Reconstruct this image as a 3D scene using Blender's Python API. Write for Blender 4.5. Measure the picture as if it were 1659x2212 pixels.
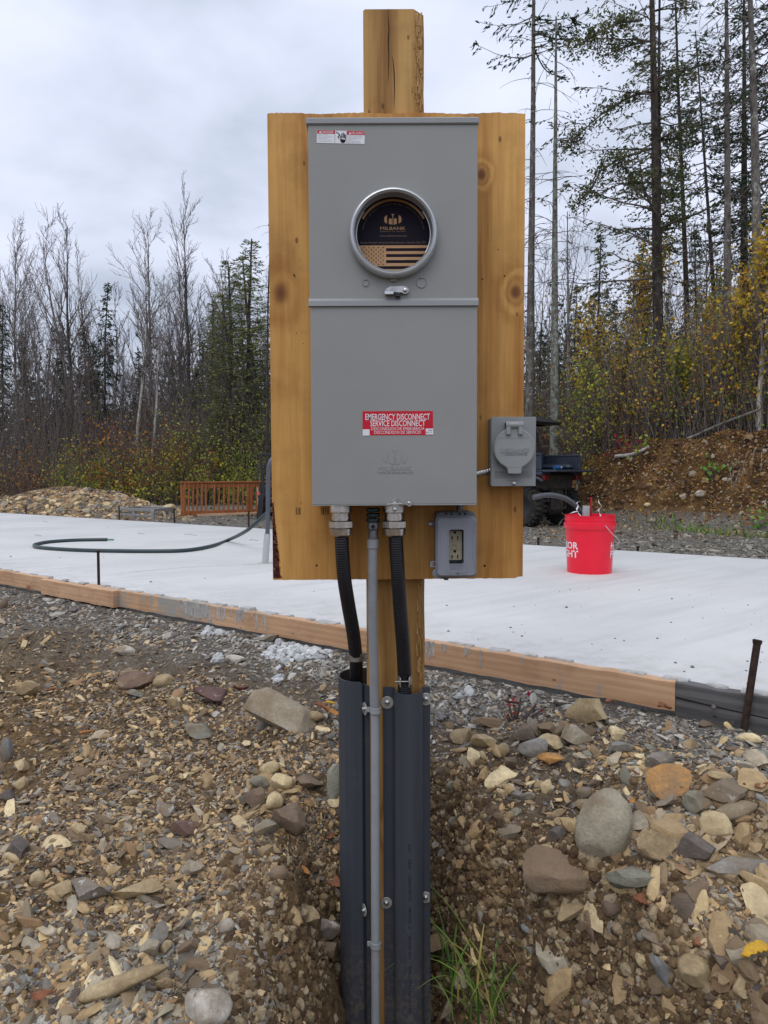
import bpy, bmesh, math, random
import numpy as np
from mathutils import Vector, Matrix
C = bpy.context
for o in list(bpy.data.objects): bpy.data.objects.remove(o)
col = C.scene.collection
R = math.radians

# ------------------------------------------------------------------ camera
F, CU, CV, HC = 1534.0, 829.5, 1106.0, 0.63       # focal length in units of a 1659-wide frame; camera height over the slab
PITCH, ROLL = R(2.97), R(0.25)
fw = Vector((0, math.cos(PITCH), -math.sin(PITCH)))
up0 = Vector((0, math.sin(PITCH), math.cos(PITCH)))
r0 = Vector((1, 0, 0))
rt = r0 * math.cos(ROLL) - up0 * math.sin(ROLL)
up = up0 * math.cos(ROLL) + r0 * math.sin(ROLL)
cd = bpy.data.cameras.new("camera")
cam = bpy.data.objects.new("camera", cd); col.objects.link(cam)
m = Matrix.Identity(4)
for i in range(3):
    m[i][0] = rt[i]; m[i][1] = up[i]; m[i][2] = -fw[i]
m[0][3], m[1][3], m[2][3] = 0, 0, HC
cam.matrix_world = m
cd.sensor_fit = 'HORIZONTAL'; cd.sensor_width = 36; cd.lens = 36 * F / 1659
cd.clip_start = 0.05; cd.clip_end = 2000
C.scene.camera = cam
sc = C.scene
sc.view_settings.view_transform = 'Standard'; sc.view_settings.look = 'None'
sc.view_settings.exposure = 0.0; sc.view_settings.gamma = 1
sc.cycles.max_bounces = 6; sc.cycles.diffuse_bounces = 3; sc.cycles.transparent_max_bounces = 4

def at(u, v, Y):
    d = rt * ((u - CU) / F) - up * ((v - CV) / F) + fw
    return Vector((0, 0, HC)) + d * (Y / d.y)
def onz(u, v, z=0.0):
    d = rt * ((u - CU) / F) - up * ((v - CV) / F) + fw
    return Vector((0, 0, HC)) + d * ((z - HC) / d.z)

# ------------------------------------------------------------------ world and sun (overcast)
SUN_EL, SUN_AZ = R(58), R(205)      # azimuth measured from +Y clockwise: high, behind the camera and a little left
w = bpy.data.worlds.new("World"); sc.world = w; w.use_nodes = True
nt = w.node_tree; nt.nodes.clear()
def nd(nt, typ, **k):
    n = nt.nodes.new('ShaderNode' + typ)
    for a, b in k.items():
        if a.startswith('_'): setattr(n, a[1:], b); continue
        key = int(a[1:]) if a[0] == 'i' and a[1:].isdigit() else a.replace('__', ' ')
        s = n.inputs[key]
        if isinstance(b, bpy.types.NodeSocket): nt.links.new(b, s)
        elif isinstance(b, bpy.types.Node): nt.links.new(b.outputs[0], s)
        else:
            if s.type == 'RGBA' and len(b) == 3: b = (*b, 1)
            s.default_value = b
    return n
def ramp(nt, fac, stops, interp='LINEAR'):
    n = nt.nodes.new('ShaderNodeValToRGB'); e = n.color_ramp.elements
    n.color_ramp.interpolation = interp
    while len(e) < len(stops): e.new(0.5)
    for el, (p, c) in zip(e, stops):
        el.position = p; el.color = (*c, 1) if not isinstance(c, (int, float)) else (c, c, c, 1)
    nt.links.new(fac.outputs[0] if isinstance(fac, bpy.types.Node) else fac, n.inputs[0])
    return n
def mth(nt, op, a, b=None, c=None, clamp=False):
    k = {'_operation': op, '_use_clamp': clamp, 'i0': a}
    if b is not None: k['i1'] = b
    if c is not None: k['i2'] = c
    return nd(nt, 'Math', **k)
def mixc(nt, f, a, b, mode='MIX'):
    n = nt.nodes.new('ShaderNodeMix'); n.data_type = 'RGBA'; n.blend_type = mode
    for key, b_ in ((0, f), (6, a), (7, b)):
        s = n.inputs[key]
        if isinstance(b_, bpy.types.Node): b_ = b_.outputs[2] if b_.bl_idname == 'ShaderNodeMix' else b_.outputs[0]
        if isinstance(b_, bpy.types.NodeSocket): nt.links.new(b_, s)
        else: s.default_value = ((*b_, 1) if key else b_)
    return n.outputs[2]
sky = nd(nt, 'TexSky', _sky_type='NISHITA', _sun_disc=False, _sun_elevation=SUN_EL, _sun_rotation=SUN_AZ)
sky.dust_density = 3
tc = nd(nt, 'TexCoord')
sp = nd(nt, 'SeparateXYZ', Vector=tc.outputs['Generated'])
zz = mth(nt, 'ADD', mth(nt, 'ABSOLUTE', sp.outputs[2]), 0.30)
px = mth(nt, 'DIVIDE', sp.outputs[0], zz); py = mth(nt, 'DIVIDE', sp.outputs[1], zz)
cv = nd(nt, 'CombineXYZ', X=mth(nt, 'MULTIPLY', px, 0.95).outputs[0], Y=mth(nt, 'MULTIPLY', py, 1.15).outputs[0], Z=0.0)
n1 = nd(nt, 'TexNoise', Vector=cv, Scale=2.1, Detail=5.0, Roughness=0.5, Distortion=0.15)
n2 = nd(nt, 'TexNoise', Vector=cv, Scale=0.8, Detail=3.0, Roughness=0.5)
sm = mth(nt, 'ADD', mth(nt, 'MULTIPLY', n1, 0.6), mth(nt, 'MULTIPLY', n2, 0.5))
cl = ramp(nt, sm, [(0.41, (0.34, 0.395, 0.51)), (0.49, (0.49, 0.54, 0.65)), (0.57, (0.61, 0.655, 0.79)), (0.68, (0.72, 0.76, 0.90))])
zen = mth(nt, 'MULTIPLY_ADD', sp.outputs[2], 0.45, 0.98, clamp=False)
vm = nt.nodes.new('ShaderNodeVectorMath'); vm.operation = 'SCALE'
nt.links.new(cl.outputs[0], vm.inputs[0]); nt.links.new(mth(nt, 'MAXIMUM', zen, 0.75).outputs[0], vm.inputs[3])
b1 = nd(nt, 'Background', Color=sky.outputs[0], Strength=0.08)
b2 = nd(nt, 'Background', Color=vm.outputs[0], Strength=1.2)
mx = nd(nt, 'MixShader', Fac=0.9); nt.links.new(b1.outputs[0], mx.inputs[1]); nt.links.new(b2.outputs[0], mx.inputs[2])
wo = nt.nodes.new('ShaderNodeOutputWorld'); nt.links.new(mx.outputs[0], wo.inputs[0])
sd = bpy.data.lights.new("sun", 'SUN'); sd.energy = 1.05; sd.angle = R(40); sd.color = (1, 0.95, 0.88)
so = bpy.data.objects.new("sun", sd); col.objects.link(so)
dirv = Vector((math.sin(SUN_AZ) * math.cos(SUN_EL), math.cos(SUN_AZ) * math.cos(SUN_EL), math.sin(SUN_EL)))
so.rotation_euler = dirv.to_track_quat('Z', 'Y').to_euler(); so.location = (0, 0, 30)

# ------------------------------------------------------------------ materials
def newmat(name, rough=0.6, metal=0.0, spec=0.4):
    m = bpy.data.materials.new(name); m.use_nodes = True
    t = m.node_tree; b = t.nodes['Principled BSDF']
    b.inputs['Roughness'].default_value = rough; b.inputs['Metallic'].default_value = metal
    b.inputs['Specular IOR Level'].default_value = spec
    return m, t, b
def geo(t): return nd(t, 'NewGeometry')
def bump(t, b, h, strength=0.3, dist=0.01):
    n = nd(t, 'Bump', Strength=strength, Distance=dist, Height=h)
    t.links.new(n.outputs[0], b.inputs['Normal'])
def simple(name, c, rough=0.5, metal=0.0, var=0.12, scale=30, bmp=0.0, spec=0.4, dirt=None):
    """plain paint / plastic / metal with slight unevenness in colour and gloss"""
    m, t, b = newmat(name, rough, metal, spec)
    P = geo(t).outputs['Position']
    n = nd(t, 'TexNoise', Vector=P, Scale=float(scale), Detail=4.0, Roughness=0.6)
    lo = tuple(x * (1 - var) for x in c); hi = tuple(min(1, x * (1 + var)) for x in c)
    r_ = ramp(t, n, [(0.3, lo), (0.7, hi)]); out = r_.outputs[0]
    if dirt:
        n3 = nd(t, 'TexNoise', Vector=P, Scale=scale * 0.35, Detail=8.0, Roughness=0.7)
        f = ramp(t, n3, [(0.52, 0.0), (0.72, 0.7)])
        out = mixc(t, f, out, dirt)
    t.links.new(out, b.inputs['Base Color'])
    rr = nd(t, 'MapRange', Value=n.outputs[0], i3=max(0.02, rough - 0.08), i4=min(1, rough + 0.08))
    t.links.new(rr.outputs[0], b.inputs['Roughness'])
    if bmp:
        n2 = nd(t, 'TexNoise', Vector=P, Scale=scale * 12.0, Detail=2.0)
        bump(t, b, n2.outputs[0], bmp, 0.001)
    return m
def islands(name, cols, rough=0.8, tint=0.0, transl=0.0, nscale=25.0, bmp=0.0, near=None):
    """every loose piece takes its own colour from the list"""
    m, t, b = newmat(name, rough, 0, 0.25)
    g = geo(t)
    rp = ramp(t, g.outputs['Random Per Island'], [(i / len(cols), c) for i, c in enumerate(cols)], 'CONSTANT')
    out = rp.outputs[0]
    n = nd(t, 'TexNoise', Vector=g.outputs['Position'], Scale=nscale, Detail=6.0, Roughness=0.7)
    f = ramp(t, n, [(0.3, 0.72), (0.7, 1.3)])
    out = mixc(t, 1.0, out, f.outputs[0], 'MULTIPLY')
    if near: out = near(t, g, out)
    t.links.new(out, b.inputs['Base Color'])
    if bmp:
        n2 = nd(t, 'TexNoise', Vector=g.outputs['Position'], Scale=nscale * 4, Detail=5.0, Roughness=0.7)
        bump(t, b, n2.outputs[0], bmp, 0.004)
    if transl:
        tr = nd(t, 'BsdfTranslucent', Color=out); ms = nd(t, 'MixShader', Fac=transl)
        t.links.new(b.outputs[0], ms.inputs[1]); t.links.new(tr.outputs[0], ms.inputs[2])
        t.links.new(ms.outputs[0], t.nodes['Material Output'].inputs[0])
    return m
def woodmat(name, c0, c1, knots=(), grain=90.0, rough=0.6, axis='Z', stain=None, knotc=(0.13, 0.035, 0.015), kr=0.045, bmp=0.15, wavy=1.0, ring=0.10):
    """grain runs along `axis`; knots = (x, z, radius) in world metres on a vertical face"""
    m, t, b = newmat(name, rough, 0, 0.3)
    P = geo(t).outputs['Position']; s = nd(t, 'SeparateXYZ', Vector=P)
    if axis == 'Z': sv = nd(t, 'VectorMath', _operation='MULTIPLY', i0=P, i1=(1, 1, 0.10))
    else:
        sv = nd(t, 'VectorMath', _operation='MULTIPLY', i0=P, i1=(0.12, 0.12, 1))
    wn = nd(t, 'TexNoise', Vector=sv, Scale=5.0, Detail=3.0, Roughness=0.5)
    across = s.outputs[0] if axis == 'Z' else s.outputs[2]
    ph = mth(t, 'ADD', mth(t, 'MULTIPLY', across, grain), mth(t, 'MULTIPLY', wn, 9.0 * wavy))
    kmask = None
    kn_ = nd(t, 'TexNoise', Vector=P, Scale=22.0, Detail=4.0, Roughness=0.6)
    for (kx, kz, r) in knots:
        dx = mth(t, 'SUBTRACT', s.outputs[0], kx); dz = mth(t, 'MULTIPLY', mth(t, 'SUBTRACT', s.outputs[2], kz), 0.72)
        d = mth(t, 'SQRT', mth(t, 'ADD', mth(t, 'MULTIPLY', dx, dx), mth(t, 'MULTIPLY', dz, dz)))
        dn = mth(t, 'MULTIPLY', mth(t, 'DIVIDE', d, r), mth(t, 'MULTIPLY_ADD', kn_, 0.9, 0.55))
        w_ = mth(t, 'EXPONENT', mth(t, 'MULTIPLY', mth(t, 'MULTIPLY', dn, dn), -0.20))
        ph = mth(t, 'ADD', mth(t, 'MULTIPLY', ph, mth(t, 'SUBTRACT', 1.0, w_)), mth(t, 'MULTIPLY', w_, mth(t, 'ADD', mth(t, 'MULTIPLY', dn, 4.5), mth(t, 'MULTIPLY', wn, 5.0))))
        core = mth(t, 'EXPONENT', mth(t, 'MULTIPLY', mth(t, 'MULTIPLY', dn, dn), -1.4))
        kmask = core if kmask is None else mth(t, 'MAXIMUM', kmask, core)
    sn = mth(t, 'SINE', ph)
    fine = nd(t, 'TexNoise', Vector=nd(t, 'VectorMath', _operation='MULTIPLY', i0=P, i1=((1, 1, .03) if axis == 'Z' else (.03, .03, 1))), Scale=95.0, Detail=4.0, Roughness=0.65)
    broad = nd(t, 'TexNoise', Vector=sv, Scale=16.0, Detail=4.0, Roughness=0.6)
    f = mth(t, 'ADD', mth(t, 'ADD', mth(t, 'MULTIPLY', sn, ring), mth(t, 'MULTIPLY', broad, 0.62)), mth(t, 'MULTIPLY', fine, 0.46))
    out = ramp(t, f, [(0.34, c0), (0.76, c1)]).outputs[0]
    bl = nd(t, 'TexNoise', Vector=P, Scale=7.0, Detail=5.0, Roughness=0.6)
    out = mixc(t, ramp(t, bl, [(0.5, 0.0), (0.75, 0.45)]), out, tuple(x * 0.55 for x in c0))
    if kmask is not None: out = mixc(t, mth(t, 'MULTIPLY', kmask, 0.85), out, knotc)
    sk = nd(t, 'TexVoronoi', Vector=nd(t, 'VectorMath', _operation='MULTIPLY', i0=P, i1=((1, 1, .5) if axis == 'Z' else (.5, .5, 1))), Scale=26.0)
    out = mixc(t, ramp(t, sk.outputs['Distance'], [(0.06, 0.75), (0.11, 0.0)]), out, tuple(x * 0.28 for x in c0))
    if stain:
        s1 = nd(t, 'TexNoise', Vector=nd(t, 'VectorMath', _operation='MULTIPLY', i0=P, i1=(1, 1, .35)), Scale=11.0, Detail=6.0, Roughness=0.65)
        if len(stain) > 2:
            gx__ = mth(t, 'DIVIDE', mth(t, 'SUBTRACT', s.outputs[0], stain[2]), stain[3]); s1 = mth(t, 'ADD', s1, mth(t, 'MULTIPLY', mth(t, 'EXPONENT', mth(t, 'MULTIPLY', mth(t, 'MULTIPLY', gx__, gx__), -1.0)), 0.16))
        out = mixc(t, ramp(t, s1, [(stain[1], 0.0), (stain[1] + .08, 0.95)]), out, stain[0])
    t.links.new(out, b.inputs['Base Color'])
    bump(t, b, mth(t, 'ADD', fine, mth(t, 'MULTIPLY', sn, 0.4)).outputs[0], bmp, 0.002)
    return m

# ------------------------------------------------------------------ mesh helpers
def tag(o, label=None, cat=None, group=None, kind=None):
    if label: o['label'] = label
    if cat: o['category'] = cat
    if group: o['group'] = group
    if kind: o['kind'] = kind
    return o
def worldloc(o):
    v = Vector((0, 0, 0))
    while o: v += o.location; o = o.parent
    return v
def thing(name, loc, label, cat, group=None):
    o = bpy.data.objects.new(name, None); col.objects.link(o); o.location = loc; o.empty_display_size = 0.1
    return tag(o, label, cat, group)
def mesh_np(name, V, faces, mats=None, smooth=False):
    """V (n,3); faces: list of int arrays (m,3) or (m,4)"""
    me = bpy.data.meshes.new(name)
    V = np.asarray(V, np.float32); me.vertices.add(len(V)); me.vertices.foreach_set('co', V.ravel())
    fl = [np.asarray(f, np.int32) for f in faces if len(f)]
    tot = np.concatenate([np.full(len(f), f.shape[1], np.int32) for f in fl])
    idx = np.concatenate([f.ravel() for f in fl])
    me.loops.add(len(idx)); me.loops.foreach_set('vertex_index', idx)
    me.polygons.add(len(tot)); st = np.concatenate([[0], np.cumsum(tot)[:-1]]).astype(np.int32)
    me.polygons.foreach_set('loop_start', st)
    me.polygons.foreach_set('use_smooth', np.full(len(tot), smooth, bool))
    if mats: me.materials.append(mats)
    me.update(calc_edges=True)
    return me
def link(name, me, parent=None, loc=None, label=None, cat=None, group=None, kind=None):
    o = bpy.data.objects.new(name, me); col.objects.link(o)
    if parent: o.parent = parent
    if loc is not None: o.location = loc
    return tag(o, label, cat, group, kind)

class B:
    """collects shapes in world space, then links them as one mesh object"""
    def __init__(s): s.v = []; s.f = []
    def add(s, V, Fc):
        k = len(s.v); s.v += [tuple(p) for p in V]; s.f += [tuple(i + k for i in f) for f in Fc]; return s
    def box(s, a, b, bev=0.0, M=None):
        (x0, y0, z0), (x1, y1, z1) = a, b
        bev = min(bev, (x1 - x0) / 2.01, (y1 - y0) / 2.01, (z1 - z0) / 2.01)
        pts = []
        if bev <= 0:
            pts = [(x, y, z) for x in (x0, x1) for y in (y0, y1) for z in (z0, z1)]
        else:
            for ix, x in ((1, x0), (-1, x1)):
                for iy, y in ((1, y0), (-1, y1)):
                    for iz, z in ((1, z0), (-1, z1)):
                        pts += [(x, y + iy * bev, z + iz * bev), (x + ix * bev, y, z + iz * bev), (x + ix * bev, y + iy * bev, z)]
        bm = bmesh.new(); vs = [bm.verts.new(p) for p in pts]
        bmesh.ops.convex_hull(bm, input=vs)
        bmesh.ops.dissolve_limit(bm, angle_limit=0.01, verts=bm.verts[:], edges=bm.edges[:])
        bm.verts.index_update()
        V = [v.co.copy() for v in bm.verts]; Fc = [[v.index for v in f.verts] for f in bm.faces]; bm.free()
        if M is not None: V = [M @ v for v in V]
        return s.add(V, Fc)
    def rings(s, rings, cap0=True, cap1=True, closed=True):
        n = len(rings[0]); V = [p for r in rings for p in r]; Fc = []
        for i in range(len(rings) - 1):
            for j in range(n if closed else n - 1):
                a, b = i * n + j, i * n + (j + 1) % n
                Fc.append((a, b, b + n, a + n))
        if cap0: Fc.append(tuple(range(n))[::-1])
        if cap1: Fc.append(tuple((len(rings) - 1) * n + j for j in range(n)))
        return s.add(V, Fc)
    def tube(s, pts, r, k=12, sm=6, cap=True, rib=None, ell=None):
        pts = [Vector(p) for p in pts]
        rr = r if isinstance(r, (list, tuple)) else [r] * len(pts)
        P, Q = [], []
        if sm > 1 and len(pts) > 2:
            for i in range(len(pts) - 1):
                a, b, c, d = pts[max(0, i - 1)], pts[i], pts[i + 1], pts[min(len(pts) - 1, i + 2)]
                for j in range(sm):
                    t = j / sm
                    P.append(0.5 * ((2 * b) + (c - a) * t + (2 * a - 5 * b + 4 * c - d) * t * t + (3 * b - a - 3 * c + d) * t ** 3))
                    Q.append(rr[i] * (1 - t) + rr[i + 1] * t)
            P.append(pts[-1]); Q.append(rr[-1])
        else: P, Q = pts, list(rr)
        if rib:      # (pitch, depth)
            L = [0]
            for i in range(1, len(P)): L.append(L[-1] + (P[i] - P[i - 1]).length)
            n = max(2, int(L[-1] / rib[0] * 4)); P2, Q2 = [], []; j = 0
            for i in range(n + 1):
                l = L[-1] * i / n
                while j < len(L) - 2 and L[j + 1] < l: j += 1
                t = (l - L[j]) / max(1e-9, L[j + 1] - L[j])
                P2.append(P[j].lerp(P[j + 1], min(1, t))); Q2.append((Q[j] * (1 - t) + Q[j + 1] * t) + (rib[1] if i % 4 in (0, 1) else 0))
            P, Q = P2, Q2
        rings = []; u = None
        for i, p in enumerate(P):
            d = (P[min(i + 1, len(P) - 1)] - P[max(i - 1, 0)]).normalized()
            if u is None: u = d.orthogonal().normalized()
            else: u = (u - d * u.dot(d)).normalized()
            v = d.cross(u)
            rings.append([p + (u * math.cos(2 * math.pi * j / k) + v * math.sin(2 * math.pi * j / k)) * Q[i] for j in range(k)])
        return s.rings(rings, cap, cap)
    def lathe(s, c, axis, prof, k=32, cap=True, ph=0.0):
        c = Vector(c); a = Vector(axis).normalized(); u = a.orthogonal().normalized(); v = a.cross(u)
        rings = [[c + a * h + (u * math.cos(2 * math.pi * j / k + ph) + v * math.sin(2 * math.pi * j / k + ph)) * r for j in range(k)] for r, h in prof]
        return s.rings(rings, cap, cap)
    def plate(s, poly, y0, y1, bev=0.0):
        """poly: (x,z) outline, front at y0 (towards the camera), back at y1"""
        n = len(poly); A = sum(poly[i][0] * poly[(i + 1) % n][1] - poly[(i + 1) % n][0] * poly[i][1] for i in range(n))
        if A < 0: poly = poly[::-1]
        rr = [[(x, y1, z) for x, z in poly], [(x, y0 + bev, z) for x, z in poly]]
        if bev:
            ins = []
            for i in range(n):
                p0, p1, p2 = (Vector(poly[(i + d) % n]) for d in (-1, 0, 1))
                t1 = (p1 - p0).normalized(); t2 = (p2 - p1).normalized(); nn = Vector((-(t1.y + t2.y), t1.x + t2.x))
                if nn.length < 1e-6: nn = Vector((-t1.y, t1.x))
                nn.normalize(); ins.append((p1.x + nn.x * bev, y0, p1.y + nn.y * bev))
            rr.append(ins)
        return s.rings(rr)
    def build(s, name, mat, parent=None, smooth=None, label=None, cat=None, group=None, kind=None, origin=None, M=None):
        V = [M @ Vector(p) for p in s.v] if M is not None else [Vector(p) for p in s.v]
        if parent is not None: off = worldloc(parent)
        else:
            if origin is None:
                lo = Vector([min(p[i] for p in V) for i in range(3)]); hi = Vector([max(p[i] for p in V) for i in range(3)])
                origin = Vector(((lo.x + hi.x) / 2, (lo.y + hi.y) / 2, lo.z))
            off = Vector(origin)
        me = bpy.data.meshes.new(name); me.from_pydata([p - off for p in V], [], s.f)
        bm = bmesh.new(); bm.from_mesh(me); bmesh.ops.recalc_face_normals(bm, faces=bm.faces[:]); bm.to_mesh(me); bm.free()
        me.materials.append(mat)
        if smooth is not None:
            me.polygons.foreach_set('use_smooth', [True] * len(me.polygons))
            me.set_sharp_from_angle(angle=R(smooth))
        o = link(name, me, parent, None if parent else off, label, cat, group, kind)
        return o
def rrect(x0, x1, z0, z1, r, k=5):
    out = []
    for cx, cz, a0 in ((x1 - r, z1 - r, 0), (x0 + r, z1 - r, 90), (x0 + r, z0 + r, 180), (x1 - r, z0 + r, 270)):
        for i in range(k + 1):
            a = R(a0 + 90 * i / k); out.append((cx + r * math.cos(a), cz + r * math.sin(a)))
    return out
def circ(cx, cz, r, k=24, rz=None): return [(cx + r * math.cos(2 * math.pi * i / k), cz + (rz or r) * math.sin(2 * math.pi * i / k)) for i in range(k)]
_tc = {}
def textgeo(s, shear=0.0, bold=0.0):
    key = (s, shear, bold)
    if key in _tc: return _tc[key]
    cu = bpy.data.curves.new('t', 'FONT'); cu.body = s; cu.size = 1; cu.shear = shear; cu.offset = bold; cu.resolution_u = 2
    o = bpy.data.objects.new('t', cu); col.objects.link(o)
    dg = C.evaluated_depsgraph_get(); me = bpy.data.meshes.new_from_object(o.evaluated_get(dg))
    V = [v.co.copy() for v in me.vertices]; Fc = [tuple(p.vertices) for p in me.polygons]
    bpy.data.objects.remove(o); bpy.data.curves.remove(cu); bpy.data.meshes.remove(me)
    if not V: V = [Vector((0, 0, 0))]
    _tc[key] = (V, Fc); return V, Fc
def text(b, s, x0, x1, z0, z1, y, shear=0.0, bold=0.0, rot=0.0, piv=None, depth=0.0):
    """add the string, filling the box x0..x1, z0..z1 on the plane at y"""
    V, Fc = textgeo(s, shear, bold)
    lx, hx = min(v.x for v in V), max(v.x for v in V); lz, hz = min(v.y for v in V), max(v.y for v in V)
    P = []
    for v in V:
        x = x0 + (v.x - lx) / (hx - lx) * (x1 - x0); z = z0 + (v.y - lz) / (hz - lz) * (z1 - z0)
        if rot:
            cx, cz = piv; dx, dz = x - cx, z - cz
            x = cx + dx * math.cos(rot) - dz * math.sin(rot); z = cz + dx * math.sin(rot) + dz * math.cos(rot)
        P.append((x, y, z))
    b.add(P, Fc)
    if depth:       # raised lettering: side walls
        k = len(P); ec = {}
        for f in Fc:
            for i in range(len(f)):
                e = (f[i], f[(i + 1) % len(f)]); ec[e] = 1
        side = [(e[0], e[1]) for e in ec if (e[1], e[0]) not in ec]
        W = []; G = []
        for a, c in side:
            n = len(W); W += [P[a], P[c], (P[c][0], y + depth, P[c][2]), (P[a][0], y + depth, P[a][2])]; G.append((n, n + 1, n + 2, n + 3))
        b.add(W, G)
def vnoise(x, y, seed=0):
    x = np.asarray(x, float); y = np.asarray(y, float)
    xi = np.floor(x).astype(np.int64); yi = np.floor(y).astype(np.int64); fx, fy = x - xi, y - yi
    fx = fx * fx * (3 - 2 * fx); fy = fy * fy * (3 - 2 * fy)
    def h(a, b):
        n = (a * 374761393 + b * 668265263 + seed * 974634777) & 0xFFFFFFFF
        n = ((n ^ (n >> 13)) * 1274126177) & 0xFFFFFFFF
        return ((n ^ (n >> 16)) & 0xFFFF) / 65535.0
    return (h(xi, yi) * (1 - fx) + h(xi + 1, yi) * fx) * (1 - fy) + (h(xi, yi + 1) * (1 - fx) + h(xi + 1, yi + 1) * fx) * fy - 0.5
def sstep(t): t = np.clip(t, 0, 1); return t * t * (3 - 2 * t)

# ------------------------------------------------------------------ terrain
NX, NY = 0.605, 0.796             # across the slab, away from the camera
QN, QF = 2.25, 5.86               # near and far slab edges along that direction
def zf(x, y, fine=True):
    x = np.asarray(x, float); y = np.asarray(y, float)
    q = x * NX + y * NY
    z = np.full(q.shape, -0.10)
    z = z - 0.17 * np.clip(2.15 - q, 0, 3.0)
    # spoil hump on the left
    z = z + 0.09 * np.exp(-(((x + 0.95) / 0.5) ** 2 + ((y - 1.9) / 0.45) ** 2))
    z = z + 0.11 * np.exp(-(((x - 0.78) / 0.30) ** 2 + ((y - 1.55) / 0.20) ** 2))
    # trench dug at the post, opening towards the camera
    wob = 0.10 * vnoise(x * 3, y * 3, 5) + 0.05 * vnoise(x * 9, y * 9, 6)
    dl = x - (-0.30 + 0.06 * (y - 1.3)) + wob
    lip = 0.16 + (1.98 - y) * 0.62
    dr = lip - x + wob * 1.1
    db = 2.02 - y + wob
    tl, tr, tb = sstep(dl / 0.42), sstep(dr / 0.20), sstep(db / 0.34)
    tr = tr * 0.78 + 0.22 * sstep((dr - 0.16) / 0.10)
    z = z - 0.95 * tl * tr * tb
    # beyond the slab
    far = np.clip(q - QF, 0, 12)
    z = z - 0.035 * np.clip(far, 0, 5)
    z = np.where((q > QN - .03) & (q < QF + .03), -0.125, z)
    # bank on the right
    t = ((x - 3.2) + (y - 13.3)) / math.sqrt(2) + 0.5 * vnoise(x * .8, y * .8, 9)
    bw = sstep((x - 1.4) / 1.8)
    z = z + bw * ((1.12 + .13 * np.clip(x - 3, 0, 4) + .25 * vnoise(x * .7, y * .7, 19)) * sstep(t / 1.5) ** .8 + 0.03 * np.clip(t - 2, 0, 60))
    # rubble mound and rising wood floor on the left
    z = z + 0.62 * np.exp(-(((x + 6.6) / 1.5) ** 2 + ((y - 15.6) / 1.2) ** 2)) + 0.25 * np.exp(-(((x + 9.2) / 1.6) ** 2 + ((y - 15.2) / 1.2) ** 2))
    z = z + (1 - bw) * 0.02 * np.clip(y - 22, 0, 80)
    if fine:
        on = ((q < QN - .06) | (q > QF + .06)) * 1.0
        on = on * np.where(q < QN, np.clip((QN - q) / .5, .12, 1), 1)
        amp = 1.25 + 1.6 * tl * tr * tb + 3.0 * bw * sstep(t / .5)
        z = z + on * amp * (0.075 * sstep((y < 5) * 1.0) * vnoise(x * 3.6 + 7, y * 3.6, 41) + 0.05 * vnoise(x * 2.3, y * 2.3, 1) + 0.034 * vnoise(x * 7.5, y * 7.5, 2) + 0.024 * vnoise(x * 17, y * 17, 3) + 0.010 * vnoise(x * 45, y * 45, 4))
    return z
def zg(x, y):
    """height read off the ground mesh itself"""
    x = np.clip(x, GX[0], GX[-2]); y = np.clip(y, GY[0], GY[-2])
    i = np.clip(np.searchsorted(GX, x) - 1, 0, len(GX) - 2); j = np.clip(np.searchsorted(GY, y) - 1, 0, len(GY) - 2)
    a = (x - GX[i]) / (GX[i + 1] - GX[i]); b = (y - GY[j]) / (GY[j + 1] - GY[j])
    return (GZ[j, i] * (1 - a) + GZ[j, i + 1] * a) * (1 - b) + (GZ[j + 1, i] * (1 - a) + GZ[j + 1, i + 1] * a) * b
def hit(u, v):
    """where the sight line through (u, v) meets the terrain"""
    u = np.asarray(u, float); v = np.asarray(v, float)
    a = (u - CU) / F; b = -(v - CV) / F
    D = np.stack([rt[i] * a + up[i] * b + fw[i] for i in range(3)], -1)
    D = D / D[..., 1:2]
    lo = np.full(u.shape, 0.7); hi = np.full(u.shape, 60.0); found = np.zeros(u.shape, bool)
    Y = 0.7 * (60 / 0.7) ** np.linspace(0, 1, 150)
    prev = np.full(u.shape, 0.7)
    for y in Y:
        under = (HC + D[..., 2] * y) < zg(D[..., 0] * y, np.full(u.shape, y))
        new = under & ~found
        lo = np.where(new, prev, lo); hi = np.where(new, y, hi); found |= under
        prev = np.full(u.shape, y)
    for _ in range(12):
        mid = (lo + hi) / 2
        under = (HC + D[..., 2] * mid) < zg(D[..., 0] * mid, mid)
        hi = np.where(under, mid, hi); lo = np.where(under, lo, mid)
    x, y = D[..., 0] * hi, hi
    return x, y, zg(x, y), found
# ------------------------------------------------------------------ ground
def axis_pts(lo, hi, step, far_lo, far_hi):
    a = list(np.arange(lo, hi, step)); s = step; x = a[-1]
    while x < far_hi: s *= 1.06; x += s; a.append(x)
    s = step; x = a[0]; pre = []
    while x > far_lo: s *= 1.06; x -= s; pre.append(x)
    return np.array(pre[::-1] + a)
gx = axis_pts(-2.6, 2.4, 0.013, -400, 400); gy = axis_pts(0.9, 4.2, 0.013, -60, 600)
X, Y = np.meshgrid(gx, gy); Z = zf(X, Y); GX, GY, GZ = gx, gy, Z
V = np.stack([X.ravel(), Y.ravel(), Z.ravel()], -1); nx, ny = len(gx), len(gy)
I = (np.arange(ny - 1)[:, None] * nx + np.arange(nx - 1)[None, :]).ravel()
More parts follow.
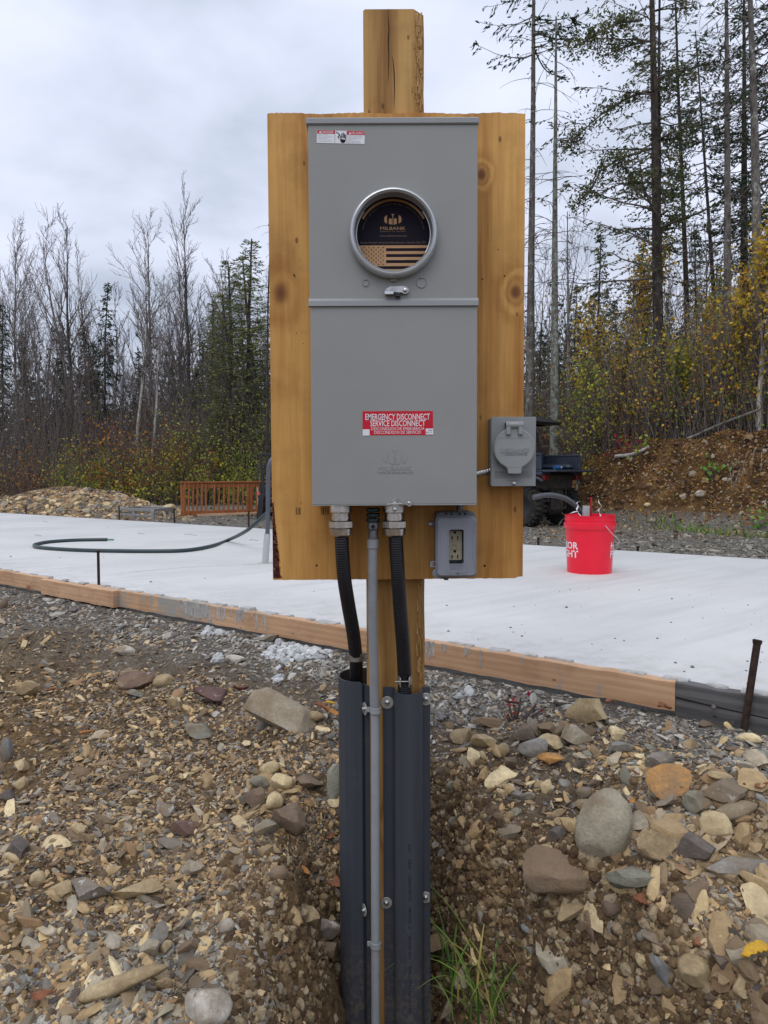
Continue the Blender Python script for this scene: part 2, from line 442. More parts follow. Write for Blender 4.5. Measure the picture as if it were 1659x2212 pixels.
# clods: push the near soil out by a rough noise so the cut bank crumbles
near = (V[:, 1] < 4.5) & (np.abs(V[:, 0]) < 3) & ((V[:, 0] * NX + V[:, 1] * NY) < QN - .08)
V[near, 0] += 0.022 * vnoise(V[near, 0] * 38, V[near, 2] * 38 + V[near, 1] * 20, 21)
V[near, 1] += 0.022 * vnoise(V[near, 0] * 38, V[near, 2] * 38 + V[near, 1] * 20, 22)
me = mesh_np('ground', V, [np.stack([I, I + 1, I + nx + 1, I + nx], -1)], None, True)
gm, t, b = newmat('soil', 0.95, 0, 0.15)
P = geo(t).outputs['Position']; s = nd(t, 'SeparateXYZ', Vector=P)
q = mth(t, 'ADD', mth(t, 'MULTIPLY', s.outputs[0], NX), mth(t, 'MULTIPLY', s.outputs[1], NY))
na = nd(t, 'TexNoise', Vector=P, Scale=2.2, Detail=6.0, Roughness=0.6)
nb = nd(t, 'TexNoise', Vector=P, Scale=34.0, Detail=8.0, Roughness=0.75)
brown = ramp(t, nb, [(0.30, (0.055, 0.034, 0.019)), (0.5, (0.19, 0.125, 0.068)), (0.72, (0.36, 0.26, 0.15))])
ochre = ramp(t, nb, [(0.30, (0.09, 0.054, 0.023)), (0.5, (0.29, 0.185, 0.082)), (0.72, (0.48, 0.335, 0.16))])
grey = ramp(t, nb, [(0.30, (0.075, 0.070, 0.062)), (0.5, (0.19, 0.178, 0.155)), (0.72, (0.37, 0.35, 0.31))])
c = mixc(t, ramp(t, na, [(0.42, 0.0), (0.62, 1.0)]), brown.outputs[0], ochre.outputs[0])
qn = mth(t, 'ADD', q, mth(t, 'MULTIPLY', mth(t, 'SUBTRACT', na, 0.5), 1.6))
gmask = mth(t, 'MULTIPLY', ramp(t, nd(t, 'MapRange', Value=qn.outputs[0], i1=1.2, i2=2.2), [(0.0, 0.0), (1.0, 0.9)]),
            mth(t, 'LESS_THAN', s.outputs[2], 0.0))
c = mixc(t, gmask, c, grey.outputs[0])
# orange-brown earth on the far bank
bk = mth(t, 'MULTIPLY', mth(t, 'GREATER_THAN', s.outputs[0], 1.5), nd(t, 'MapRange', Value=s.outputs[2], i1=-0.12, i2=0.12).outputs[0])
bk = mth(t, 'MULTIPLY', bk, mth(t, 'GREATER_THAN', s.outputs[1], 6.0))
bank = ramp(t, nd(t, 'TexNoise', Vector=P, Scale=3.0, Detail=9.0, Roughness=0.72), [(0.36, (0.025, 0.014, 0.008)), (0.50, (0.12, 0.062, 0.025)), (0.64, (0.24, 0.135, 0.050)), (0.78, (0.34, 0.22, 0.10))])
c = mixc(t, bk, c, bank.outputs[0])
vo = nd(t, 'TexVoronoi', Vector=P, Scale=120.0)
c = mixc(t, 0.35, c, nd(t, 'HueSaturation', Saturation=0.15, Value=0.35, Color=vo.outputs['Color']).outputs[0], 'OVERLAY')
t.links.new(c, b.inputs['Base Color'])
vb = nd(t, 'TexVoronoi', Vector=P, Scale=70.0); nb2 = nd(t, 'TexNoise', Vector=P, Scale=60.0, Detail=8.0, Roughness=0.8)
bump(t, b, mth(t, 'ADD', mth(t, 'MULTIPLY', vb.outputs[0], -0.5), nb2).outputs[0], 0.9, 0.02)
me.materials.append(gm)
link('ground', me, kind='structure', label='gravelly brown earth sloping round the post')

# ------------------------------------------------------------------ concrete slab
n2v = Vector((NX, NY, 0)); tdir = Vector((NY, -NX, 0))            # tdir runs along the edge to the right
def slabpt(q, s, z=0.0): return n2v * q + tdir * s + Vector((0, 0, z))
sm_, t, b = newmat('slab_concrete', 0.75, 0, 0.3)
P = geo(t).outputs['Position']; s = nd(t, 'SeparateXYZ', Vector=P)
n1_ = nd(t, 'TexNoise', Vector=P, Scale=0.9, Detail=7.0, Roughness=0.6)
c = ramp(t, n1_, [(0.3, (0.515, 0.51, 0.49)), (0.6, (0.615, 0.61, 0.585))]).outputs[0]
pv = nd(t, 'VectorRotate', Vector=P, Angle=-0.653) ; pv.rotation_type = 'Z_AXIS'
st = nd(t, 'TexNoise', Vector=nd(t, 'VectorMath', _operation='MULTIPLY', i0=pv.outputs[0], i1=(0.5, 5.0, 1)), Scale=1.6, Detail=5.0, Roughness=0.6)
c = mixc(t, ramp(t, st, [(0.48, 0.0), (0.70, 0.6)]), c, (0.46, 0.47, 0.465))
q = mth(t, 'ADD', mth(t, 'MULTIPLY', s.outputs[0], NX), mth(t, 'MULTIPLY', s.outputs[1], NY))
ed = nd(t, 'MapRange', Value=mth(t, 'ADD', q, mth(t, 'MULTIPLY', n1_, 0.5)).outputs[0], i1=QN + .25, i2=QN + .75, i3=1.0, i4=0.0)
n3_ = nd(t, 'TexNoise', Vector=P, Scale=9.0, Detail=8.0, Roughness=0.75)
c = mixc(t, mth(t, 'MULTIPLY', ed.outputs[0], ramp(t, n3_, [(0.46, 0.0), (0.64, 0.55)])), c, (0.37, 0.365, 0.34))
sp_ = nd(t, 'TexVoronoi', Vector=P, Scale=7.0)
c = mixc(t, ramp(t, sp_.outputs['Distance'], [(0.025, 0.5), (0.045, 0.0)]), c, (0.27, 0.27, 0.26))
t.links.new(c, b.inputs['Base Color'])
bump(t, b, nd(t, 'TexNoise', Vector=P, Scale=5.0, Detail=9.0, Roughness=0.7).outputs[0], 0.12, 0.02)
S0, S1 = -16.0, 9.0
bb = B(); ns = 160
top = []
rings = []
for i in range(ns + 1):
    s_ = S0 + (S1 - S0) * i / ns
    rings.append([slabpt(QN + .002, s_, -.118), slabpt(QN + .002, s_, -.006), slabpt(QN + .02, s_, 0), slabpt(QF - .02, s_, 0), slabpt(QF, s_, -.01), slabpt(QF, s_, -.118)])
bb.rings(rings)
slab = bb.build('concrete_slab', sm_, smooth=30, kind='structure', label='fresh pale concrete slab inside the timber forms')

# slab edge boards ------------------------------------------------------------------
def sfor(u, v):          # position along the edge of the pixel column
    p = onz(u, v, -0.01); return p.x * NY - p.y * NX
fresh = dict(c0=(0.42, 0.235, 0.125), c1=(0.66, 0.43, 0.26), grain=260.0, axis='X', rough=0.7, wavy=.35, ring=.05)
cem = (0.33, 0.32, 0.285)
M_f1 = woodmat('fresh_board', stain=(cem, 0.64), **fresh)
M_f2 = woodmat('splashed_board', stain=(cem, 0.60, -1.08, .34), **fresh)
M_old = woodmat('weathered_board', (0.055, 0.052, 0.052), (0.17, 0.165, 0.165), grain=190.0, axis='X', rough=0.85, wavy=.25, bmp=0.22, ring=.06)
rng = random.Random(4)
def form_board(s0, s1, qoff, z0, z1, mat, label, name='form_board', th=.038):
    bb = B(); n = max(2, int((s1 - s0) / .03)); rr = []
    for i in range(n + 1):
        s_ = s0 + (s1 - s0) * i / n
        w_ = .0015 * math.sin(s_ * 31) + .001 * rng.uniform(-1, 1)
        rr.append([slabpt(qoff - th, s_, z0 + w_), slabpt(qoff - th, s_, z1 - .003 + w_), slabpt(qoff - th + .003, s_, z1 + w_), slabpt(qoff - .003, s_, z1 + w_), slabpt(qoff, s_, z1 - .003 + w_), slabpt(qoff, s_, z0 + w_)])
    bb.rings(rr)
    return bb.build(name, mat, label=label, cat='board', group='form boards along the near slab edge')
sA, sB, sC = sfor(128, 1250), sfor(322, 1270), sfor(1463, 1480)
form_board(-9.0, sA - .002, QN, -.088, .004, M_f1, 'clean pale form board running off the left of the picture')
form_board(sA, sB, QN - .037, -.090, .002, M_f1, 'form board lapped in front of its neighbours, with the thin stake against it')
f3 = form_board(sB - .35, sC - .002, QN + .001, -.088, .003, M_f2, 'longest form board, streaked with grey cement, passing behind the post')
f4 = form_board(sC, S1 - .3, QN, -.132, .002, M_old, 'dark weathered grey form board at the right edge')
# nails and a split in the old board
bb = B()
for ds, z in ((.11, -.045), (.16, -.085), (.52, -.04), (.55, -.10), (.50, -.075)):
    c_ = slabpt(QN - .038, sC + ds, z); bb.lathe(c_, -n2v, [(.003, -.004), (.003, .012), (.006, .0125), (.006, .016)], 10)
M_rust = simple('rusty_iron', (0.05, 0.032, 0.024), 0.75, 0.6, var=.5, scale=60, dirt=(0.11, 0.05, 0.025))
M_zinc = simple('zinc_steel', (0.60, 0.60, 0.60), 0.32, 1.0, var=.15, scale=80)
bb.build('nail', M_zinc, f4)
bb = B(); 
pts = [(sC + .0, -.040), (sC + .10, -.048), (sC + .25, -.055), (sC + .5, -.070), (sC + .9, -.077), (sC + .9, -.0795), (sC + .5, -.0745), (sC + .25, -.0585), (sC + .1, -.052), (sC, -.047)]
P0 = [slabpt(QN - .0386, a, z) for a, z in pts]
bb.add(P0 + [p + n2v * .004 for p in P0], [tuple(range(10))] + [(i, (i + 1) % 10, 10 + (i + 1) % 10, 10 + i) for i in range(10)])
bb.build('split', simple('dark_split', (0.02, 0.014, 0.01), 0.95), f4)
# far side form, seen end-on above the slab surface as a thin dark line
form_board(-14, 8, QF + .045, -.10, -.004, M_old, 'far form board along the back edge of the slab')

# cement squeezed over the board tops: ragged blobs
M_cem = simple('cement', (0.42, 0.41, 0.385), 0.9, var=.2, scale=40, bmp=.4)
def cement_strip():
    r_ = np.random.RandomState(3); bb = B(); s_ = -8.5
    while s_ < 6:
        dens = 1.0 if sfor(560, 1330) > s_ > sfor(430, 1290) else .55
        L = r_.uniform(.02, .12); h = r_.uniform(.002, .006) * (2 if dens == 1 else 1)
        q0 = QN + r_.uniform(-.036, -.012); q1 = QN + r_.uniform(.0, .02)
        pts = []
        n = 7
        for i in range(n): pts.append((s_ + L * i / (n - 1), q0 + r_.uniform(-.004, .008)))
        for i in range(n): pts.append((s_ + L * (1 - i / (n - 1)), q1 + r_.uniform(-.004, .004)))
        low = [slabpt(q, a, .0005) for a, q in pts]; hi = [slabpt(q * .8 + .2 * (q0 + q1) / 2, a, .004 + h) for a, q in pts]
        bb.rings([low, hi]); s_ += L + r_.uniform(0, .10) / dens
    # drips down the board face
    for u, n in ((420, 14), (455, 16), (500, 10), (560, 8), (1085, 12), (1110, 14), (1180, 8), (1215, 6), (1290, 4), (620, 9), (700, 6)):
        for _ in range(n):
            a = sfor(u + r_.uniform(-25, 25), 1300) ; z1 = .003; L = r_.uniform(.015, .085)
            wdt = r_.uniform(.002, .008)
            bb.rings([[slabpt(QN - .037 - d, a + x, z) for x, d in ((-wdt, 0), (-wdt * .5, .003), (wdt * .5, .003), (wdt, 0))] for z in (z1, z1 - L * .5, z1 - L * .9)] + [[slabpt(QN - .0372, a + x * .2, z1 - L) for x in (-wdt, -wdt * .5, wdt * .5, wdt)]])
    return bb
cement_strip().build('cement_splatter', M_cem, kind='stuff', label='grey cement squeezed over and dripping down the form boards', cat='cement')

# steel stakes holding the forms
def stake(p0, p1, r, label, cap=True, fl=1.5):
    bb = B(); d = (p1 - p0); bb.tube([p0, p0 + d * .5, p1], r, 8, 2)
    o = bb.build('form_stake', M_rust, label=label, cat='stake', group='steel form stakes')
    if cap:
        b2 = B(); b2.lathe(p1, d, [(r * 1.05, -.008), (r * fl, 0), (r * fl, .004), (r * .9, .006)], 10); b2.build('stake_head', M_rust, o, smooth=40)
    return o
def gz(x, y): return float(zg(x, y))
p = slabpt(QN - .066, sfor(212, 1262)); pb_ = at(213, 1262, p.y); stake(Vector((pb_.x, p.y, gz(pb_.x, p.y) - .1)), at(212, 1191, p.y), .0085, 'thin rusty stake in front of the lapped board at left')
p = slabpt(QN - .062, sfor(1608, 1500)); q0_ = at(1598, 1592, p.y - .03); stake(q0_ - Vector((.004, 0, .1)), at(1636, 1386, p.y + .01), .0105, 'thick rusty stake leaning against the weathered board at right', fl=1.22)
for (u, v0, v1, lab) in ((56, 1112, 1097, 'far stake in front of the rubble heap'), (257, 1120, 1094, 'far stake beside the galvanised frame'), (376, 1128, 1100, 'far stake in front of the wooden railing'),
                         (537, 1140, 1105, 'far stake nearest the dark pipe'), (1163, 1180, 1162, 'far stake to the left of the red bucket'), (1378, 1196, 1181, 'far stake to the right of the red bucket')):
    p = onz(u, v0 - 4, 0); a = QF + .07
    # slide to the far form line along the sight line
    lo, hi = 3.0, 20.0
    for _ in range(40):
        mid = (lo + hi) / 2; pp = at(u, v0, mid)
        if pp.x * NX + pp.y * NY < a: lo = mid
        else: hi = mid
    pp = at(u, v0, mid); tp = at(u, v1, mid); stake(Vector((tp.x, tp.y, -.3)), tp, .011, 'short dark ' + lab)

# bits lying on the slab: pebbles, tie wires, scraped marks
def scatter_slab():
    r_ = np.random.RandomState(8); bb = B()
    for i in range(95):
        u = r_.uniform(930, 1659) if r_.rand() < .8 else r_.uniform(0, 700)
        v = r_.uniform(1270, 1490) if u > 930 else r_.uniform(1130, 1300)
        p = onz(u, v, 0); q = p.x * NX + p.y * NY
        if q < QN + .03 or q > QF - .05: continue
        rr = abs(r_.normal(.0010, .0018)) + .0012
        bb.lathe((p.x, p.y, .0), (r_.uniform(-.3, .3), r_.uniform(-.3, .3), 1), [(rr * 1.3, 0), (rr, rr * .8), (rr * .4, rr * 1.1)], 5, True, r_.uniform(0, 6))
    return bb
scatter_slab().build('pebble_scatter', simple('dark_grit', (0.17, 0.165, 0.155), 0.9, var=.4, scale=90), kind='stuff', label='tiny dark grit scattered over the slab')
M_wire = simple('tie_wire', (0.22, 0.21, 0.2), 0.5, .8)
for k, (u, v, lab) in enumerate(((96, 1127, 'farthest left'), (81, 1157, 'just left of the pipe bend'), (303, 1153, 'inside the pipe bend'), (410, 1155.5, 'above the long run of the pipe'), (546, 1167, 'near the upright conduit'))):
    p = onz(u, v, .002); bb = B()
    L = .05 if k != 3 else .09
    bb.tube([p + tdir * (-L), p + Vector((0, 0, .006)) + tdir * (-L * .4), p + tdir * (L * .4) + n2v * .02, p + tdir * L * 1.1 + n2v * .015], .0022, 5, 4)
    bb.build('wire_tie', M_wire, label='short bent wire on the slab, ' + lab, cat='wire', group='bent wires on the slab')
# cracks/scrapes
bb = B()
for pts in (((278, 1236), (400, 1226), (480, 1222), (575, 1218)), ((1275, 1242), (1330, 1236), (1385, 1232))):
    P_ = [onz(u, v, .0006) for u, v in pts]
    bb.tube(P_, .0016, 4, 6)
bb.build('scraped_line', simple('scrape', (0.45, 0.45, 0.44), .9), slab)
# ------------------------------------------------------------------ stones
def ico(sub):
    bm = bmesh.new(); bmesh.ops.create_icosphere(bm, subdivisions=sub, radius=1.0)
    V = np.array([v.co[:] for v in bm.verts]); Fc = np.array([[v.index for v in f.verts] for f in bm.faces]); bm.free(); return V, Fc
def rock_shape(rs, V, planes=9, lo=.45, hi=.85, rough=.03):
    V = V.copy()
    for _ in range(planes):
        n = rs.normal(size=3); n /= np.linalg.norm(n); d = rs.uniform(lo, hi)
        over = np.clip(V @ n - d, 0, None); V -= over[:, None] * n
    if rough:
        f = 3.1; V *= (1 + rough * 2 * (vnoise(V[:, 0] * f + V[:, 2] * 2, V[:, 1] * f + V[:, 2] * 3, rs.randint(99)) + .5 * vnoise(V[:, 0] * 9 + V[:, 2] * 5, V[:, 1] * 9 - V[:, 2] * 7, rs.randint(99))))[:, None]
    V -= (V.max(0) + V.min(0)) / 2; V /= (V.max(0) - V.min(0)) / 2
    return V
def rotm(rs, n, tilt):
    """random rotations: free spin about z, limited tilt"""
    a = rs.uniform(0, 2 * np.pi, n); b_ = rs.normal(0, tilt, n); c_ = rs.normal(0, tilt, n)
    ca, sa, cb, sb, cc, sc2 = np.cos(a), np.sin(a), np.cos(b_), np.sin(b_), np.cos(c_), np.sin(c_)
    Rz = np.zeros((n, 3, 3)); Rz[:, 0, 0] = ca; Rz[:, 0, 1] = -sa; Rz[:, 1, 0] = sa; Rz[:, 1, 1] = ca; Rz[:, 2, 2] = 1
    Ry = np.zeros((n, 3, 3)); Ry[:, 0, 0] = cb; Ry[:, 0, 2] = sb; Ry[:, 2, 0] = -sb; Ry[:, 2, 2] = cb; Ry[:, 1, 1] = 1
    Rx = np.zeros((n, 3, 3)); Rx[:, 1, 1] = cc; Rx[:, 1, 2] = -sc2; Rx[:, 2, 1] = sc2; Rx[:, 2, 2] = cc; Rx[:, 0, 0] = 1
    return Ry @ Rx @ Rz
def slopes(x, y, e=.05):
    return (zg(x + e, y) - zg(x - e, y)) / (2 * e), (zg(x, y + e) - zg(x, y - e)) / (2 * e)
def stones_np(rs, P, S, lib, tilt=.25, align=True):
    """P (n,3) positions, S (n,3) half sizes"""
    n = len(P); which = rs.randint(0, len(lib), n); Rm = rotm(rs, n, tilt)
    if align:
        gx_, gy_ = slopes(P[:, 0], P[:, 1]); gx_ = np.clip(gx_, -1.2, 1.2); gy_ = np.clip(gy_, -1.2, 1.2)
        nrm = np.stack([-gx_, -gy_, np.ones(n)], -1); nrm /= np.linalg.norm(nrm, axis=1)[:, None]
        xa = np.stack([nrm[:, 2], np.zeros(n), -nrm[:, 0]], -1); xa /= np.linalg.norm(xa, axis=1)[:, None]; ya = np.cross(nrm, xa)
        Rm = np.stack([xa, ya, nrm], -1) @ Rm
    Vs, Fs, k = [], [], 0
    for j, (LV, LF) in enumerate(lib):
        id_ = np.where(which == j)[0]
        if not len(id_): continue
        L = LV[None] * S[id_][:, None, :]
        W = np.einsum('nij,nvj->nvi', Rm[id_], L) + P[id_][:, None, :]
        Vs.append(W.reshape(-1, 3)); Fs.append((LF[None] + (np.arange(len(id_)) * len(LV))[:, None, None] + k).reshape(-1, LF.shape[1])); k += len(id_) * len(LV)
    return np.concatenate(Vs), np.concatenate(Fs)
rs = np.random.RandomState(77)
def lib_(sub, n, **k):
    V, Fc = ico(sub); return [(rock_shape(rs, V, **k), Fc) for _ in range(n)]
LIB1 = lib_(1, 30, planes=5, lo=.35, hi=.8, rough=0)
LIB2 = lib_(2, 30, planes=9, lo=.4, hi=.8, rough=.02)
COL = [(0.130, 0.095, 0.062), (0.273, 0.202, 0.120), (0.205, 0.176, 0.132), (0.464, 0.338, 0.179), (0.369, 0.325, 0.245), (0.642, 0.481, 0.251), (0.150, 0.107, 0.072), (0.300, 0.182, 0.096), (0.491, 0.416, 0.299), (0.198, 0.189, 0.167), (0.750, 0.611, 0.359), (0.355, 0.247, 0.132), (0.102, 0.078, 0.062), (0.423, 0.299, 0.155)]
COLG = [(0.163, 0.154, 0.133), (0.251, 0.232, 0.197), (0.107, 0.098, 0.086), (0.364, 0.342, 0.290), (0.214, 0.183, 0.148), (0.295, 0.287, 0.255), (0.452, 0.427, 0.371), (0.188, 0.177, 0.162), (0.339, 0.281, 0.209), (0.151, 0.128, 0.116)]
def dusty(t, g, out):
    n = nd(t, 'TexNoise', Vector=g.outputs['Position'], Scale=2.1, Detail=5.0, Roughness=0.6)
    f = ramp(t, n, [(0.42, 0.05), (0.66, 0.62)])
    return mixc(t, f, out, (0.30, 0.21, 0.115))
COLF = [(0.14, 0.125, 0.105), (0.21, 0.19, 0.16), (0.10, 0.088, 0.072), (0.173, 0.112, 0.060), (0.268, 0.173, 0.085), (0.378, 0.247, 0.121), (0.205, 0.143, 0.088), (0.472, 0.323, 0.164), (0.134, 0.093, 0.060), (0.315, 0.225, 0.128), (0.630, 0.465, 0.257), (0.244, 0.203, 0.150), (0.425, 0.285, 0.143), (0.102, 0.072, 0.051), (0.347, 0.300, 0.235)]
M_sf = islands('stones_fine', COLF, .95, nscale=60, bmp=.5)
M_st = islands('stones_earthy', COL, .9, nscale=60, bmp=.5, near=dusty)
M_sg = islands('stones_grey', COLG, .88, nscale=60, bmp=.5)
M_sp = islands('stones_pale', [(0.30, 0.28, 0.23), (0.21, 0.19, 0.155), (0.42, 0.40, 0.34), (0.15, 0.13, 0.10), (0.34, 0.29, 0.20), (0.25, 0.24, 0.21), (0.19, 0.14, 0.09)], .92, nscale=60, bmp=.6)
def slabmask(x, y, pad=.05):
    q = x * NX + y * NY; return (q < QN - pad) | (q > QF + pad + .05)
def field(n, u0, u1, v0, v1, pw=1.0):
    u = rs.uniform(u0, u1, n); v = v0 + (v1 - v0) * rs.rand(n) ** pw
    x, y, z, f = hit(u, v); k = f & slabmask(x, y) & (y < 30) & ~((y > 6) & (x > 1.5) & (z > -.12)); return u[k], v[k], x[k], y[k], z[k]
def stuff_stones(name, n, rng4, size, spread, lib, label, tilt=.3, flat=(.25, .6), greyq=None, sink=.25, pw=1.0, far=0.0, maxs=.05, mat=None):
    u, v, x, y, z = field(n, *rng4, pw=pw)
    if y.min() < 4:
        pm = vnoise(x * 2.6 + 3, y * 2.6, 51) + .6 * vnoise(x * 8, y * 8, 52); kk = (pm < .06) | (rs.rand(len(x)) < (.22 if size < .007 else .45)) | (x * NX + y * NY > 1.9); u, v, x, y, z = u[kk], v[kk], x[kk], y[kk], z[kk]
    if size > .007 and y.min() < 4:
        ga, gb = slopes(x, y); kk = (np.hypot(ga, gb) < .6) | (rs.rand(len(x)) < .30); u, v, x, y, z = u[kk], v[kk], x[kk], y[kk], z[kk]
    s = size * np.exp(rs.normal(0, spread, len(x))) * np.maximum(1, y / 2.0 * far if far else 1); s = np.clip(s, 0, maxs)
    S = np.stack([s * rs.uniform(.9, 1.9, len(s)), s * rs.uniform(.45, .95, len(s)), s * rs.uniform(*flat, len(s))], -1)
    P = np.stack([x, y, z + S[:, 2] * (1 - sink * 2) * .8], -1)
    if greyq is not None:
        q = x * NX + y * NY + .5 * vnoise(x * 2, y * 2, 12) + rs.normal(0, .12, len(x))
        corner = (x < -.22) & (y < 1.36 + .35 * vnoise(x * 5, y * 5, 14)) & (rs.rand(len(x)) < .5)
        g = (q > greyq) & ~corner
    else: g = corner = np.zeros(len(x), bool)
    for m_, nm, mt, lb in ((~g & ~corner, name, mat or M_st, label), (corner, 'pale_' + name, M_sp, label.replace('brown', 'pale clay-coated').replace('in front of the slab', 'at the bottom left')), (g, 'grey_' + name, M_sg, label.replace('brown', 'grey').replace('tan', 'grey'))):
        if m_.sum() < 10: continue
        Vv_, Fc = stones_np(rs, P[m_], S[m_], lib, tilt)
        me = mesh_np(nm, Vv_, [Fc], mt); link(nm, me, label=lb, kind='stuff')
NG = 1.0
stuff_stones('fine_gravel', int(150000 * NG), (-60, 1720, 1230, 2330), .0036, .45, LIB1, 'fine brown gravel covering the ground in front of the slab', greyq=1.85, pw=.85, far=1.0, maxs=.012, mat=M_sf)
stuff_stones('coarse_gravel', int(5000 * NG), (-60, 1720, 1230, 2350), .0085, .42, LIB2, 'coarse brown gravel mixed over the ground in front of the slab', greyq=1.75, sink=.38, flat=(.18, .5), far=.9, maxs=.026)
stuff_stones('stone_shards', int(420 * NG), (-60, 1720, 1270, 2350), .0175, .36, LIB2, 'flat brown stone shards strewn in front of the slab', greyq=1.9, flat=(.18, .5), sink=.3, far=.75, maxs=.026)
stuff_stones('broken_stones', 420, (950, 1720, 1560, 2250), .019, .35, LIB2, 'broken brown stones piled on the right-hand mound', flat=(.3, .7), sink=.15, maxs=.036)
stuff_stones('track_gravel', int(36000 * NG), (-60, 1720, 1075, 1245), .011, .45, LIB1, 'tan gravel of the track behind the slab', flat=(.3, .6), greyq=99.0, maxs=.04, mat=islands('track_stones', [(0.20, 0.19, 0.16), (0.14, 0.13, 0.11), (0.27, 0.25, 0.20), (0.10, 0.095, 0.085), (0.24, 0.215, 0.165), (0.33, 0.31, 0.26), (0.17, 0.15, 0.115)], .9))
# concrete spill: white crumbly lumps below the forms
def spill():
    Vs, Fs, k = [], [], 0
    for (uc, vc, su, sv, n, sz) in ((475, 1345, 40, 22, 330, .012), (640, 1405, 62, 22, 520, .012), (320, 1320, 35, 6, 60, .010), (590, 1378, 25, 8, 30, .02), (470, 1425, 12, 5, 40, .012), (600, 1470, 10, 4, 10, .012), (1010, 1500, 20, 6, 10, .012)):
        u = rs.normal(uc, su * .55, n); v = rs.normal(vc, sv * .55, n); x, y, z, f = hit(u, v); k_ = f & slabmask(x, y, .07); x, y, z = x[k_], y[k_], z[k_]
        if not len(x): continue
        s = np.clip(sz * .8 * np.exp(rs.normal(0, .55, len(x))), 0, .024); S = np.stack([s, s * .8, s * .55], -1)
        A, Bf = stones_np(rs, np.stack([x, y, z + S[:, 2] * .6], -1), S, LIBR, .5); Vs.append(A); Fs.append(Bf + k); k += len(A)
    return np.concatenate(Vs), np.concatenate(Fs)
LIBR = lib_(2, 14, planes=3, lo=.7, hi=.95, rough=.22)
A, Bf = spill(); M_spill = islands('spilled_cement', [(0.52, 0.53, 0.52), (0.44, 0.45, 0.44), (0.58, 0.585, 0.57), (0.36, 0.365, 0.355), (0.50, 0.505, 0.49)], .9, nscale=50, bmp=.6)
link('concrete_spill', mesh_np('concrete_spill', A, [Bf], M_spill), label='crumbled pale cement spilled below the form boards left of the post', kind='stuff')
# clods in the trench and on its right wall
u = rs.uniform(930, 1700, 30000); v = rs.uniform(1650, 2330, 30000)
x, y, z, f = hit(u, v); gx_, gy_ = slopes(x, y); k_ = f & (np.hypot(gx_, gy_) > .55) & slabmask(x, y)
u2 = rs.uniform(480, 740, 6000); v2 = rs.uniform(1850, 2330, 6000); x2, y2, z2, f2 = hit(u2, v2)
x, y, z = np.concatenate([x[k_], x2[f2]]), np.concatenate([y[k_], y2[f2]]), np.concatenate([z[k_], z2[f2]])
s = np.clip(.0034 * np.exp(rs.normal(0, .6, len(x))), 0, .016); S = np.stack([s, s, s * .8], -1)
A, Bf = stones_np(rs, np.stack([x, y, z], -1), S, LIBR, 1.0)
M_clod = islands('soil_clods', [(0.13, 0.083, 0.043), (0.19, 0.125, 0.066), (0.09, 0.056, 0.031), (0.28, 0.20, 0.11), (0.155, 0.104, 0.056), (0.36, 0.28, 0.175)], .97, nscale=80, bmp=.8)
link('soil_clods', mesh_np('soil_clods', A, [Bf], M_clod), label='crumbling brown clods on the trench walls', kind='stuff')

# ---- individual rocks ----
def rockmat(name, c, c2, spots=None):
    m, t, b = newmat(name, .85, 0, .25); co = nd(t, 'TexCoord').outputs['Object']
    P = geo(t).outputs['Position']
    n = nd(t, 'TexNoise', Vector=P, Scale=11.0, Detail=9.0, Roughness=.68); out = ramp(t, n, [(0.32, c2), (0.62, c)]).outputs[0]
    n2 = nd(t, 'TexNoise', Vector=P, Scale=120.0, Detail=5.0, Roughness=.8); out = mixc(t, 1.0, out, ramp(t, n2, [(0.3, 0.74), (0.7, 1.25)]).outputs[0], 'MULTIPLY')
    if spots:
        n3 = nd(t, 'TexNoise', Vector=P, Scale=30.0, Detail=5.0, Roughness=.6); out = mixc(t, ramp(t, n3, [(0.60, 0.0), (0.64, 0.9)]), out, spots)
    d = nd(t, 'TexNoise', Vector=P, Scale=5.0, Detail=6.0, Roughness=.7); out = mixc(t, ramp(t, d, [(0.46, 0.0), (0.62, 0.75)]), out, (0.235, 0.165, 0.095))
    t.links.new(out, b.inputs['Base Color']); bump(t, b, mth(t, 'ADD', n, mth(t, 'MULTIPLY', n2, .6)).outputs[0], .7, .008); return m
RM = {
 'tan': rockmat('rock_tan', (0.491, 0.384, 0.222), (0.295, 0.212, 0.116)), 'cream': rockmat('rock_cream', (0.687, 0.555, 0.322), (0.442, 0.336, 0.183)),
 'grey': rockmat('rock_grey', (0.313, 0.295, 0.261), (0.184, 0.168, 0.144)), 'greytan': rockmat('rock_greytan', (0.405, 0.354, 0.261), (0.258, 0.218, 0.155)),
 'brown': rockmat('rock_brown', (0.252, 0.183, 0.128), (0.141, 0.100, 0.072)), 'dark': rockmat('rock_dark', (0.166, 0.139, 0.120), (0.086, 0.073, 0.064)),
 'maroon': rockmat('rock_maroon', (0.184, 0.112, 0.098), (0.098, 0.061, 0.055), (0.344, 0.307, 0.277)), 'orange': rockmat('rock_orange', (0.638, 0.319, 0.083), (0.245, 0.159, 0.100)),
 'white': rockmat('rock_white', (0.638, 0.602, 0.521), (0.331, 0.295, 0.233), (0.209, 0.153, 0.100)), 'speck': rockmat('rock_speckled', (0.295, 0.266, 0.222), (0.172, 0.147, 0.122), (0.675, 0.649, 0.599)),
 'blue': rockmat('rock_bluegrey', (0.233, 0.242, 0.238), (0.135, 0.139, 0.139)), 'green': rockmat('rock_greygreen', (0.319, 0.313, 0.250), (0.184, 0.177, 0.133)),
}
V4, F4 = ico(4); V3, F3 = ico(3)
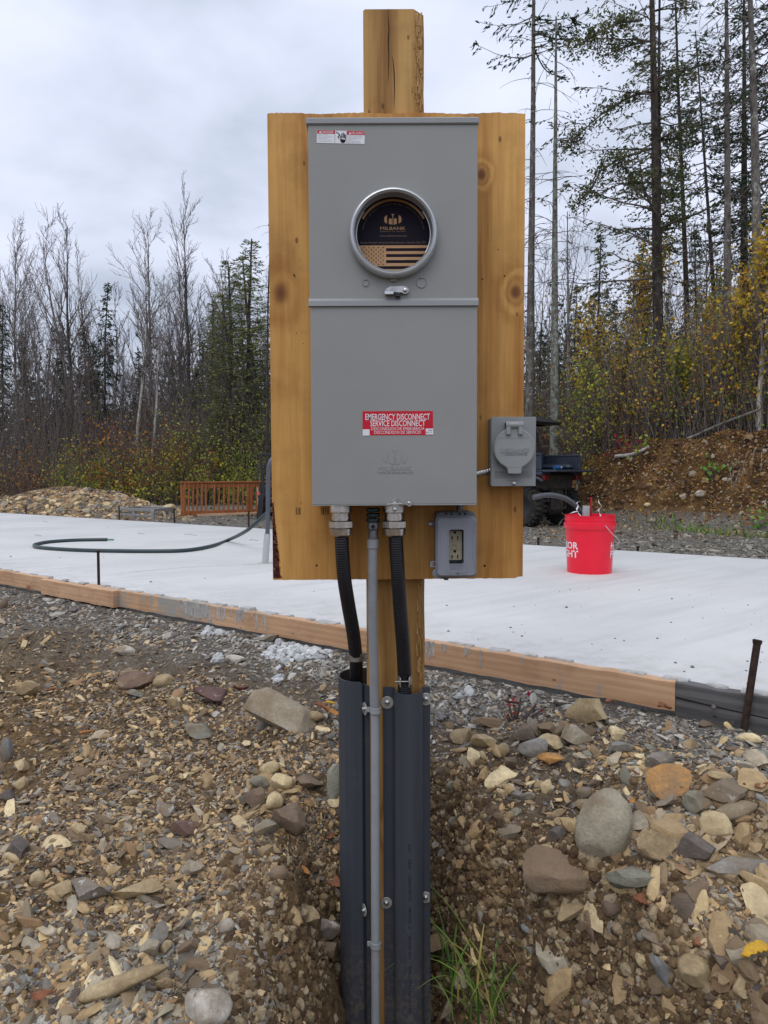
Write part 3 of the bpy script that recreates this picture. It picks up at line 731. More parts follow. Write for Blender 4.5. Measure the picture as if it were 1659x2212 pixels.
# u0,u1,v0,v1, kind, shape, label
ROCKS = [
 (527,687,1509,1599,'greytan','a','biggest flat-topped grey-tan boulder left of the post'),
 (254,345,1454,1496,'maroon','a','maroon rock with grey streaks left of the big boulder'),
 (332,375,1459,1489,'tan','r','pale rock touching the right end of the maroon rock'),
 (271,317,1489,1506,'green','f','grey slab lying just in front of the maroon rock'),
 (242,292,1398,1421,'white','a','white-crusted rock alone on the gravel, upper left'),
 (487,530,1414,1434,'white','f','white lump of concrete left of the cement spill'),
 (395,457,1566,1600,'green','a','grey-green rock below and left of the big boulder'),
 (361,392,1506,1531,'tan','a','small tan block midway between maroon rock and big boulder'),
 (420,492,1486,1530,'maroon','f','slanting reddish slab pointing at the big boulder'),
 (40,90,1474,1510,'tan','a','squared tan rock near the left edge of the picture'),
 (0,17,1292,1322,'brown','r','round brown rock cut by the left edge near the form boards'),
 (555,604,1368,1392,'grey','f','grey chip of concrete below the longest form board'),
 (658,697,1538,1563,'tan','r','tan lump at the right end of the big boulder'),
 (0,30,1600,1660,'blue','a','blue-grey rock cut by the left edge halfway down'),
 (561,606,1649,1680,'cream','r','cream oval stone on top of the cluster left of the guard'),
 (585,638,1673,1715,'cream','a','cream angular stone in the cluster left of the guard'),
 (574,614,1714,1757,'cream','r','smooth cream egg-shaped stone above the big brown block'),
 (637,698,1678,1715,'brown','f','dark brown slab right of the cream stones'),
 (587,663,1744,1814,'brown','b','big square brown block left of the guard'),
 (701,738,1660,1750,'green','b','tall pale boulder touching the left guard'),
 (540,585,1680,1705,'green','r','greenish flat pebble left of the cream stones'),
 (515,553,1713,1742,'dark','a','dark small block at the left of the cluster'),
 (530,576,1704,1760,'brown','a','reddish brown rock beside the egg-shaped stone'),
 (550,603,1768,1810,'green','f','grey-green wedge below the cluster left of the guard'),
 (15,62,1815,1859,'dark','a','dark wedge-shaped rock at the far left'),
 (150,187,1781,1806,'cream','a','small cream wedge left, right of the dark wedge'),
 (172,204,1801,1821,'tan','a','tan chip just below the small cream wedge'),
 (371,422,1770,1805,'maroon','f','flat purplish slab in the middle of the left slope'),
 (332,378,1736,1770,'speck','a','mottled rock above the flat purplish slab'),
 (149,246,1903,1956,'speck','f','grey slab splashed with white on the left slope'),
 (101,160,1905,1946,'tan','a','tan rock left of the white-splashed slab'),
 (65,98,1884,1921,'tan','r','rounded tan stone left of the white-splashed slab'),
 (202,353,1898,1962,'tan','l','long tan flagstone sunk in the left slope'),
 (392,443,1862,1897,'greytan','f','grey flat stone right of the long flagstone'),
 (174,360,2091,2169,'tan','L','long log-shaped tan stone at the bottom left'),
 (369,421,1973,2024,'greytan','l','oblong tan stone standing on the slope below the flagstone'),
 (298,344,2034,2071,'greytan','a','pale cube above the log-shaped stone'),
 (342,372,2038,2066,'tan','a','small tan cube right of the pale cube'),
 (385,426,2035,2064,'brown','a','brown lump right of the two small cubes'),
 (472,508,1988,2020,'white','r','bright white lump on the dark soil left of the guard'),
 (635,692,1960,2000,'tan','f','flat tan stone beside the guard in the trench'),
 (670,737,1990,2036,'speck','b','speckled grey block against the left guard'),
 (680,733,2038,2076,'brown','a','brown block below the speckled one at the guard'),
 (395,503,2145,2225,'white','r','whitish clay boulder cut by the bottom edge'),
 (555,592,1828,1856,'tan','a','orange-tan cube below the big brown block'),
 (582,623,1873,1906,'brown','r','brown rock in the trench edge left of the guard'),
 (30,63,1642,1671,'cream','a','cream block upper of two at the left edge'),
 (30,63,1682,1717,'cream','a','cream block lower of two at the left edge'),
 (0,33,1706,1740,'dark','a','dark rock cut by the left edge below the cream blocks'),
 (1244,1366,1725,1872,'greytan','R','large smooth upright boulder right of the post'),
 (1399,1490,1660,1735,'orange','a','bright orange rock on the right'),
 (1127,1318,1851,1940,'brown','W','long wedge-shaped brown rock below the smooth boulder'),
 (1349,1408,1760,1804,'greytan','b','squarish pale rock right of the smooth boulder'),
 (1372,1458,1797,1861,'tan','a','angular tan rock right of the smooth boulder'),
 (1314,1413,1875,1935,'green','f','grey-green flat rock below the smooth boulder'),
 (1527,1665,1860,1904,'grey','l','long grey slab at the right edge'),
 (1467,1555,1812,1880,'dark','b','dark two-sided rock above the long grey slab'),
 (1519,1640,1684,1740,'speck','f','large speckled grey rock at the upper right'),
 (1473,1539,1709,1760,'green','a','olive rock right below the orange one'),
 (1539,1637,1738,1776,'greytan','r','pale rounded rock under the speckled grey one'),
 (1160,1214,1827,1858,'cream','r','ribbed cream round stone behind the wedge-shaped rock'),
 (1197,1270,1948,1992,'tan','f','layered tan stone below the wedge-shaped rock'),
 (1451,1500,1932,1990,'dark','a','dark brown rock below the long grey slab'),
 (1479,1535,1910,1962,'brown','a','brown rock leaning beside the dark brown one'),
 (1462,1540,2066,2137,'tan','r','round pale boulder near the bottom right corner'),
 (1404,1470,2078,2162,'blue','l','steep blue-grey slab left of the round pale boulder'),
 (1374,1410,2062,2094,'cream','b','pale square stone above the blue-grey slab'),
 (1571,1634,2038,2090,'greytan','f','tan slab above the yellow leaf at lower right'),
 (1536,1596,2060,2098,'dark','f','purplish grey slab right of the round pale boulder'),
 (1337,1364,1660,1714,'green','b','upright whitish block left of the orange rock'),
 (1242,1280,1703,1730,'blue','r','blue-grey pebble above the smooth boulder'),
 (1167,1194,1685,1722,'cream','a','slim cream stone left of the blue-grey pebble'),
 (1179,1224,1792,1827,'dark','a','dark block left of the smooth boulder'),
 (1575,1621,2108,2155,'tan','a','tan rock in the bottom right corner'),
 (1520,1556,2125,2172,'brown','a','brown wedge in the bottom right corner'),
 (1216,1308,1515,1576,'tan','b','tan boulder on the gravel in front of the form boards'),
 (1019,1100,1550,1576,'brown','f','thin flat stone lying right of the post'),
 (1108,1162,1568,1612,'dark','b','dark brown block left of the heap in front of the tan boulder'),
 (1160,1208,1562,1598,'brown','a','brown rock right of the dark block'),
 (1211,1284,1571,1617,'greytan','a','pale grey rock just below the tan boulder'),
 (1165,1219,1590,1625,'cream','a','cream and brown stone below the dark block'),
 (1118,1184,1601,1643,'grey','r','grey rounded rock in the heap right of the post'),
 (1154,1221,1624,1655,'orange','f','orange-tan slab in the heap right of the post'),
 (1391,1464,1630,1672,'speck','a','speckled rock above the orange one'),
 (1017,1072,1588,1622,'tan','a','tan rock under the thin flat stone'),
 (972,1021,1577,1616,'tan','a','tan rock close to the right of the post'),
 (1313,1364,1602,1632,'grey','f','flat grey rock left of the speckled one'),
 (1070,1101,1607,1641,'tan','r','little round tan rock under the dark block'),
 (1089,1121,1638,1666,'brown','a','small orange-brown rock below the grey rounded one'),
 (1531,1587,1670,1691,'cream','r','cream oblong stone on the speckled grey rock'),
 (1622,1662,1668,1692,'blue','r','white-dusted blue rock at the right edge'),
 (1300,1345,1945,1985,'brown','r','brown lump between the layered stone and the dark rocks'),
 (1240,1300,1985,2015,'brown','f','embedded brown slab over the soil hollow'),
]
nrock = 0
def add_rock(u0, u1, v0, v1, mk, sh, label=None, group=None, up=.42, name='rock'):
    global nrock
    nrock += 1
    uc = (u0 + u1) / 2; vb = v1 - (v1 - v0) * .32
    x, y, z, f = hit(np.array([uc]), np.array([vb]))
    if not f[0]: return
    x, y, z = float(x[0]), float(y[0]), float(z[0]); k = y / F * 1.03
    r_ = np.random.RandomState(nrock * 7 + 3)
    W, H = (u1 - u0) * k / 2, (v1 - v0) * k / 2
    gx_, gy_ = slopes(np.array([x]), np.array([y])); el = math.atan2(HC - z, y)         # view is tilted down, so part of the height is depth
    D = {'r': .9, 'a': .85, 'f': 1.1, 'l': .6, 'b': .8, 'R': .8, 'W': .55, 'L': .3}[sh] * min(W, H * 1.3)
    Hz = {'f': .85, 'r': 1.0, 'a': 1.0, 'b': 1.05, 'l': .9, 'R': 1.06, 'W': 1.0, 'L': 1.0}[sh] * H * .95
    big = (u1 - u0) > 60
    V0, F0 = (V4, F4) if big else (V3, F3)
    if sh in 'rR': V = rock_shape(r_, V0, planes=3 if sh == 'R' else 7, lo=.72 if sh == 'r' else .78, hi=.95, rough=.035)
    elif sh == 'b': V = rock_shape(r_, V0, planes=11, lo=.5, hi=.66, rough=.02)
    else: V = rock_shape(r_, V0, planes=15, lo=.38, hi=.80, rough=.035)
    V = V * np.array([W, D, Hz])
    if sh == 'R': V[:, 0] *= 1 - .28 * (V[:, 2] / Hz * .5); V[:, 0] += .18 * V[:, 2]
    if sh == 'W': V[:, 2] *= 1 - .45 * (V[:, 0] / W); V[:, 2] -= .12 * V[:, 0]
    if sh == 'L':
        V = rock_shape(r_, V4, planes=4, lo=.8, hi=.95, rough=.03); V = np.sign(V) * np.abs(V) ** np.array([.75, 1, 1]); V = V * np.array([math.hypot(W, H) * .97, D * 1.3, H * .46]); V[:, 2] *= 1 - .18 * V[:, 0] / W; V[:, 2] += .002 * np.sin(V[:, 0] / W * 2.5)
        a = .30; V = np.stack([V[:, 0] * math.cos(a) - V[:, 2] * math.sin(a), V[:, 1], V[:, 0] * math.sin(a) + V[:, 2] * math.cos(a)], -1)
    elif sh == 'l':
        a = {'tan': .22, 'greytan': .85, 'blue': -1.0, 'grey': -.05}.get(mk, 0)
        w_, h_ = W, Hz; L = math.hypot(W, H); V = V / np.array([W, D, Hz]) * np.array([L * .98, D, L * (.17 if mk in ('tan', 'greytan') else .33 if mk == 'blue' else .30)])
        V = np.stack([V[:, 0] * math.cos(a) - V[:, 2] * math.sin(a), V[:, 1], V[:, 0] * math.sin(a) + V[:, 2] * math.cos(a)], -1)
    elif sh != 'R' and sh != 'W':
        a = r_.uniform(-.3, .3); V = np.stack([V[:, 0] * math.cos(a) - V[:, 2] * math.sin(a), V[:, 1], V[:, 0] * math.sin(a) + V[:, 2] * math.cos(a)], -1)
        V[:, 0] *= W / max(1e-6, abs(V[:, 0]).max())
    # tilt back towards the slope
    a = -min(.7, el * .55); V = np.stack([V[:, 0], V[:, 1] * math.cos(a) - V[:, 2] * math.sin(a), V[:, 1] * math.sin(a) + V[:, 2] * math.cos(a)], -1)
    zz2 = V[:, 2].min(); cz = z - zz2 * .62
    me = mesh_np(name, V, [F0], RM[mk], False)
    o = link(name, me, None, Vector((x, y, cz)), label, 'rock', group)
    me.polygons.foreach_set('use_smooth', np.ones(len(me.polygons), bool)); me.set_sharp_from_angle(angle=R(28 if sh not in 'rRL' else 60))
    return o
for r_ in ROCKS: add_rock(*r_)
occ = [((a + b_) / 2, (c_ + d_) / 2, (b_ - a) / 2) for a, b_, c_, d_, *_ in ROCKS]
# the rest of the three hundred largest: fist-sized stones between them, copies of twelve meshes
proto = []
for i in range(12):
    mk = ['tan', 'brown', 'grey', 'cream', 'dark', 'greytan', 'green', 'maroon', 'speck', 'blue', 'brown', 'tan'][i]
    V = rock_shape(rs, V3, planes=11, lo=.42, hi=.8, rough=.025); me = mesh_np('small_rock', V, [F3], RM[mk]); me.polygons.foreach_set('use_smooth', np.ones(len(me.polygons), bool)); me.set_sharp_from_angle(angle=R(30)); proto.append((me, mk))
used = set(); n_ = 0; tries = 0; rr = random.Random(12)
adj = {'tan': 'tan', 'brown': 'brown', 'grey': 'grey', 'cream': 'cream', 'dark': 'blackish', 'greytan': 'grey-tan', 'green': 'greenish grey', 'maroon': 'maroon', 'speck': 'speckled grey', 'blue': 'bluish grey'}
while n_ < 205 and tries < 4000:
    tries += 1
    side = rr.random()
    u, v = (rr.uniform(0, 720), 1500 + 712 * rr.random() ** .8) if side < .45 else (rr.uniform(940, 1659), 1600 + 600 * rr.random())
    if v > 1850 and 930 < u < 1130: continue
    s = rr.uniform(6, 12.5) if side < .45 else rr.uniform(8, 17)
    if any(abs(u - a) < (c_ + s) * .9 and abs(v - b_) < (c_ + s) * .7 for a, b_, c_ in occ): continue
    x, y, z, f = hit(np.array([u]), np.array([v]))
    if not f[0] or not slabmask(x, y, .12)[0]: continue
    occ.append((u, v, s)); x, y, z = float(x[0]), float(y[0]), float(z[0]); k = y / F * s
    me, mk = rr.choice(proto); h = k * rr.uniform(.4, .75)
    o = link('small_rock', me, None, Vector((x, y, z + h * .4)))
    o.scale = (k * rr.uniform(.9, 1.2), k * rr.uniform(.7, 1.0), h); gx_, gy_ = slopes(np.array([x]), np.array([y]))
    o.rotation_euler = (math.atan(float(np.clip(gy_[0], -1, 1))) + rr.gauss(0, .2), -math.atan(float(np.clip(gx_[0], -1, 1))) + rr.gauss(0, .2), rr.uniform(0, 6.28))
    sd_ = 'left' if u < 830 else 'right'; lab = None
    for du, dv_, nm in sorted(((((r_[0] + r_[1]) / 2 - u), ((r_[2] + r_[3]) / 2 - v), r_[6]) for r_ in ROCKS if len(r_[6].split()) <= 9), key=lambda q: q[0] ** 2 + q[1] ** 2)[:7]:
        rel = ('left of' if du > 0 else 'right of') if abs(du) > abs(dv_) * 1.2 else ('above' if dv_ > 0 else 'below')
        c_ = '%s stone %s the %s' % (adj[mk], rel, nm)
        if c_ not in used: lab = c_; used.add(c_); break
    tag(o, lab or 'fist-sized %s stone among the gravel to the %s of the post' % (adj[mk], sd_), 'rock', 'fist-sized stones %s of the post' % sd_); n_ += 1

# rubble heap behind the slab, left
for i in range(60):
    u = rr.uniform(0, 262) if i < 44 else rr.uniform(262, 420); v = rr.uniform(1064 + abs(u - 130) * .12, 1108 + u * .03); s = rr.uniform(4.5, 12) if i < 44 else rr.uniform(3, 9)
    x, y, z, f = hit(np.array([u]), np.array([v]))
    if not f[0] or not slabmask(x, y, .2)[0]: continue
    x, y, z = float(x[0]), float(y[0]), float(z[0]); k = min(.18, y / F * s); me, mk = proto[rr.choice([0, 0, 3, 5, 1, 2, 6, 11])]
    o = link('heap_rock', me, None, Vector((x, y, z + k * .3))); o.scale = (k, k * .8, k * .65); o.rotation_euler = (rr.gauss(0, .4), rr.gauss(0, .4), rr.uniform(0, 6))
    tag(o, '%s rock %s' % (adj[mk], 'on the rubble heap behind the slab at left' if i < 44 else 'beside the metal frame behind the slab'), 'rock', '%s rocks %s' % (adj[mk], 'of the rubble heap' if i < 44 else 'by the metal frame'))
u = rs.uniform(-20, 420, 5200); v = rs.uniform(1050, 1125, 5200); x, y, z, f = hit(u, v); k_ = f & slabmask(x, y, .15) & (y < 19); x, y, z = x[k_], y[k_], z[k_]
s = .035 * np.exp(rs.normal(0, .4, len(x))); A, Bf = stones_np(rs, np.stack([x, y, z], -1), np.stack([s, s * .8, s * .5], -1), LIB1, .5)
link('heap_gravel', mesh_np('heap_gravel', A, [Bf], M_sf), label='loose tan stones heaped behind the slab at left', kind='stuff')
# bank debris on the right
u = rs.uniform(1150, 1700, 7000); v = rs.uniform(900, 1165, 7000); x, y, z, f = hit(u, v); k_ = f & slabmask(x, y, .2) & (y > 7); x, y, z = x[k_], y[k_], z[k_]
s = np.clip(.013 * np.exp(rs.normal(0, .6, len(x))), 0, .07); A, Bf = stones_np(rs, np.stack([x, y, z], -1), np.stack([s, s * .8, s * .6], -1), LIB1, .8)
M_bs = islands('bank_stones', [(0.20, 0.11, 0.05), (0.30, 0.19, 0.09), (0.09, 0.05, 0.03), (0.26, 0.18, 0.10), (0.13, 0.07, 0.035), (0.34, 0.29, 0.22), (0.24, 0.13, 0.05), (0.07, 0.045, 0.03)], .95, nscale=20)
link('bank_debris', mesh_np('bank_debris', A, [Bf], M_bs), label='earthy crumbs and stones over the orange-brown bank', kind='stuff')
for (u, v, s, mk, lab) in ((1212, 1069, 8, 'tan', 'tan rock on the bank right behind the red bucket'), (1513, 1070, 12, 'white', 'pale rock near the foot of the bank, far right'), (1398, 1092, 7, 'cream', 'cream rock at the bank foot, second from the right'), (1410, 1128, 9, 'white', 'whitish rock in the grass at the bank foot'), (1590, 1142, 9, 'greytan', 'grey rock at the foot of the bank by the right edge'), (1350, 1140, 6, 'tan', 'small tan rock where bank and track meet'),
                           (366, 1103, 15, 'cream', 'rounded cream rock left of the wooden railing'), (1458, 1000, 7, 'brown', 'brown rock high on the bank')):
    add_rock(u - s, u + s, v - s * .8, v + s * .6, mk, 'r', lab)

# fallen leaves near by: curled brown sheets
M_leafb = {k_: simple('dead_leaf_' + k_, c_, .7, var=.25, scale=90) for k_, c_ in (('rust', (0.24, 0.095, 0.045)), ('orange', (0.42, 0.19, 0.05)), ('maroon', (0.12, 0.03, 0.025)), ('yellow', (0.56, 0.33, 0.03)))}
for i, (u, v, s, kx, lab) in enumerate(((694, 1549, 14, 'rust', 'right end of the big boulder'), (714, 1536, 9, 'yellow', 'gravel beside the left guard'), (722, 1558, 12, 'orange', 'left guard below the yellow leaf'), (520, 1505, 14, 'maroon', 'front of the maroon slab'),
        (1105, 1537, 12, 'maroon', 'gravel right of the post'), (1112, 1560, 8, 'maroon', 'gravel under the other maroon leaf'), (1318, 1537, 11, 'rust', 'form boards beside the tan boulder'), (1435, 1550, 16, 'rust', 'gravel in front of the weathered board'), (1372, 1690, 8, 'rust', 'smooth boulder at its top right'), (1366, 1751, 8, 'orange', 'side of the smooth boulder'),
        (1392, 1974, 24, 'rust', 'stones below the grey-green rock'), (1515, 2065, 18, 'rust', 'round pale boulder, behind it'), (1640, 2098, 30, 'yellow', 'bottom right stones, largest of all'), (725, 1935, 20, 'rust', 'trench beside the left guard'), (660, 1902, 10, 'orange', 'trench edge above the rust leaf'), (715, 1825, 9, 'rust', 'left guard, on the slope'),
        (92, 2180, 20, 'rust', 'bottom left corner'), (186, 1602, 11, 'orange', 'left slope above the cream blocks'), (114, 1507, 10, 'rust', 'tan squared rock near the left edge'), (148, 1293, 9, 'orange', 'form board beside the thin stake'), (62, 1282, 7, 'rust', 'leftmost form board'), (1645, 1722, 12, 'rust', 'speckled grey rock by the right edge'))):
    x, y, z, f = hit(np.array([u]), np.array([v])); x, y, z = float(x[0]), float(y[0]), float(z[0]); k = y / F * s * 1.25
    rl_ = random.Random(i); n = 14; Vv_ = []; nb = 5
    for a in range(n + 1):
        t_ = a / n; wv = (math.sin(math.pi * t_ ** .8) * .55 + .05) * (1 + .25 * (rl_.random() - .5) + .18 * math.cos(a * 2.6))
        for b_ in range(nb):
            s2 = (b_ / (nb - 1) * 2 - 1); Vv_.append(((t_ * 2 - 1) * k, s2 * wv * k * .8, k * (.35 * s2 * s2 * rl_.uniform(.7, 1.2) + .25 * math.sin(t_ * 4 + i) + .06 * rl_.random())))
    Fc = [(a * nb + b_, a * nb + b_ + 1, (a + 1) * nb + b_ + 1, (a + 1) * nb + b_) for a in range(n) for b_ in range(nb - 1)]
    me = mesh_np('fallen_leaf', np.array(Vv_), [np.array(Fc)], M_leafb[kx], True)
    o = link('fallen_leaf', me, None, Vector((x, y, z + k * .3 + .02)), '%s fallen leaf near %s' % ({'rust': 'rust-brown', 'orange': 'orange', 'maroon': 'dark maroon', 'yellow': 'yellow-orange'}[kx], lab), 'leaf', 'fallen leaves near the post')
    o.rotation_euler = (rl_.uniform(-.5, .1) + .3, rl_.uniform(-.4, .4), rl_.uniform(-.6, .6))
    so_ = o.modifiers.new('thickness', 'SOLIDIFY'); so_.thickness = .0004

# grass tuft in the trench
def tuft(u, v, H, n, label, cols, spread=.10, name='grass_tuft', wid=.0035):
    x, y, z, f = hit(np.array([u]), np.array([v])); x, y, z = float(x[0]), float(y[0]), float(z[0]); rg = random.Random(int(u)); Vv_, Fc = [], []
    for i in range(n):
        a = rg.uniform(0, 6.28); L = H * rg.uniform(.35, 1.1); bx, by = rg.gauss(0, spread * .3), rg.gauss(0, spread * .3); lean = rg.uniform(.3, 1.25); w_ = wid * rg.uniform(.6, 1.2)
        k = len(Vv_); m_ = 8
        for j in range(m_ + 1):
            t_ = j / m_; ang = lean * t_ ** 1.2 * 1.25; r_ = L * (math.sin(ang) * t_ * .95); h = L * t_ * math.cos(ang * .8)
            ww = w_ * (1 - t_ ** 2) + .0002
            cx, cy = bx + math.cos(a) * r_, by + math.sin(a) * r_
            Vv_ += [(cx - math.sin(a) * ww, cy + math.cos(a) * ww, h), (cx, cy, h - ww * .5), (cx + math.sin(a) * ww, cy - math.cos(a) * ww, h)]
        for j in range(m_):
            b_ = k + j * 3; Fc += [(b_, b_ + 1, b_ + 4, b_ + 3), (b_ + 1, b_ + 2, b_ + 5, b_ + 4)]
    me = mesh_np(name, np.array(Vv_), [np.array(Fc)], cols, True); return link(name, me, None, Vector((x, y, z - .01)), label, 'grass')
M_grass = islands('grass_blades', [(0.10, 0.20, 0.035), (0.16, 0.28, 0.055), (0.07, 0.15, 0.03), (0.20, 0.30, 0.06), (0.13, 0.24, 0.045), (0.42, 0.36, 0.10), (0.11, 0.21, 0.04)], .55, nscale=10, transl=.25)
tuft(1040, 2150, .30, 62, 'tuft of long green grass growing in the trench right of the guard', M_grass, .2, wid=.0024)
for u, v, H, n, lab in ((1435, 1140, .22, 60, 'clump of green grass at the bank foot, left one'), (1505, 1150, .2, 70, 'clump of green grass at the bank foot, middle one'), (1592, 1158, .2, 60, 'clump of green grass at the bank foot, right one'), (1450, 1128, .25, 40, 'taller green grass just behind the left clump'), (1640, 1160, .15, 60, 'clump of grass at the right edge beyond the slab')):
    tuft(u, v, H, n, lab, M_grass, .9, wid=.008)
# ------------------------------------------------------------------ the service post and everything mounted on it
YP, YB, YBX = 1.620, 1.600, 1.480          # front of post, of backboard, of meter box
def X_(u, v, Y): return at(u, v, Y).x
def Z_(u, v, Y): return at(u, v, Y).z
class Pl:     # a vertical plane with its own frame-unit mapping (linearised around a point so that lines stay straight)
    def __init__(s, Y, u0, v0):
        s.Y = Y; c = at(u0, v0, Y); s.c = c; s.u0, s.v0 = u0, v0
        s.kx = (at(u0 + 1, v0, Y).x - c.x); s.kz = (at(u0, v0 + 1, Y).z - c.z)
    def x(s, u): return s.c.x + (u - s.u0) * s.kx
    def z(s, v): return s.c.z + (v - s.v0) * s.kz
    def p(s, u, v): return (s.x(u), s.z(v))

# wooden post
M_post = woodmat('post_wood', (0.25, 0.12, 0.032), (0.56, 0.335, 0.115), grain=70.0, ring=.15, rough=0.7, knots=((0.02, -0.19, .012),), bmp=.35)
xl, xr = X_(788, 700, YP), X_(918, 700, YP)
zt = Z_(850, 20, YP)
bb = B(); rng = random.Random(1); n = 90; rings = []
zb = -1.5
for i in range(n + 1):
    z = zb + (zt - zb) * i / n
    w = .006 + .005 * max(0, vnoise(z * 9, 0, 3)) ; w2 = .010 + .012 * (0.5 + float(vnoise(z * 16, 4, 3)))
    top_cut = .0
    ol = [(xl, YP + .004), (xl + .004, YP), (xr - .020 - w2 * .2, YP), (xr - w2 * .45, YP + .003 + w2 * .12), (xr - .002 * rng.random(), YP + .012), (xr, YP + .14), (xl, YP + .14)]
    rings.append([(x, y, z + ((-.006 if x > xr - .02 else 0) + rng.uniform(-.0006, .0006) if i == n else 0)) for x, y in ol])
bb.rings(rings)
post = bb.build('wooden_post', M_post, smooth=25, label='thick square timber post standing upright in the trench', cat='post', origin=((xl + xr) / 2, YP + .07, zb))
# drying cracks, sunk dark wedges with real width
pl = Pl(YP, 850, 130); M_crack = simple('crack_dark', (0.018, 0.010, 0.005), 1.0)
bb = B()
for path, w_ in (([(839, 19), (838.6, 40), (840.5, 60), (839, 90), (840, 120), (839, 160), (838, 180)], 1.1), ([(848, 122), (850, 140), (851.5, 160), (852, 200), (850, 246)], 1.1)):
    L = [(pl.x(u - w_ * math.sin(math.pi * min(1, (i + .3) / (len(path) - .6)))), pl.z(v)) for i, (u, v) in enumerate(path)]
    Rr = [(pl.x(u + w_ * math.sin(math.pi * min(1, (i + .3) / (len(path) - .6)))), pl.z(v)) for i, (u, v) in enumerate(path)]
    for i in range(len(path) - 1):
        k = len(bb.v); bb.add([(L[i][0], YP - .0006, L[i][1]), (Rr[i][0], YP - .0006, Rr[i][1]), (Rr[i + 1][0], YP - .0006, Rr[i + 1][1]), (L[i + 1][0], YP - .0006, L[i + 1][1])], [(0, 1, 2, 3)])
bb.build('drying_crack', M_crack, post)
# torn bark edge: slivers along the right arris
bb = B()
for i in range(170):
    z = rng.choice([rng.uniform(Z_(900, 240, YP), zt - .02), rng.uniform(Z_(900, 1475, YP), Z_(900, 1255, YP))])
    z = min(z, zt - .036); x = xr - .0045 - abs(rng.gauss(0, .008)); h = rng.uniform(.006, .030); w = rng.uniform(.0006, .0022)
    bb.rings([[(x - w, YP - .0003, z), (x, YP - .0022, z), (x + w, YP - .0003, z)], [(x - w + rng.uniform(-.002, .002), YP - .0003, z + h), (x + w * .1, YP - .0016, z + h * .9), (x + w * .25, YP - .0003, z + h)]])
bb.build('torn_edge', woodmat('torn_wood', (0.30, 0.165, 0.055), (0.58, 0.385, 0.165), grain=200.0, bmp=.5), post)

# plywood backboard
pb = Pl(YB, 857, 750)
x0, x1 = pb.x(583.5), pb.x(1132); zt_, zb_ = Z_(857, 243.5, YB), Z_(860, 1252, YB)
kn = [(X_(607, 633, YB), Z_(607, 633, YB), .016), (X_(1113, 631, YB), Z_(1113, 631, YB), .017), (X_(1040, 378, YB), Z_(1040, 378, YB), .012)]
M_ply = woodmat('plywood_face', (0.36, 0.150, 0.030), (0.72, 0.405, 0.120), knots=kn, grain=34.0, rough=0.62, wavy=2.2, ring=.085, knotc=(0.10, 0.022, 0.010), bmp=.12)
bb = B(); pts = []; n = 110
for i in range(n + 1):
    f = i / n; pts.append((x0 + (x1 - x0) * f, zt_ + .0012 * math.sin(f * 23) + rng.uniform(-.0009, .0009) - .002 * f))
nt_ = (X_(1118, 1252, YB), zb_ + .004)
for i in range(61):
    f = 1 - i / 60; x = x0 + (x1 - x0) * f
    pts.append((x, zb_ + (.004 if x > nt_[0] else 0) + .002 * f + rng.uniform(-.0007, .0007)))
bb.plate(pts, YB, YB + .0185)
board = bb.build('plywood_backboard', M_ply, label='golden knotty plywood board fixed across the post', cat='board')
# darker torn edge, glue marks at the lower left corner
M_red = islands('red_ply_edge', [(0.09, 0.015, 0.012), (0.16, 0.03, 0.02), (0.07, 0.02, 0.02), (0.30, 0.16, 0.09)], .9)
bb = B(); q0, q1, q2 = Z_(590, 1250, YB), Z_(590, 1130, YB), Z_(590, 1085, YB)
bb.plate([(x0 + .0004, q0 + .001), (x0 + .0165, q0 + .001), (x0 + .010, q0 + .08), (x0 + .004, q2 - .01), (x0 + .0004, q2)], YB - .0010, YB + .001)
for i in range(420):
    z = rng.uniform(q0 + .001, q1 if rng.random() < .8 else q2); wmax = .0195 * max(.12, (1 - (z - q0) / (q2 - q0)))
    x = x0 + .0008 + rng.random() * wmax; a = rng.uniform(.0005, .0018)
    a *= .7; bb.box((x - a, YB - .0016, z - a), (x + a, YB + .001, z + a * 1.3))
bb.build('torn_edge', M_red, board)
# screw holes and small dark pits
bb = B()
for u, v, r_ in ((684, 1221.5, 2.3), (1047, 1222, 2.6), (1042, 603, 1.8), (637, 597, 1.4), (1076, 539, 1.2), (640, 720, 1.2), (655, 742, 1.0), (1090, 596, 1.8), (635, 594, 1.8)):
    c_ = at(u, v, YB); bb.lathe((c_.x, YB + .002, c_.z), (0, -1, 0), [(r_ / F * YB, 0), (r_ / F * YB, .0024), (r_ / F * YB * .7, .0026)], 9, True, u)
bb.build('screw_hole', M_crack, board)
# faded ink stamp on the ply
bb = B()
for u, w in ((640, 2), (643.5, 1.5), (646, 1.2), (648, 2), (694, 1.2), (697, 1), (699, 2), (703, 1.5), (707, 1.2), (710, 1), (716, 1), (727, 1.5), (749, 1.6), (752, 1), (754.5, 2)):
    c_ = at(u, 1104, YB); bb.box((c_.x - w / F * .8, YB - .0004, c_.z - .008), (c_.x + w / F * .8, YB + .0008, c_.z + .008))
bb.build('ink_stamp', simple('ink', (0.15, 0.075, 0.03), .9), board)

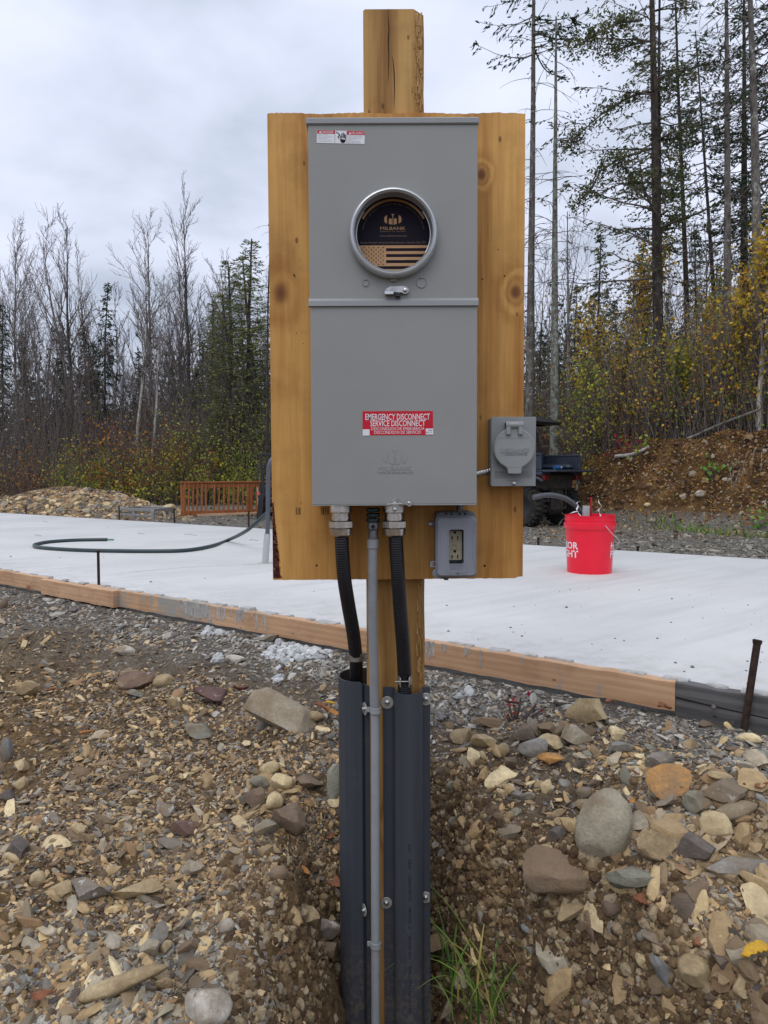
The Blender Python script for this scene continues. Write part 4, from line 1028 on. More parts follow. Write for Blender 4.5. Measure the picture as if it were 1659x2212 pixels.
# ------------------------------------------------------------------ meter box
M_box = simple('grey_enamel', (0.275, 0.280, 0.268), 0.42, 0.0, var=.045, scale=6, bmp=.10, spec=.45)
M_box2 = simple('grey_enamel_rim', (0.28, 0.292, 0.292), 0.38, 0.0, var=.04, scale=12, spec=.5)
M_steel = simple('stainless', (0.45, 0.44, 0.43), 0.30, 1.0, var=.2, scale=60)
M_dark = simple('black_rubber', (0.02, 0.02, 0.022), 0.5)
pf = Pl(YBX, 851, 660)
bx0, bx1 = pf.x(669), pf.x(1031); bzt, bzb = Z_(851, 256, YBX), Z_(851, 1089, YBX)
box = thing('electric_meter_box', (0.5 * (bx0 + bx1), YB, bzb), 'tall grey steel meter and disconnect box on the plywood', 'meter box')
bb = B(); bb.box((bx0 + .0015, YBX + .008, bzb + .001), (bx1 - .0015, YB - .0005, bzt - .006), .002); bb.build('enclosure', M_box, box)
# interior recess seen through the ring
bc = at(850, 501, YBX); ro, ri = 94 / F * YBX, 82.5 / F * (YBX - .022)
# upper cover with round opening
zm1 = Z_(851, 646, YBX); zc0 = Z_(851, 268, YBX)
def holed(bb, x0, x1, z0, z1, cx, cz, r, yf, yb):
    k = 96; out, inn = [], []
    angs = sorted(set([2 * math.pi * i / k for i in range(k)] + [math.atan2(z - cz, x - cx) % (2 * math.pi) for x in (x0, x1) for z in (z0, z1)]))
    for a in angs:
        c, s = math.cos(a), math.sin(a)
        tx = ((x1 - cx) / c if c > 0 else (x0 - cx) / c) if abs(c) > 1e-9 else 1e9
        tz = ((z1 - cz) / s if s > 0 else (z0 - cz) / s) if abs(s) > 1e-9 else 1e9
        tt = min(tx, tz); out.append((cx + c * tt, cz + s * tt)); inn.append((cx + c * r, cz + s * r))
    e = .0012
    o2 = [(min(max(x, x0 + e), x1 - e), min(max(z, z0 + e), z1 - e)) for x, z in out]
    bb.rings([[(x, yb, z) for x, z in out], [(x, yf + e, z) for x, z in out], [(x, yf, z) for x, z in o2], [(x, yf, z) for x, z in inn], [(x, yb, z) for x, z in inn]], False, False)
bb = B(); holed(bb, bx0, bx1, zm1, zc0 + .001, bc.x, bc.z, ri - .001, YBX, YBX + .0078); up_cover = bb.build('upper_cover', M_box, box, smooth=30)
# the enclosure front has to be open behind it: a dark inner drum sits in front of the enclosure shell
bb = B(); k = 64
zcap0, zcap1 = Z_(851, 268.5, YBX - .002), Z_(851, 253.5, YBX - .002)
bb = B(); bb.box((pf.x(664.5), YBX - .004, zcap0), (pf.x(1034), YB - .004, zcap1), .0022); bb.build('top_cap', M_box2, box)
zb0, zb1 = Z_(851, 661.5, YBX - .004), Z_(851, 646, YBX - .004)
bb = B(); prof = [(YBX + .006, zb1 + .0035), (YBX + .0005, zb1 + .003), (YBX - .0055, zb1 - .0035), (YBX - .006, zb0 + .001), (YBX - .005, zb0), (YBX + .006, zb0)]
bb.rings([[(x, y, z) for y, z in prof] for x in (pf.x(667), pf.x(1033))]); bb.build('middle_band', M_box2, box, smooth=35)
bb = B(); bb.box((bx0 + .0012, YBX - .0015, bzb - .001), (bx1 - .0002, YBX + .0078, zb0 + .002), .0016)
low_cover = bb.build('lower_cover', M_box, box)
bb = B()
for x in (bx0 + .0012, bx1 - .0032): bb.box((x, YBX - .0022, bzb - .0035), (x + .0022, YBX + .004, bzb + .004), .0004)
bb.box((bx0 + .0012, YBX - .0022, bzb - .0028), (bx1 - .0012, YBX + .02, bzb - .0008), .0006); bb.build('bottom_lip', M_box2, box)
# ring
bb = B(); yf = YBX - .021
ocx, ocz = at(850, 500, yf).x, at(850, 500, yf).z
ro2 = 94.5 / F * yf; ri2 = 83.5 / F * yf
bb.lathe((ocx, 0, ocz), (0, 1, 0), [(ro2 - .0015, YBX), (ro2, YBX - .007), (ro2 + .0002, yf + .006), (ro2 - .0035, yf), (ro2 - .0065, yf - .0012), (ri2 + .002, yf + .0005), (ri2, yf + .003), (ri2 + .001, yf + .010), (ri - .001, YBX + .003)], 96, False)
ring = bb.build('meter_ring', simple('ring_metal', (0.48, 0.50, 0.52), 0.30, .45, var=.05, scale=12), box, smooth=35)
bb = B(); bb.box((ocx - .0065, YBX - .006, ocz - ro2 - .0052), (ocx + .0065, YBX + .001, ocz - ro2 + .002), .001); bb.build('ring_tab', M_box2, ring)
# recess drum + cardboard cover
YD = YBX + .020
bb = B(); bb.lathe((bc.x, 0, bc.z), (0, 1, 0), [(ri - .0012, YBX + .001), (ri - .0012, YD + .0035), (0.0005, YD + .0036)], 64, False)
M_in = simple('recess_dark', (0.045, 0.030, 0.030), .7)
# cut: enclosure is behind the drum only in depth, so open it with a boolean-free trick is not needed: rebuild the enclosure as a holed shell
for o_ in list(col.objects):
    if o_.name == 'enclosure': bpy.data.objects.remove(o_)
e2 = B(); holed(e2, bx0 + .0015, bx1 - .0015, bzb + .001, bzt - .006, bc.x, bc.z, ri - .0002, YBX + .0082, YB - .0005); e2.build('enclosure', M_box, box)
bb.build('recess', M_in, box, smooth=40)
M_ink = simple('printed_black', (0.016, 0.013, 0.022), .8, var=.1, spec=.15)
M_kraft = simple('kraft_card', (0.50, 0.30, 0.155), .8, var=.06, scale=60)
M_kraft2 = simple('kraft_print_faint', (0.21, 0.15, 0.11), .8)
pd = Pl(YD, 850, 501)
rd = ri - .0018
dcx, dcz = bc.x, bc.z
def inside(pts): return pts
bb = B(); bb.lathe((dcx, YD + .003, dcz), (0, -1, 0), [(rd, 0), (rd, .002)], 72)
card = bb.build('cardboard_disc', M_ink, box)
bb = B(); yy = YD + .0006
def seg_clip(xa, xb, za, zb):        # horizontal bar clipped to the disc
    r_ = rd - .0004; pts = []
    for i in range(13):
        z = za + (zb - za) * i / 12; h = math.sqrt(max(0, r_ * r_ - (z - dcz) ** 2)); pts.append((min(xb, dcx + h), z))
    for i in range(13):
        z = zb + (za - zb) * i / 12; h = math.sqrt(max(0, r_ * r_ - (z - dcz) ** 2)); pts.append((max(xa, dcx - h), z))
    if max(p[0] for p in pts) - min(p[0] for p in pts) > 0: bb.add([(x, yy, z) for x, z in pts], [tuple(range(26))])
def V5(zy): return pd.z(387 + zy / 6 * 1.0 * (1825 / 1825))      # rows of the close-up
def U5(zx): return pd.x(718.8 + zx / 6)
U5 = lambda zx: pd.x(718.8 + zx * .1667)
V5 = lambda zy: pd.z(387 + zy * .1667)
lo = dcz - rd
xr5 = U5(690)
for a, c_ in ((857, 893), (933, 970), (1010, 1048), (1088, 1127)):
    seg_clip(xr5, 9, V5(c_), V5(a))
bb.build('stripe_print', M_kraft, card); bb = B()
seg_clip(-9, xr5, V5(1127), V5(857)); bb.build('canton_print', M_kraft, card); bb = B()
seg_clip(-9, 9, max(lo + .001, V5(1193)), V5(1166))
# tan arc near the top edge
for r0_, r1_ in ((rd * .905, rd * .965),):
    pts = [(dcx + r1_ * math.cos(a), dcz + r1_ * math.sin(a)) for a in np.linspace(R(28), R(152), 40)]; pin = [(dcx + r0_ * math.cos(a), dcz + r0_ * math.sin(a)) for a in np.linspace(R(152), R(28), 40)]
    q_ = pts + pin
    for i in range(39): bb.add([(pts[i][0], yy, pts[i][1]), (pts[i + 1][0], yy, pts[i + 1][1]), (pin[38 - i][0], yy, pin[38 - i][1]), (pin[39 - i][0], yy, pin[39 - i][1])], [(0, 1, 2, 3)])
bb.build('border_print', M_kraft, card)
bb = B()
for rr_ in range(9):
    for cc in range(6):
        zx = (405 if rr_ % 2 == 0 else 437) - 62 + 62 * cc; zy = 886 + rr_ * 27.2
        if zx > 665: continue
        cx, cz = U5(zx), V5(zy)
        if (cx - dcx) ** 2 + (cz - dcz) ** 2 > (rd - .003) ** 2: continue
        pts = [(cx + (.0020 if i % 2 == 0 else .0009) * math.sin(math.pi * i / 5), cz + (.0020 if i % 2 == 0 else .0009) * math.cos(math.pi * i / 5)) for i in range(10)]
        bb.add([(x, yy - .0003, z) for x, z in pts], [tuple(range(10))])
bb.build('star_print', M_ink, card)
def emblem(bb, U, Vv, y, solid=True, depth=0):
    """two outer lens segments, two arches and a flared stem; U,Vv map close-up coordinates"""
    def poly(pts):
        P = [(U(a), y, Vv(c)) for a, c in pts]; n = len(P); Fc = [tuple(range(n))]
        if depth:
            P += [(p[0], y + depth, p[2]) for p in P[:n]]; Fc += [(i, (i + 1) % n, n + (i + 1) % n, n + i) for i in range(n)]
        bb.add(P, Fc)
    for sgn in (-1, 1):
        cx = 779
        pts = [(cx + sgn * 75, 468)] + [(cx + sgn * (75 + 38 * math.sin(a)), 520 - 52 * math.cos(a)) for a in np.linspace(.15, math.pi - .15, 12)] + [(cx + sgn * 75, 572)]
        poly(pts if sgn > 0 else pts[::-1])
        ax0, ax1 = (cx + sgn * 13, cx + sgn * 51)
        pts = [(ax0, 588), (ax0, 525)] + [((ax0 + ax1) / 2 - (ax1 - ax0) / 2 * math.cos(a), 525 - 19 * math.sin(a)) for a in np.linspace(0.2, math.pi - .2, 8)] + [(ax1, 525), (ax1, 580)]
        poly(pts if sgn < 0 else pts[::-1])
    poly([(756, 451), (803, 451), (790, 462), (784, 480), (783, 590), (775, 590), (774, 480), (768, 462)])
bb = B(); emblem(bb, U5, V5, yy - .0003)
text(bb, 'MILBANK', U5(617), U5(940), V5(655), V5(616), yy - .0003)
bb.build('lettering', M_kraft, card)
bb = B()
text(bb, 'ENERGY AT WORK', U5(617), U5(943), V5(685), V5(668), yy - .0003)
text(bb, 'www.milbankworks.com', U5(608), U5(960), V5(744), V5(721), yy - .0003, shear=.1)
text(bb, 'Family-Owned | American Manufacturer | Kansas City, MO', U5(358), U5(1208), V5(840), V5(808), yy - .0003, shear=.2)
msg = 'REMOVE ONLY WHEN METER IS INSTALLED. BE SURE TO REPLACE THIS ENCLOSURE LID'
ra = rd * .845
for i, ch in enumerate(msg):
    if ch == ' ': continue
    a = R(167) - R(154) * i / (len(msg) - 1); cx, cz = dcx + ra * math.cos(a), dcz - .001 + ra * math.sin(a)
    wch = .0019 if ch not in 'I.' else .0005; text(bb, ch, cx - wch / 2, cx + wch / 2, cz - .0013, cz + .0013, yy - .0003, rot=a - math.pi / 2, piv=(cx, cz))
bb.build('faint_lettering', M_kraft2, card)
# wire clips inside the ring
for sgn in (-1, 1):
    bb = B(); pts = []
    for a in np.linspace(R(38), R(-30), 9):
        pts.append((ocx + sgn * (ri2 - .004 - .004 * (math.cos((a - R(4)) * 2.6) < 0)) * math.cos(a), yf + .016, ocz + (ri2 - .006) * math.sin(a)))
    bb.tube(pts, .0009, 6, 4); bb.build('wire_clip', M_zinc, box)
# knockouts
for u, v, r_ in ((790, 611.5, 7.4), (910.5, 611, 11.2)):
    c_ = at(u, v, YBX); q = r_ / F * YBX; bb = B()
    bb.lathe((c_.x, YBX + .001, c_.z), (0, -1, 0), [(q, 0), (q, .0022), (q * .93, .003), (q * .87, .0024), (q * .84, .0016), (.0002, .0016)], 40, False)
    bb.lathe((c_.x, YBX, c_.z + q * .92), (0, -1, 0), [(q * .22, 0), (q * .22, .0028), (q * .12, .0034)], 12)
    bb.build('knockout', M_box2, box, smooth=40)
# raised logo on lower cover; close-up mapping of the lower cover
pl6 = Pl(YBX - .0015, 857, 960)
U6 = lambda zx: pl6.x(663.6 + zx * .2); V6 = lambda zy: pl6.z(857.2 + zy * .2)
bb = B(); yt = YBX - .0015 - .0008
ue = lambda a: U6(948 + (a - 779) * 1.10); ve = lambda c_: V6(575 + (c_ - 451) * 1.12)
emblem(bb, ue, ve, yt, depth=.0009)
text(bb, 'MILBANK', U6(765), U6(1125), V6(797), V6(750), yt, depth=.0009)
text(bb, 'TYPE 3R ENCLOSURE', U6(755), U6(1140), V6(829), V6(808), yt, depth=.0009)
bb.build('raised_logo', M_box, low_cover)
# red label
M_red_l = simple('label_red', (0.55, 0.004, 0.022), .38, var=.04); M_white = simple('label_white', (0.74, 0.75, 0.78), .4, var=.03)
bb = B(); yl = YBX - .0020
bb.plate(rrect(U6(600), U6(1358), V6(414), V6(155), .0006, 3), yl, YBX - .0014); dl = bb.build('disconnect_label', M_red_l, box)
bb = B()
text(bb, 'EMERGENCY DISCONNECT', U6(630), U6(1325), V6(250), V6(183), yl - .0002, bold=.012)
text(bb, 'SERVICE DISCONNECT', U6(682), U6(1275), V6(319), V6(253), yl - .0002, bold=.012)
text(bb, 'DESCONEXION DE EMERGENCIA', U6(692), U6(1267), V6(360), V6(328), yl - .0002)
text(bb, 'DESCONEXION DE SERVICIO', U6(725), U6(1230), V6(400), V6(366), yl - .0002)
bb.build('lettering', M_white, dl)
bb = B(); bb.plate(rrect(U6(600), U6(675), V6(417), V6(350), .0008, 3), yl - .0004, yl + .0002); bb.plate(rrect(U6(1280), U6(1361), V6(409), V6(345), .0008, 3), yl - .0004, yl + .0002)
bb.build('white_corner', M_white, dl)
bb = B(); text(bb, 'REV. M', U6(1285), U6(1340), V6(395), V6(380), yl - .0006); text(bb, 'SDanR', U6(1310), U6(1350), V6(371), V6(357), yl - .0006)
bb.build('small_print', M_ink, dl)
# danger label
p7 = Pl(YBX - .0006, 736, 297); rot = -R(1.6); piv = p7.p(736, 297)
U7 = lambda zx: p7.x(663.6 + zx * .0867); V7 = lambda zy: p7.z(265.5 + zy * .0867)
def rot2(pts): return [(piv[0] + (x - piv[0]) * math.cos(rot) - (z - piv[1]) * math.sin(rot), piv[1] + (x - piv[0]) * math.sin(rot) + (z - piv[1]) * math.cos(rot)) for x, z in pts]
bb = B(); bb.plate(rot2(rrect(U7(240), U7(1432), V7(512), V7(195), .0012, 4)), YBX - .0006, YBX); wl = bb.build('danger_label', M_white, box)
bb = B(); y7 = YBX - .0009
bb.add([(x, y7, z) for x, z in rot2([(U7(243), V7(276)), (U7(692), V7(276)), (U7(692), V7(197)), (U7(250), V7(197))])], [(0, 1, 2, 3)])
bb.add([(x, y7, z) for x, z in rot2([(U7(987), V7(290)), (U7(1432), V7(290)), (U7(1424), V7(198)), (U7(987), V7(198))])], [(0, 1, 2, 3)])
bb.build('red_header', M_red_l, wl)
bb = B(); y8 = y7 - .0002
text(bb, 'DANGER', U7(362), U7(655), V7(266), V7(208), y8, rot=rot, piv=piv); text(bb, 'PELIGRO', U7(1105), U7(1400), V7(278), V7(220), y8, rot=rot, piv=piv)
for a in (322, 1062): bb.add([(x, y8, z) for x, z in rot2([(U7(a - 30), V7(266 if a < 500 else 280)), (U7(a + 30), V7(266 if a < 500 else 280)), (U7(a), V7(206 if a < 500 else 220))])], [(0, 1, 2)])
bb.build('lettering', M_white, wl)
bb = B()
for ln, (s_, a, e) in enumerate((('Hazardous Voltage.', 272, 530), ('Will cause death, serious', 272, 620), ('injury or substantial', 272, 545), ('property damage.', 272, 505), ('Turn off power before', 272, 590), ('equipment maintenance.', 272, 620))):
    z = 298 + ln * 33; text(bb, s_, U7(a), U7(e), V7(z + 17), V7(z - 5), y8, rot=rot, piv=piv)
for ln, (s_, a, e) in enumerate((('Voltaje peligroso. Causara', 1010, 1380), ('la muerte, lesiones graves', 1010, 1370), ('o dano substancial a la', 1010, 1330), ('propiedad.', 1010, 1145), ('Desconecte la corriente', 1010, 1320), ('antes de dar servicio.', 1010, 1345))):
    z = 312 + ln * 33; text(bb, s_, U7(a), U7(e), V7(z + 17), V7(z - 5), y8, rot=rot, piv=piv)
bb.build('small_print', simple('print_grey', (0.30, 0.31, 0.34), .6), wl)
bb = B()
def quad(pts): bb.add([(x, y8, z) for x, z in rot2([(U7(a), V7(c_)) for a, c_ in pts])], [tuple(range(len(pts)))])
quad([(705, 228), (722, 220), (820, 290), (812, 312)]); quad([(800, 300), (822, 305), (768, 360), (750, 352)]); quad([(752, 345), (774, 350), (812, 385), (798, 402)])
quad([(820, 400), (962, 420), (960, 440), (930, 496), (852, 494), (828, 450)])
for x, z0, z1 in ((832, 318, 385), (862, 262, 380), (896, 244, 372), (926, 268, 380), (952, 296, 405)): quad([(x - 10, z1), (x + 10, z1), (x + 10, z0), (x - 10, z0)])
quad([(686, 200), (691, 200), (691, 508), (686, 508)]); quad([(982, 205), (987, 205), (987, 516), (982, 516)])
bb.build('shock_pictogram', M_ink, wl)
# latches
bb = B(); pz = Pl(YBX - .006, 857, 630)
U = lambda zx: pz.x(718.8 + zx * .1667); Vv = lambda zy: pz.z(387 + zy * .1667)
out = [(670, 1455), (690, 1420), (740, 1387), (940, 1387)] + [(938 + 50 * math.sin(a), 1440 - 52 * math.cos(a)) for a in np.linspace(0, math.pi, 8)] + [(915, 1490), (900, 1475), (790, 1470), (785, 1500), (690, 1505), (672, 1485)]
bb.plate([(U(a), Vv(c_)) for a, c_ in out], YBX - .008, YBX - .001, .0008); la = bb.build('latch', M_steel, box, smooth=30)
bb = B(); bb.lathe((U(938), YBX - .007, Vv(1440)), (0, -1, 0), [(.0058, 0), (.0054, .0015), (.0035, .0032), (.001, .0036)], 20); bb.build('rivet', M_zinc, la, smooth=50)
bb = B(); bb.box((U(672), YBX - .014, Vv(1505)), (U(788), YBX - .008, Vv(1456)), .001); bb.build('latch_hasp', M_zinc, la)
bb = B(); bb.box((U(805), YBX - .012, Vv(1535)), (U(878), YBX - .003, Vv(1478)), .0015); bb.build('seal', M_dark, la)
bb = B(); pz = Pl(YBX - .004, 866, 1085)
U = lambda zx: pz.x(663.6 + zx * .2333); Vv = lambda zy: pz.z(1050.7 + zy * .2333)
out = [(775, 155), (782, 130), (815, 112), (850, 106), (955, 132)] + [(942 + 34 * math.sin(a), 156 - 32 * math.cos(a)) for a in np.linspace(.3, math.pi, 7)] + [(915, 172), (850, 168), (850, 205), (832, 232), (805, 236), (786, 215), (786, 170)]
bb.plate([(U(a), Vv(c_)) for a, c_ in out], YBX - .0055, YBX - .0035, .0006); la = bb.build('latch', M_steel, box, smooth=30)
bb = B()
for a, c_, r_ in ((942, 154, .0034), (812, 150, .0022), (812, 212, .0040)): bb.lathe((U(a), YBX - .005, Vv(c_)), (0, -1, 0), [(r_, 0), (r_ * .9, .0018), (r_ * .4, .0026)], 16)
bb.build('rivet', M_zinc, la, smooth=50)
bb = B(); bb.box((U(738), YBX - .013, Vv(166)), (U(878), YBX - .005, Vv(159)), .0005); bb.build('latch_hasp', M_zinc, la)

# ------------------------------------------------------------------ conduit fittings and flexible conduits
M_alu = simple('cast_aluminium', (0.62, 0.60, 0.57), 0.27, 1.0, var=.15, scale=40, bmp=.15)
YC = 1.540
M_flex = simple('black_flex', (0.0065, 0.007, 0.0105), 0.40, var=.3, scale=20, spec=.5)
def fitting(u, lab):
    c_ = at(u, 1125, YC); x = c_.x; bb = B()
    z = lambda v: Z_(u, v, YC)
    k = YC / F
    bb.lathe((x, YC, 0), (0, 0, 1), [(23 * k, z(1108)), (24.5 * k, z(1106)), (24.5 * k, z(1096)), (24 * k, bzb - .001)], 24)
    o = bb.build('conduit_fitting', M_alu, smooth=25, label=lab, cat='conduit fitting', group='bright metal conduit fittings under the meter box')
    bb = B(); bb.lathe((x, YC, 0), (0, 0, 1), [(21 * k, z(1124)), (21 * k, z(1108)), ], 24); bb.lathe((x, YC, 0), (0, 0, 1), [(22 * k, z(1119)), (22 * k, z(1116))], 24); bb.build('neck', M_alu, o, smooth=25)
    bb = B(); bb.lathe((x, YC, 0), (0, 0, 1), [(24 * k, z(1141)), (27 * k, z(1139)), (27 * k, z(1126)), (23.5 * k, z(1123.5))], 8, True, .35); bb.build('hex_nut', M_alu, o)
    bb = B(); bb.lathe((x, YC, 0), (0, 0, 1), [(20 * k, z(1158)), (24.5 * k, z(1155)), (25.5 * k, z(1141.5))], 24); bb.build('gland_nut', M_alu, o, smooth=25)
    return x
fitting(737, 'bright metal fitting over the left black conduit')
fitting(851.5, 'bright metal fitting over the right black conduit, behind the lower latch')
def zx3(zx, zy, Y): return at(663.6 + zx * .2333, 1050.7 + zy * .2333, Y)
pts = [zx3(a, c_, y) for a, c_, y in ((318, 440, 1.54), (325, 600, 1.54), (343, 850, 1.55), (385, 1120, 1.575), (425, 1350, 1.60), (450, 1580, 1.628), (455, 1750, 1.655), (458, 2000, 1.676), (458, 2500, 1.68))]
bb = B(); bb.tube(pts, .0150, 20, 8, rib=(.0050, .0007)); bb.build('flexible_conduit', M_flex, smooth=60, label='black ribbed conduit curving down into the left guard', cat='conduit', group='black flexible conduits')
pts = [zx3(a, c_, y) for a, c_, y in ((820, 440, 1.54), (827, 600, 1.54), (842, 850, 1.545), (862, 1150, 1.56), (882, 1400, 1.572), (896, 1650, 1.590), (902, 1850, 1.598), (902, 2500, 1.602))]
bb = B(); bb.tube(pts, .0152, 20, 8, rib=(.0050, .0007)); bb.build('flexible_conduit', M_flex, smooth=60, label='black ribbed conduit curving down into the right guard', cat='conduit', group='black flexible conduits')
# middle: sealing locknuts, connector, grey rigid conduit
M_pvc = simple('grey_pvc', (0.27, 0.285, 0.30), 0.5, var=.06, scale=20, dirt=(0.20, 0.19, 0.175), bmp=.1)
M_teal = simple('dark_locknut', (0.035, 0.06, 0.066), 0.45, .7, var=.5, scale=70)
c_ = at(806, 1125, YC); x = c_.x; k = YC / F
z = lambda v: Z_(806, v, YC)
bb = B()
for a in (1097, 1108, 1119): bb.lathe((x, YC, 0), (0, 0, 1), [(12 * k, z(a + 9)), (15.5 * k, z(a + 7)), (15.5 * k, z(a + 2)), (12 * k, z(a))], 12)
con = bb.build('conduit_connector', M_teal, label='dark stacked locknuts and zinc connector over the grey conduit', cat='connector')
bb = B()
for a in (1101, 1112, 1122):
    for dx in (-8, 0, 8): bb.lathe((x + dx * k, YC - 15.2 * k + abs(dx) * .00045, z(a)), (0, -1, 0), [(2.6 * k, -.001), (2.6 * k, .0015), (1.5 * k, .0018)], 8)
bb.build('lug', M_teal, con)
bb = B(); bb.lathe((x, YC, 0), (0, 0, 1), [(11 * k, z(1164)), (11 * k, z(1145)), (13 * k, z(1142)), (13 * k, z(1130)), (11 * k, z(1127))], 16); bb.box((x - 6 * k, YC - 13 * k, z(1161)), (x + 6 * k, YC - 9 * k, z(1145)), .001); bb.build('zinc_body', simple('dull_zinc', (0.22, 0.23, 0.235), .4, .8, var=.3, scale=60), con, smooth=30)
bb = B(); bb.lathe((x, YC - 12.5 * k, z(1136.5)), (0, -1, 0), [(4.6 * k, -.002), (4.6 * k, .002), (3.4 * k, .0026), (2.8 * k, .001)], 14); bb.build('set_screw', M_dark, con)
pts = [zx3(a, c_, y) for a, c_, y in ((608, 570, 1.540), (607, 900, 1.545), (604, 1150, 1.55), (610, 1400, 1.56), (617, 1700, 1.575), (622, 2000, 1.588))] + [at(u_, v_, 1.592) for u_, v_ in ((810.5, 1560), (811, 1800), (811.5, 2212), (812, 2700))]
bb = B(); bb.tube(pts, .0104, 20, 8); pipe = bb.build('rigid_conduit', M_pvc, smooth=60, label='slim grey plastic conduit running down the front of the post', cat='conduit')
bb = B(); zz_ = [zx3(609, a, 1.540) for a in (570, 488)]; bb.tube([zz_[0], zz_[1]], .0126, 24, 1); bb.build('coupling', M_box2, pipe, smooth=40)
# straps round the grey conduit
def strap(u, v, Y, lab):
    c_ = at(u, v, Y); bb = B(); h = .0068
    prof = [(.0105, -h), (.0128, -h), (.0132, -h * .6), (.0128, -h * .3), (.0128, h * .3), (.0132, h * .6), (.0128, h), (.0105, h)]
    rings = []
    for a in np.linspace(-R(12), R(192), 22):
        rings.append([(c_.x - math.cos(a) * r_, c_.y - math.sin(a) * r_, c_.z + hh) for r_, hh in prof])
    bb.rings(rings)
    bb.box((c_.x - .0200, c_.y + .001, c_.z - h * .85), (c_.x - .0112, c_.y + .004, c_.z + h * .85), .0006)
    return bb.build('conduit_strap', M_box2, smooth=40, label=lab, cat='strap', group='grey straps round the grey conduit')
strap(811.3, 1533.5, 1.590, 'grey strap round the slim conduit, the upper one')
strap(811.8, 2040, 1.592, 'grey strap round the slim conduit, the lower one')
# metal straps on the black conduits
def steel_band(c_, r_, lab, ears=True):
    bb = B(); rings = []
    for a in np.linspace(R(0), R(180), 16):
        rings.append([(c_.x - math.cos(a) * q, c_.y - math.sin(a) * q, c_.z + hh) for q, hh in ((r_, -.0085), (r_ + .0015, -.0085), (r_ + .0015, .0085), (r_, .0085))])
    bb.rings(rings)
    for s_ in (-1, 1): bb.box((min(c_.x + s_ * r_, c_.x + s_ * (r_ + .014)), c_.y - .002, c_.z - .0085), (max(c_.x + s_ * r_, c_.x + s_ * (r_ + .014)), c_.y, c_.z + .0085), .0005)
    o = bb.build('pipe_strap', simple('strap_steel', (0.36, 0.35, 0.33), .38, .9, var=.2, scale=50), smooth=40, label=lab, cat='strap')
    bb = B()
    for s_ in (-1, 1): bb.lathe((c_.x + s_ * (r_ + .008), c_.y - .002, c_.z), (0, -1, 0), [(.0042, 0), (.0042, .0025), (.003, .0045)], 6)
    bb.build('hex_screw', M_zinc, o)
steel_band(zx3(447, 1575, 1.628), .0168, 'dull steel two-ear strap clamping the left black conduit')
c_ = zx3(901, 1785, 1.586); bb = B()
for s_ in (-1, 1):
    rings = []
    for a in np.linspace(R(52), R(5), 8):
        rings.append([(c_.x + s_ * math.cos(a) * q, c_.y - math.sin(a) * q, c_.z + hh) for q, hh in ((.0156, -.010), (.0172, -.010), (.0172, .010), (.0156, .010))])
    bb.rings(rings)
    xx = c_.x + s_ * .0098; bb.box((xx - .0012, c_.y - .022, c_.z - .0125), (xx + .0012, c_.y - .0125, c_.z + .008), .0004)
cl = bb.build('conduit_clamp', M_zinc, smooth=40, label='zinc screw clamp gripping the right black conduit at the guard top', cat='clamp')
bb = B(); bb.tube([(c_.x - .022, c_.y - .018, c_.z), (c_.x + .010, c_.y - .018, c_.z)], .0013, 8, 1); bb.build('clamp_screw', M_zinc, cl)

# ------------------------------------------------------------------ U-shaped plastic guards
M_guard, t, b = newmat('guard_pvc', 0.52, 0, .4)
P = geo(t).outputs['Position']
nn = nd(t, 'TexNoise', Vector=nd(t, 'VectorMath', _operation='MULTIPLY', i0=P, i1=(60, 60, 1.2)), Scale=1.0, Detail=4.0)
cc_ = ramp(t, nn, [(0.3, (0.037, 0.042, 0.054)), (0.7, (0.052, 0.058, 0.072))]).outputs[0]
ds = nd(t, 'TexNoise', Vector=P, Scale=14.0, Detail=8.0, Roughness=.7); cc_ = mixc(t, ramp(t, ds, [(0.55, 0.0), (0.75, 0.30)]), cc_, (0.11, 0.105, 0.10))
mz = nd(t, 'MapRange', Value=mth(t, 'ADD', nd(t, 'SeparateXYZ', Vector=P).outputs[2], mth(t, 'MULTIPLY', nd(t, 'TexNoise', Vector=P, Scale=9.0, Detail=8.0, Roughness=.7), .5)).outputs[0], i1=-.34, i2=-.16, i3=.45, i4=0.0)
mn = ramp(t, nd(t, 'TexNoise', Vector=P, Scale=70.0, Detail=7.0, Roughness=.75), [(0.47, 0.0), (0.60, 1.0)]); cc_ = mixc(t, mth(t, 'MULTIPLY', mz, mn), cc_, (0.17, 0.125, 0.08))
t.links.new(cc_, b.inputs['Base Color']); bump(t, b, nn.outputs[0], .25, .002)
def guard(prof, ztop, zbot, lab, dip, th=.0032):
    """prof: plan outline (x, y) of the sheet; the top edge dips where the belly is"""
    n = len(prof); N = []
    for i in range(n):
        a = Vector(prof[max(0, i - 1)]); c_ = Vector(prof[min(n - 1, i + 1)]); d = (c_ - a).normalized(); N.append(Vector((-d.y, d.x)))
    loop = [Vector(p) for p in prof] + [Vector(prof[i]) + N[i] * th for i in range(n - 1, -1, -1)]
    dd = list(dip) + list(dip)[::-1]
    bb = B(); bb.rings([[(p.x, p.y, zbot) for p in loop]] + [[(p.x, p.y, ztop - 0.05) for p in loop]] + [[(p.x, p.y, ztop - d) for p, d in zip(loop, dd)]], False, False)
    k = len(bb.v) - len(loop); m_ = len(loop)
    for base in (0, k):
        bb.f += [(base + i, base + i + 1, base + m_ - 2 - i, base + m_ - 1 - i) for i in range(n - 1)]
    return bb.build('cable_guard', M_guard, smooth=38, label=lab, cat='cable guard', group='dark plastic cable guards on the post')
yg = YP - .004
gx0, gx1 = X_(829, 1850, yg), X_(929.5, 1850, yg)
b0, b1 = X_(852, 1850, yg), X_(913, 1850, yg)
prof = [(gx0, yg), (gx0 + .008, yg), (b0 - .003, yg - .001), (b0, yg - .006)]
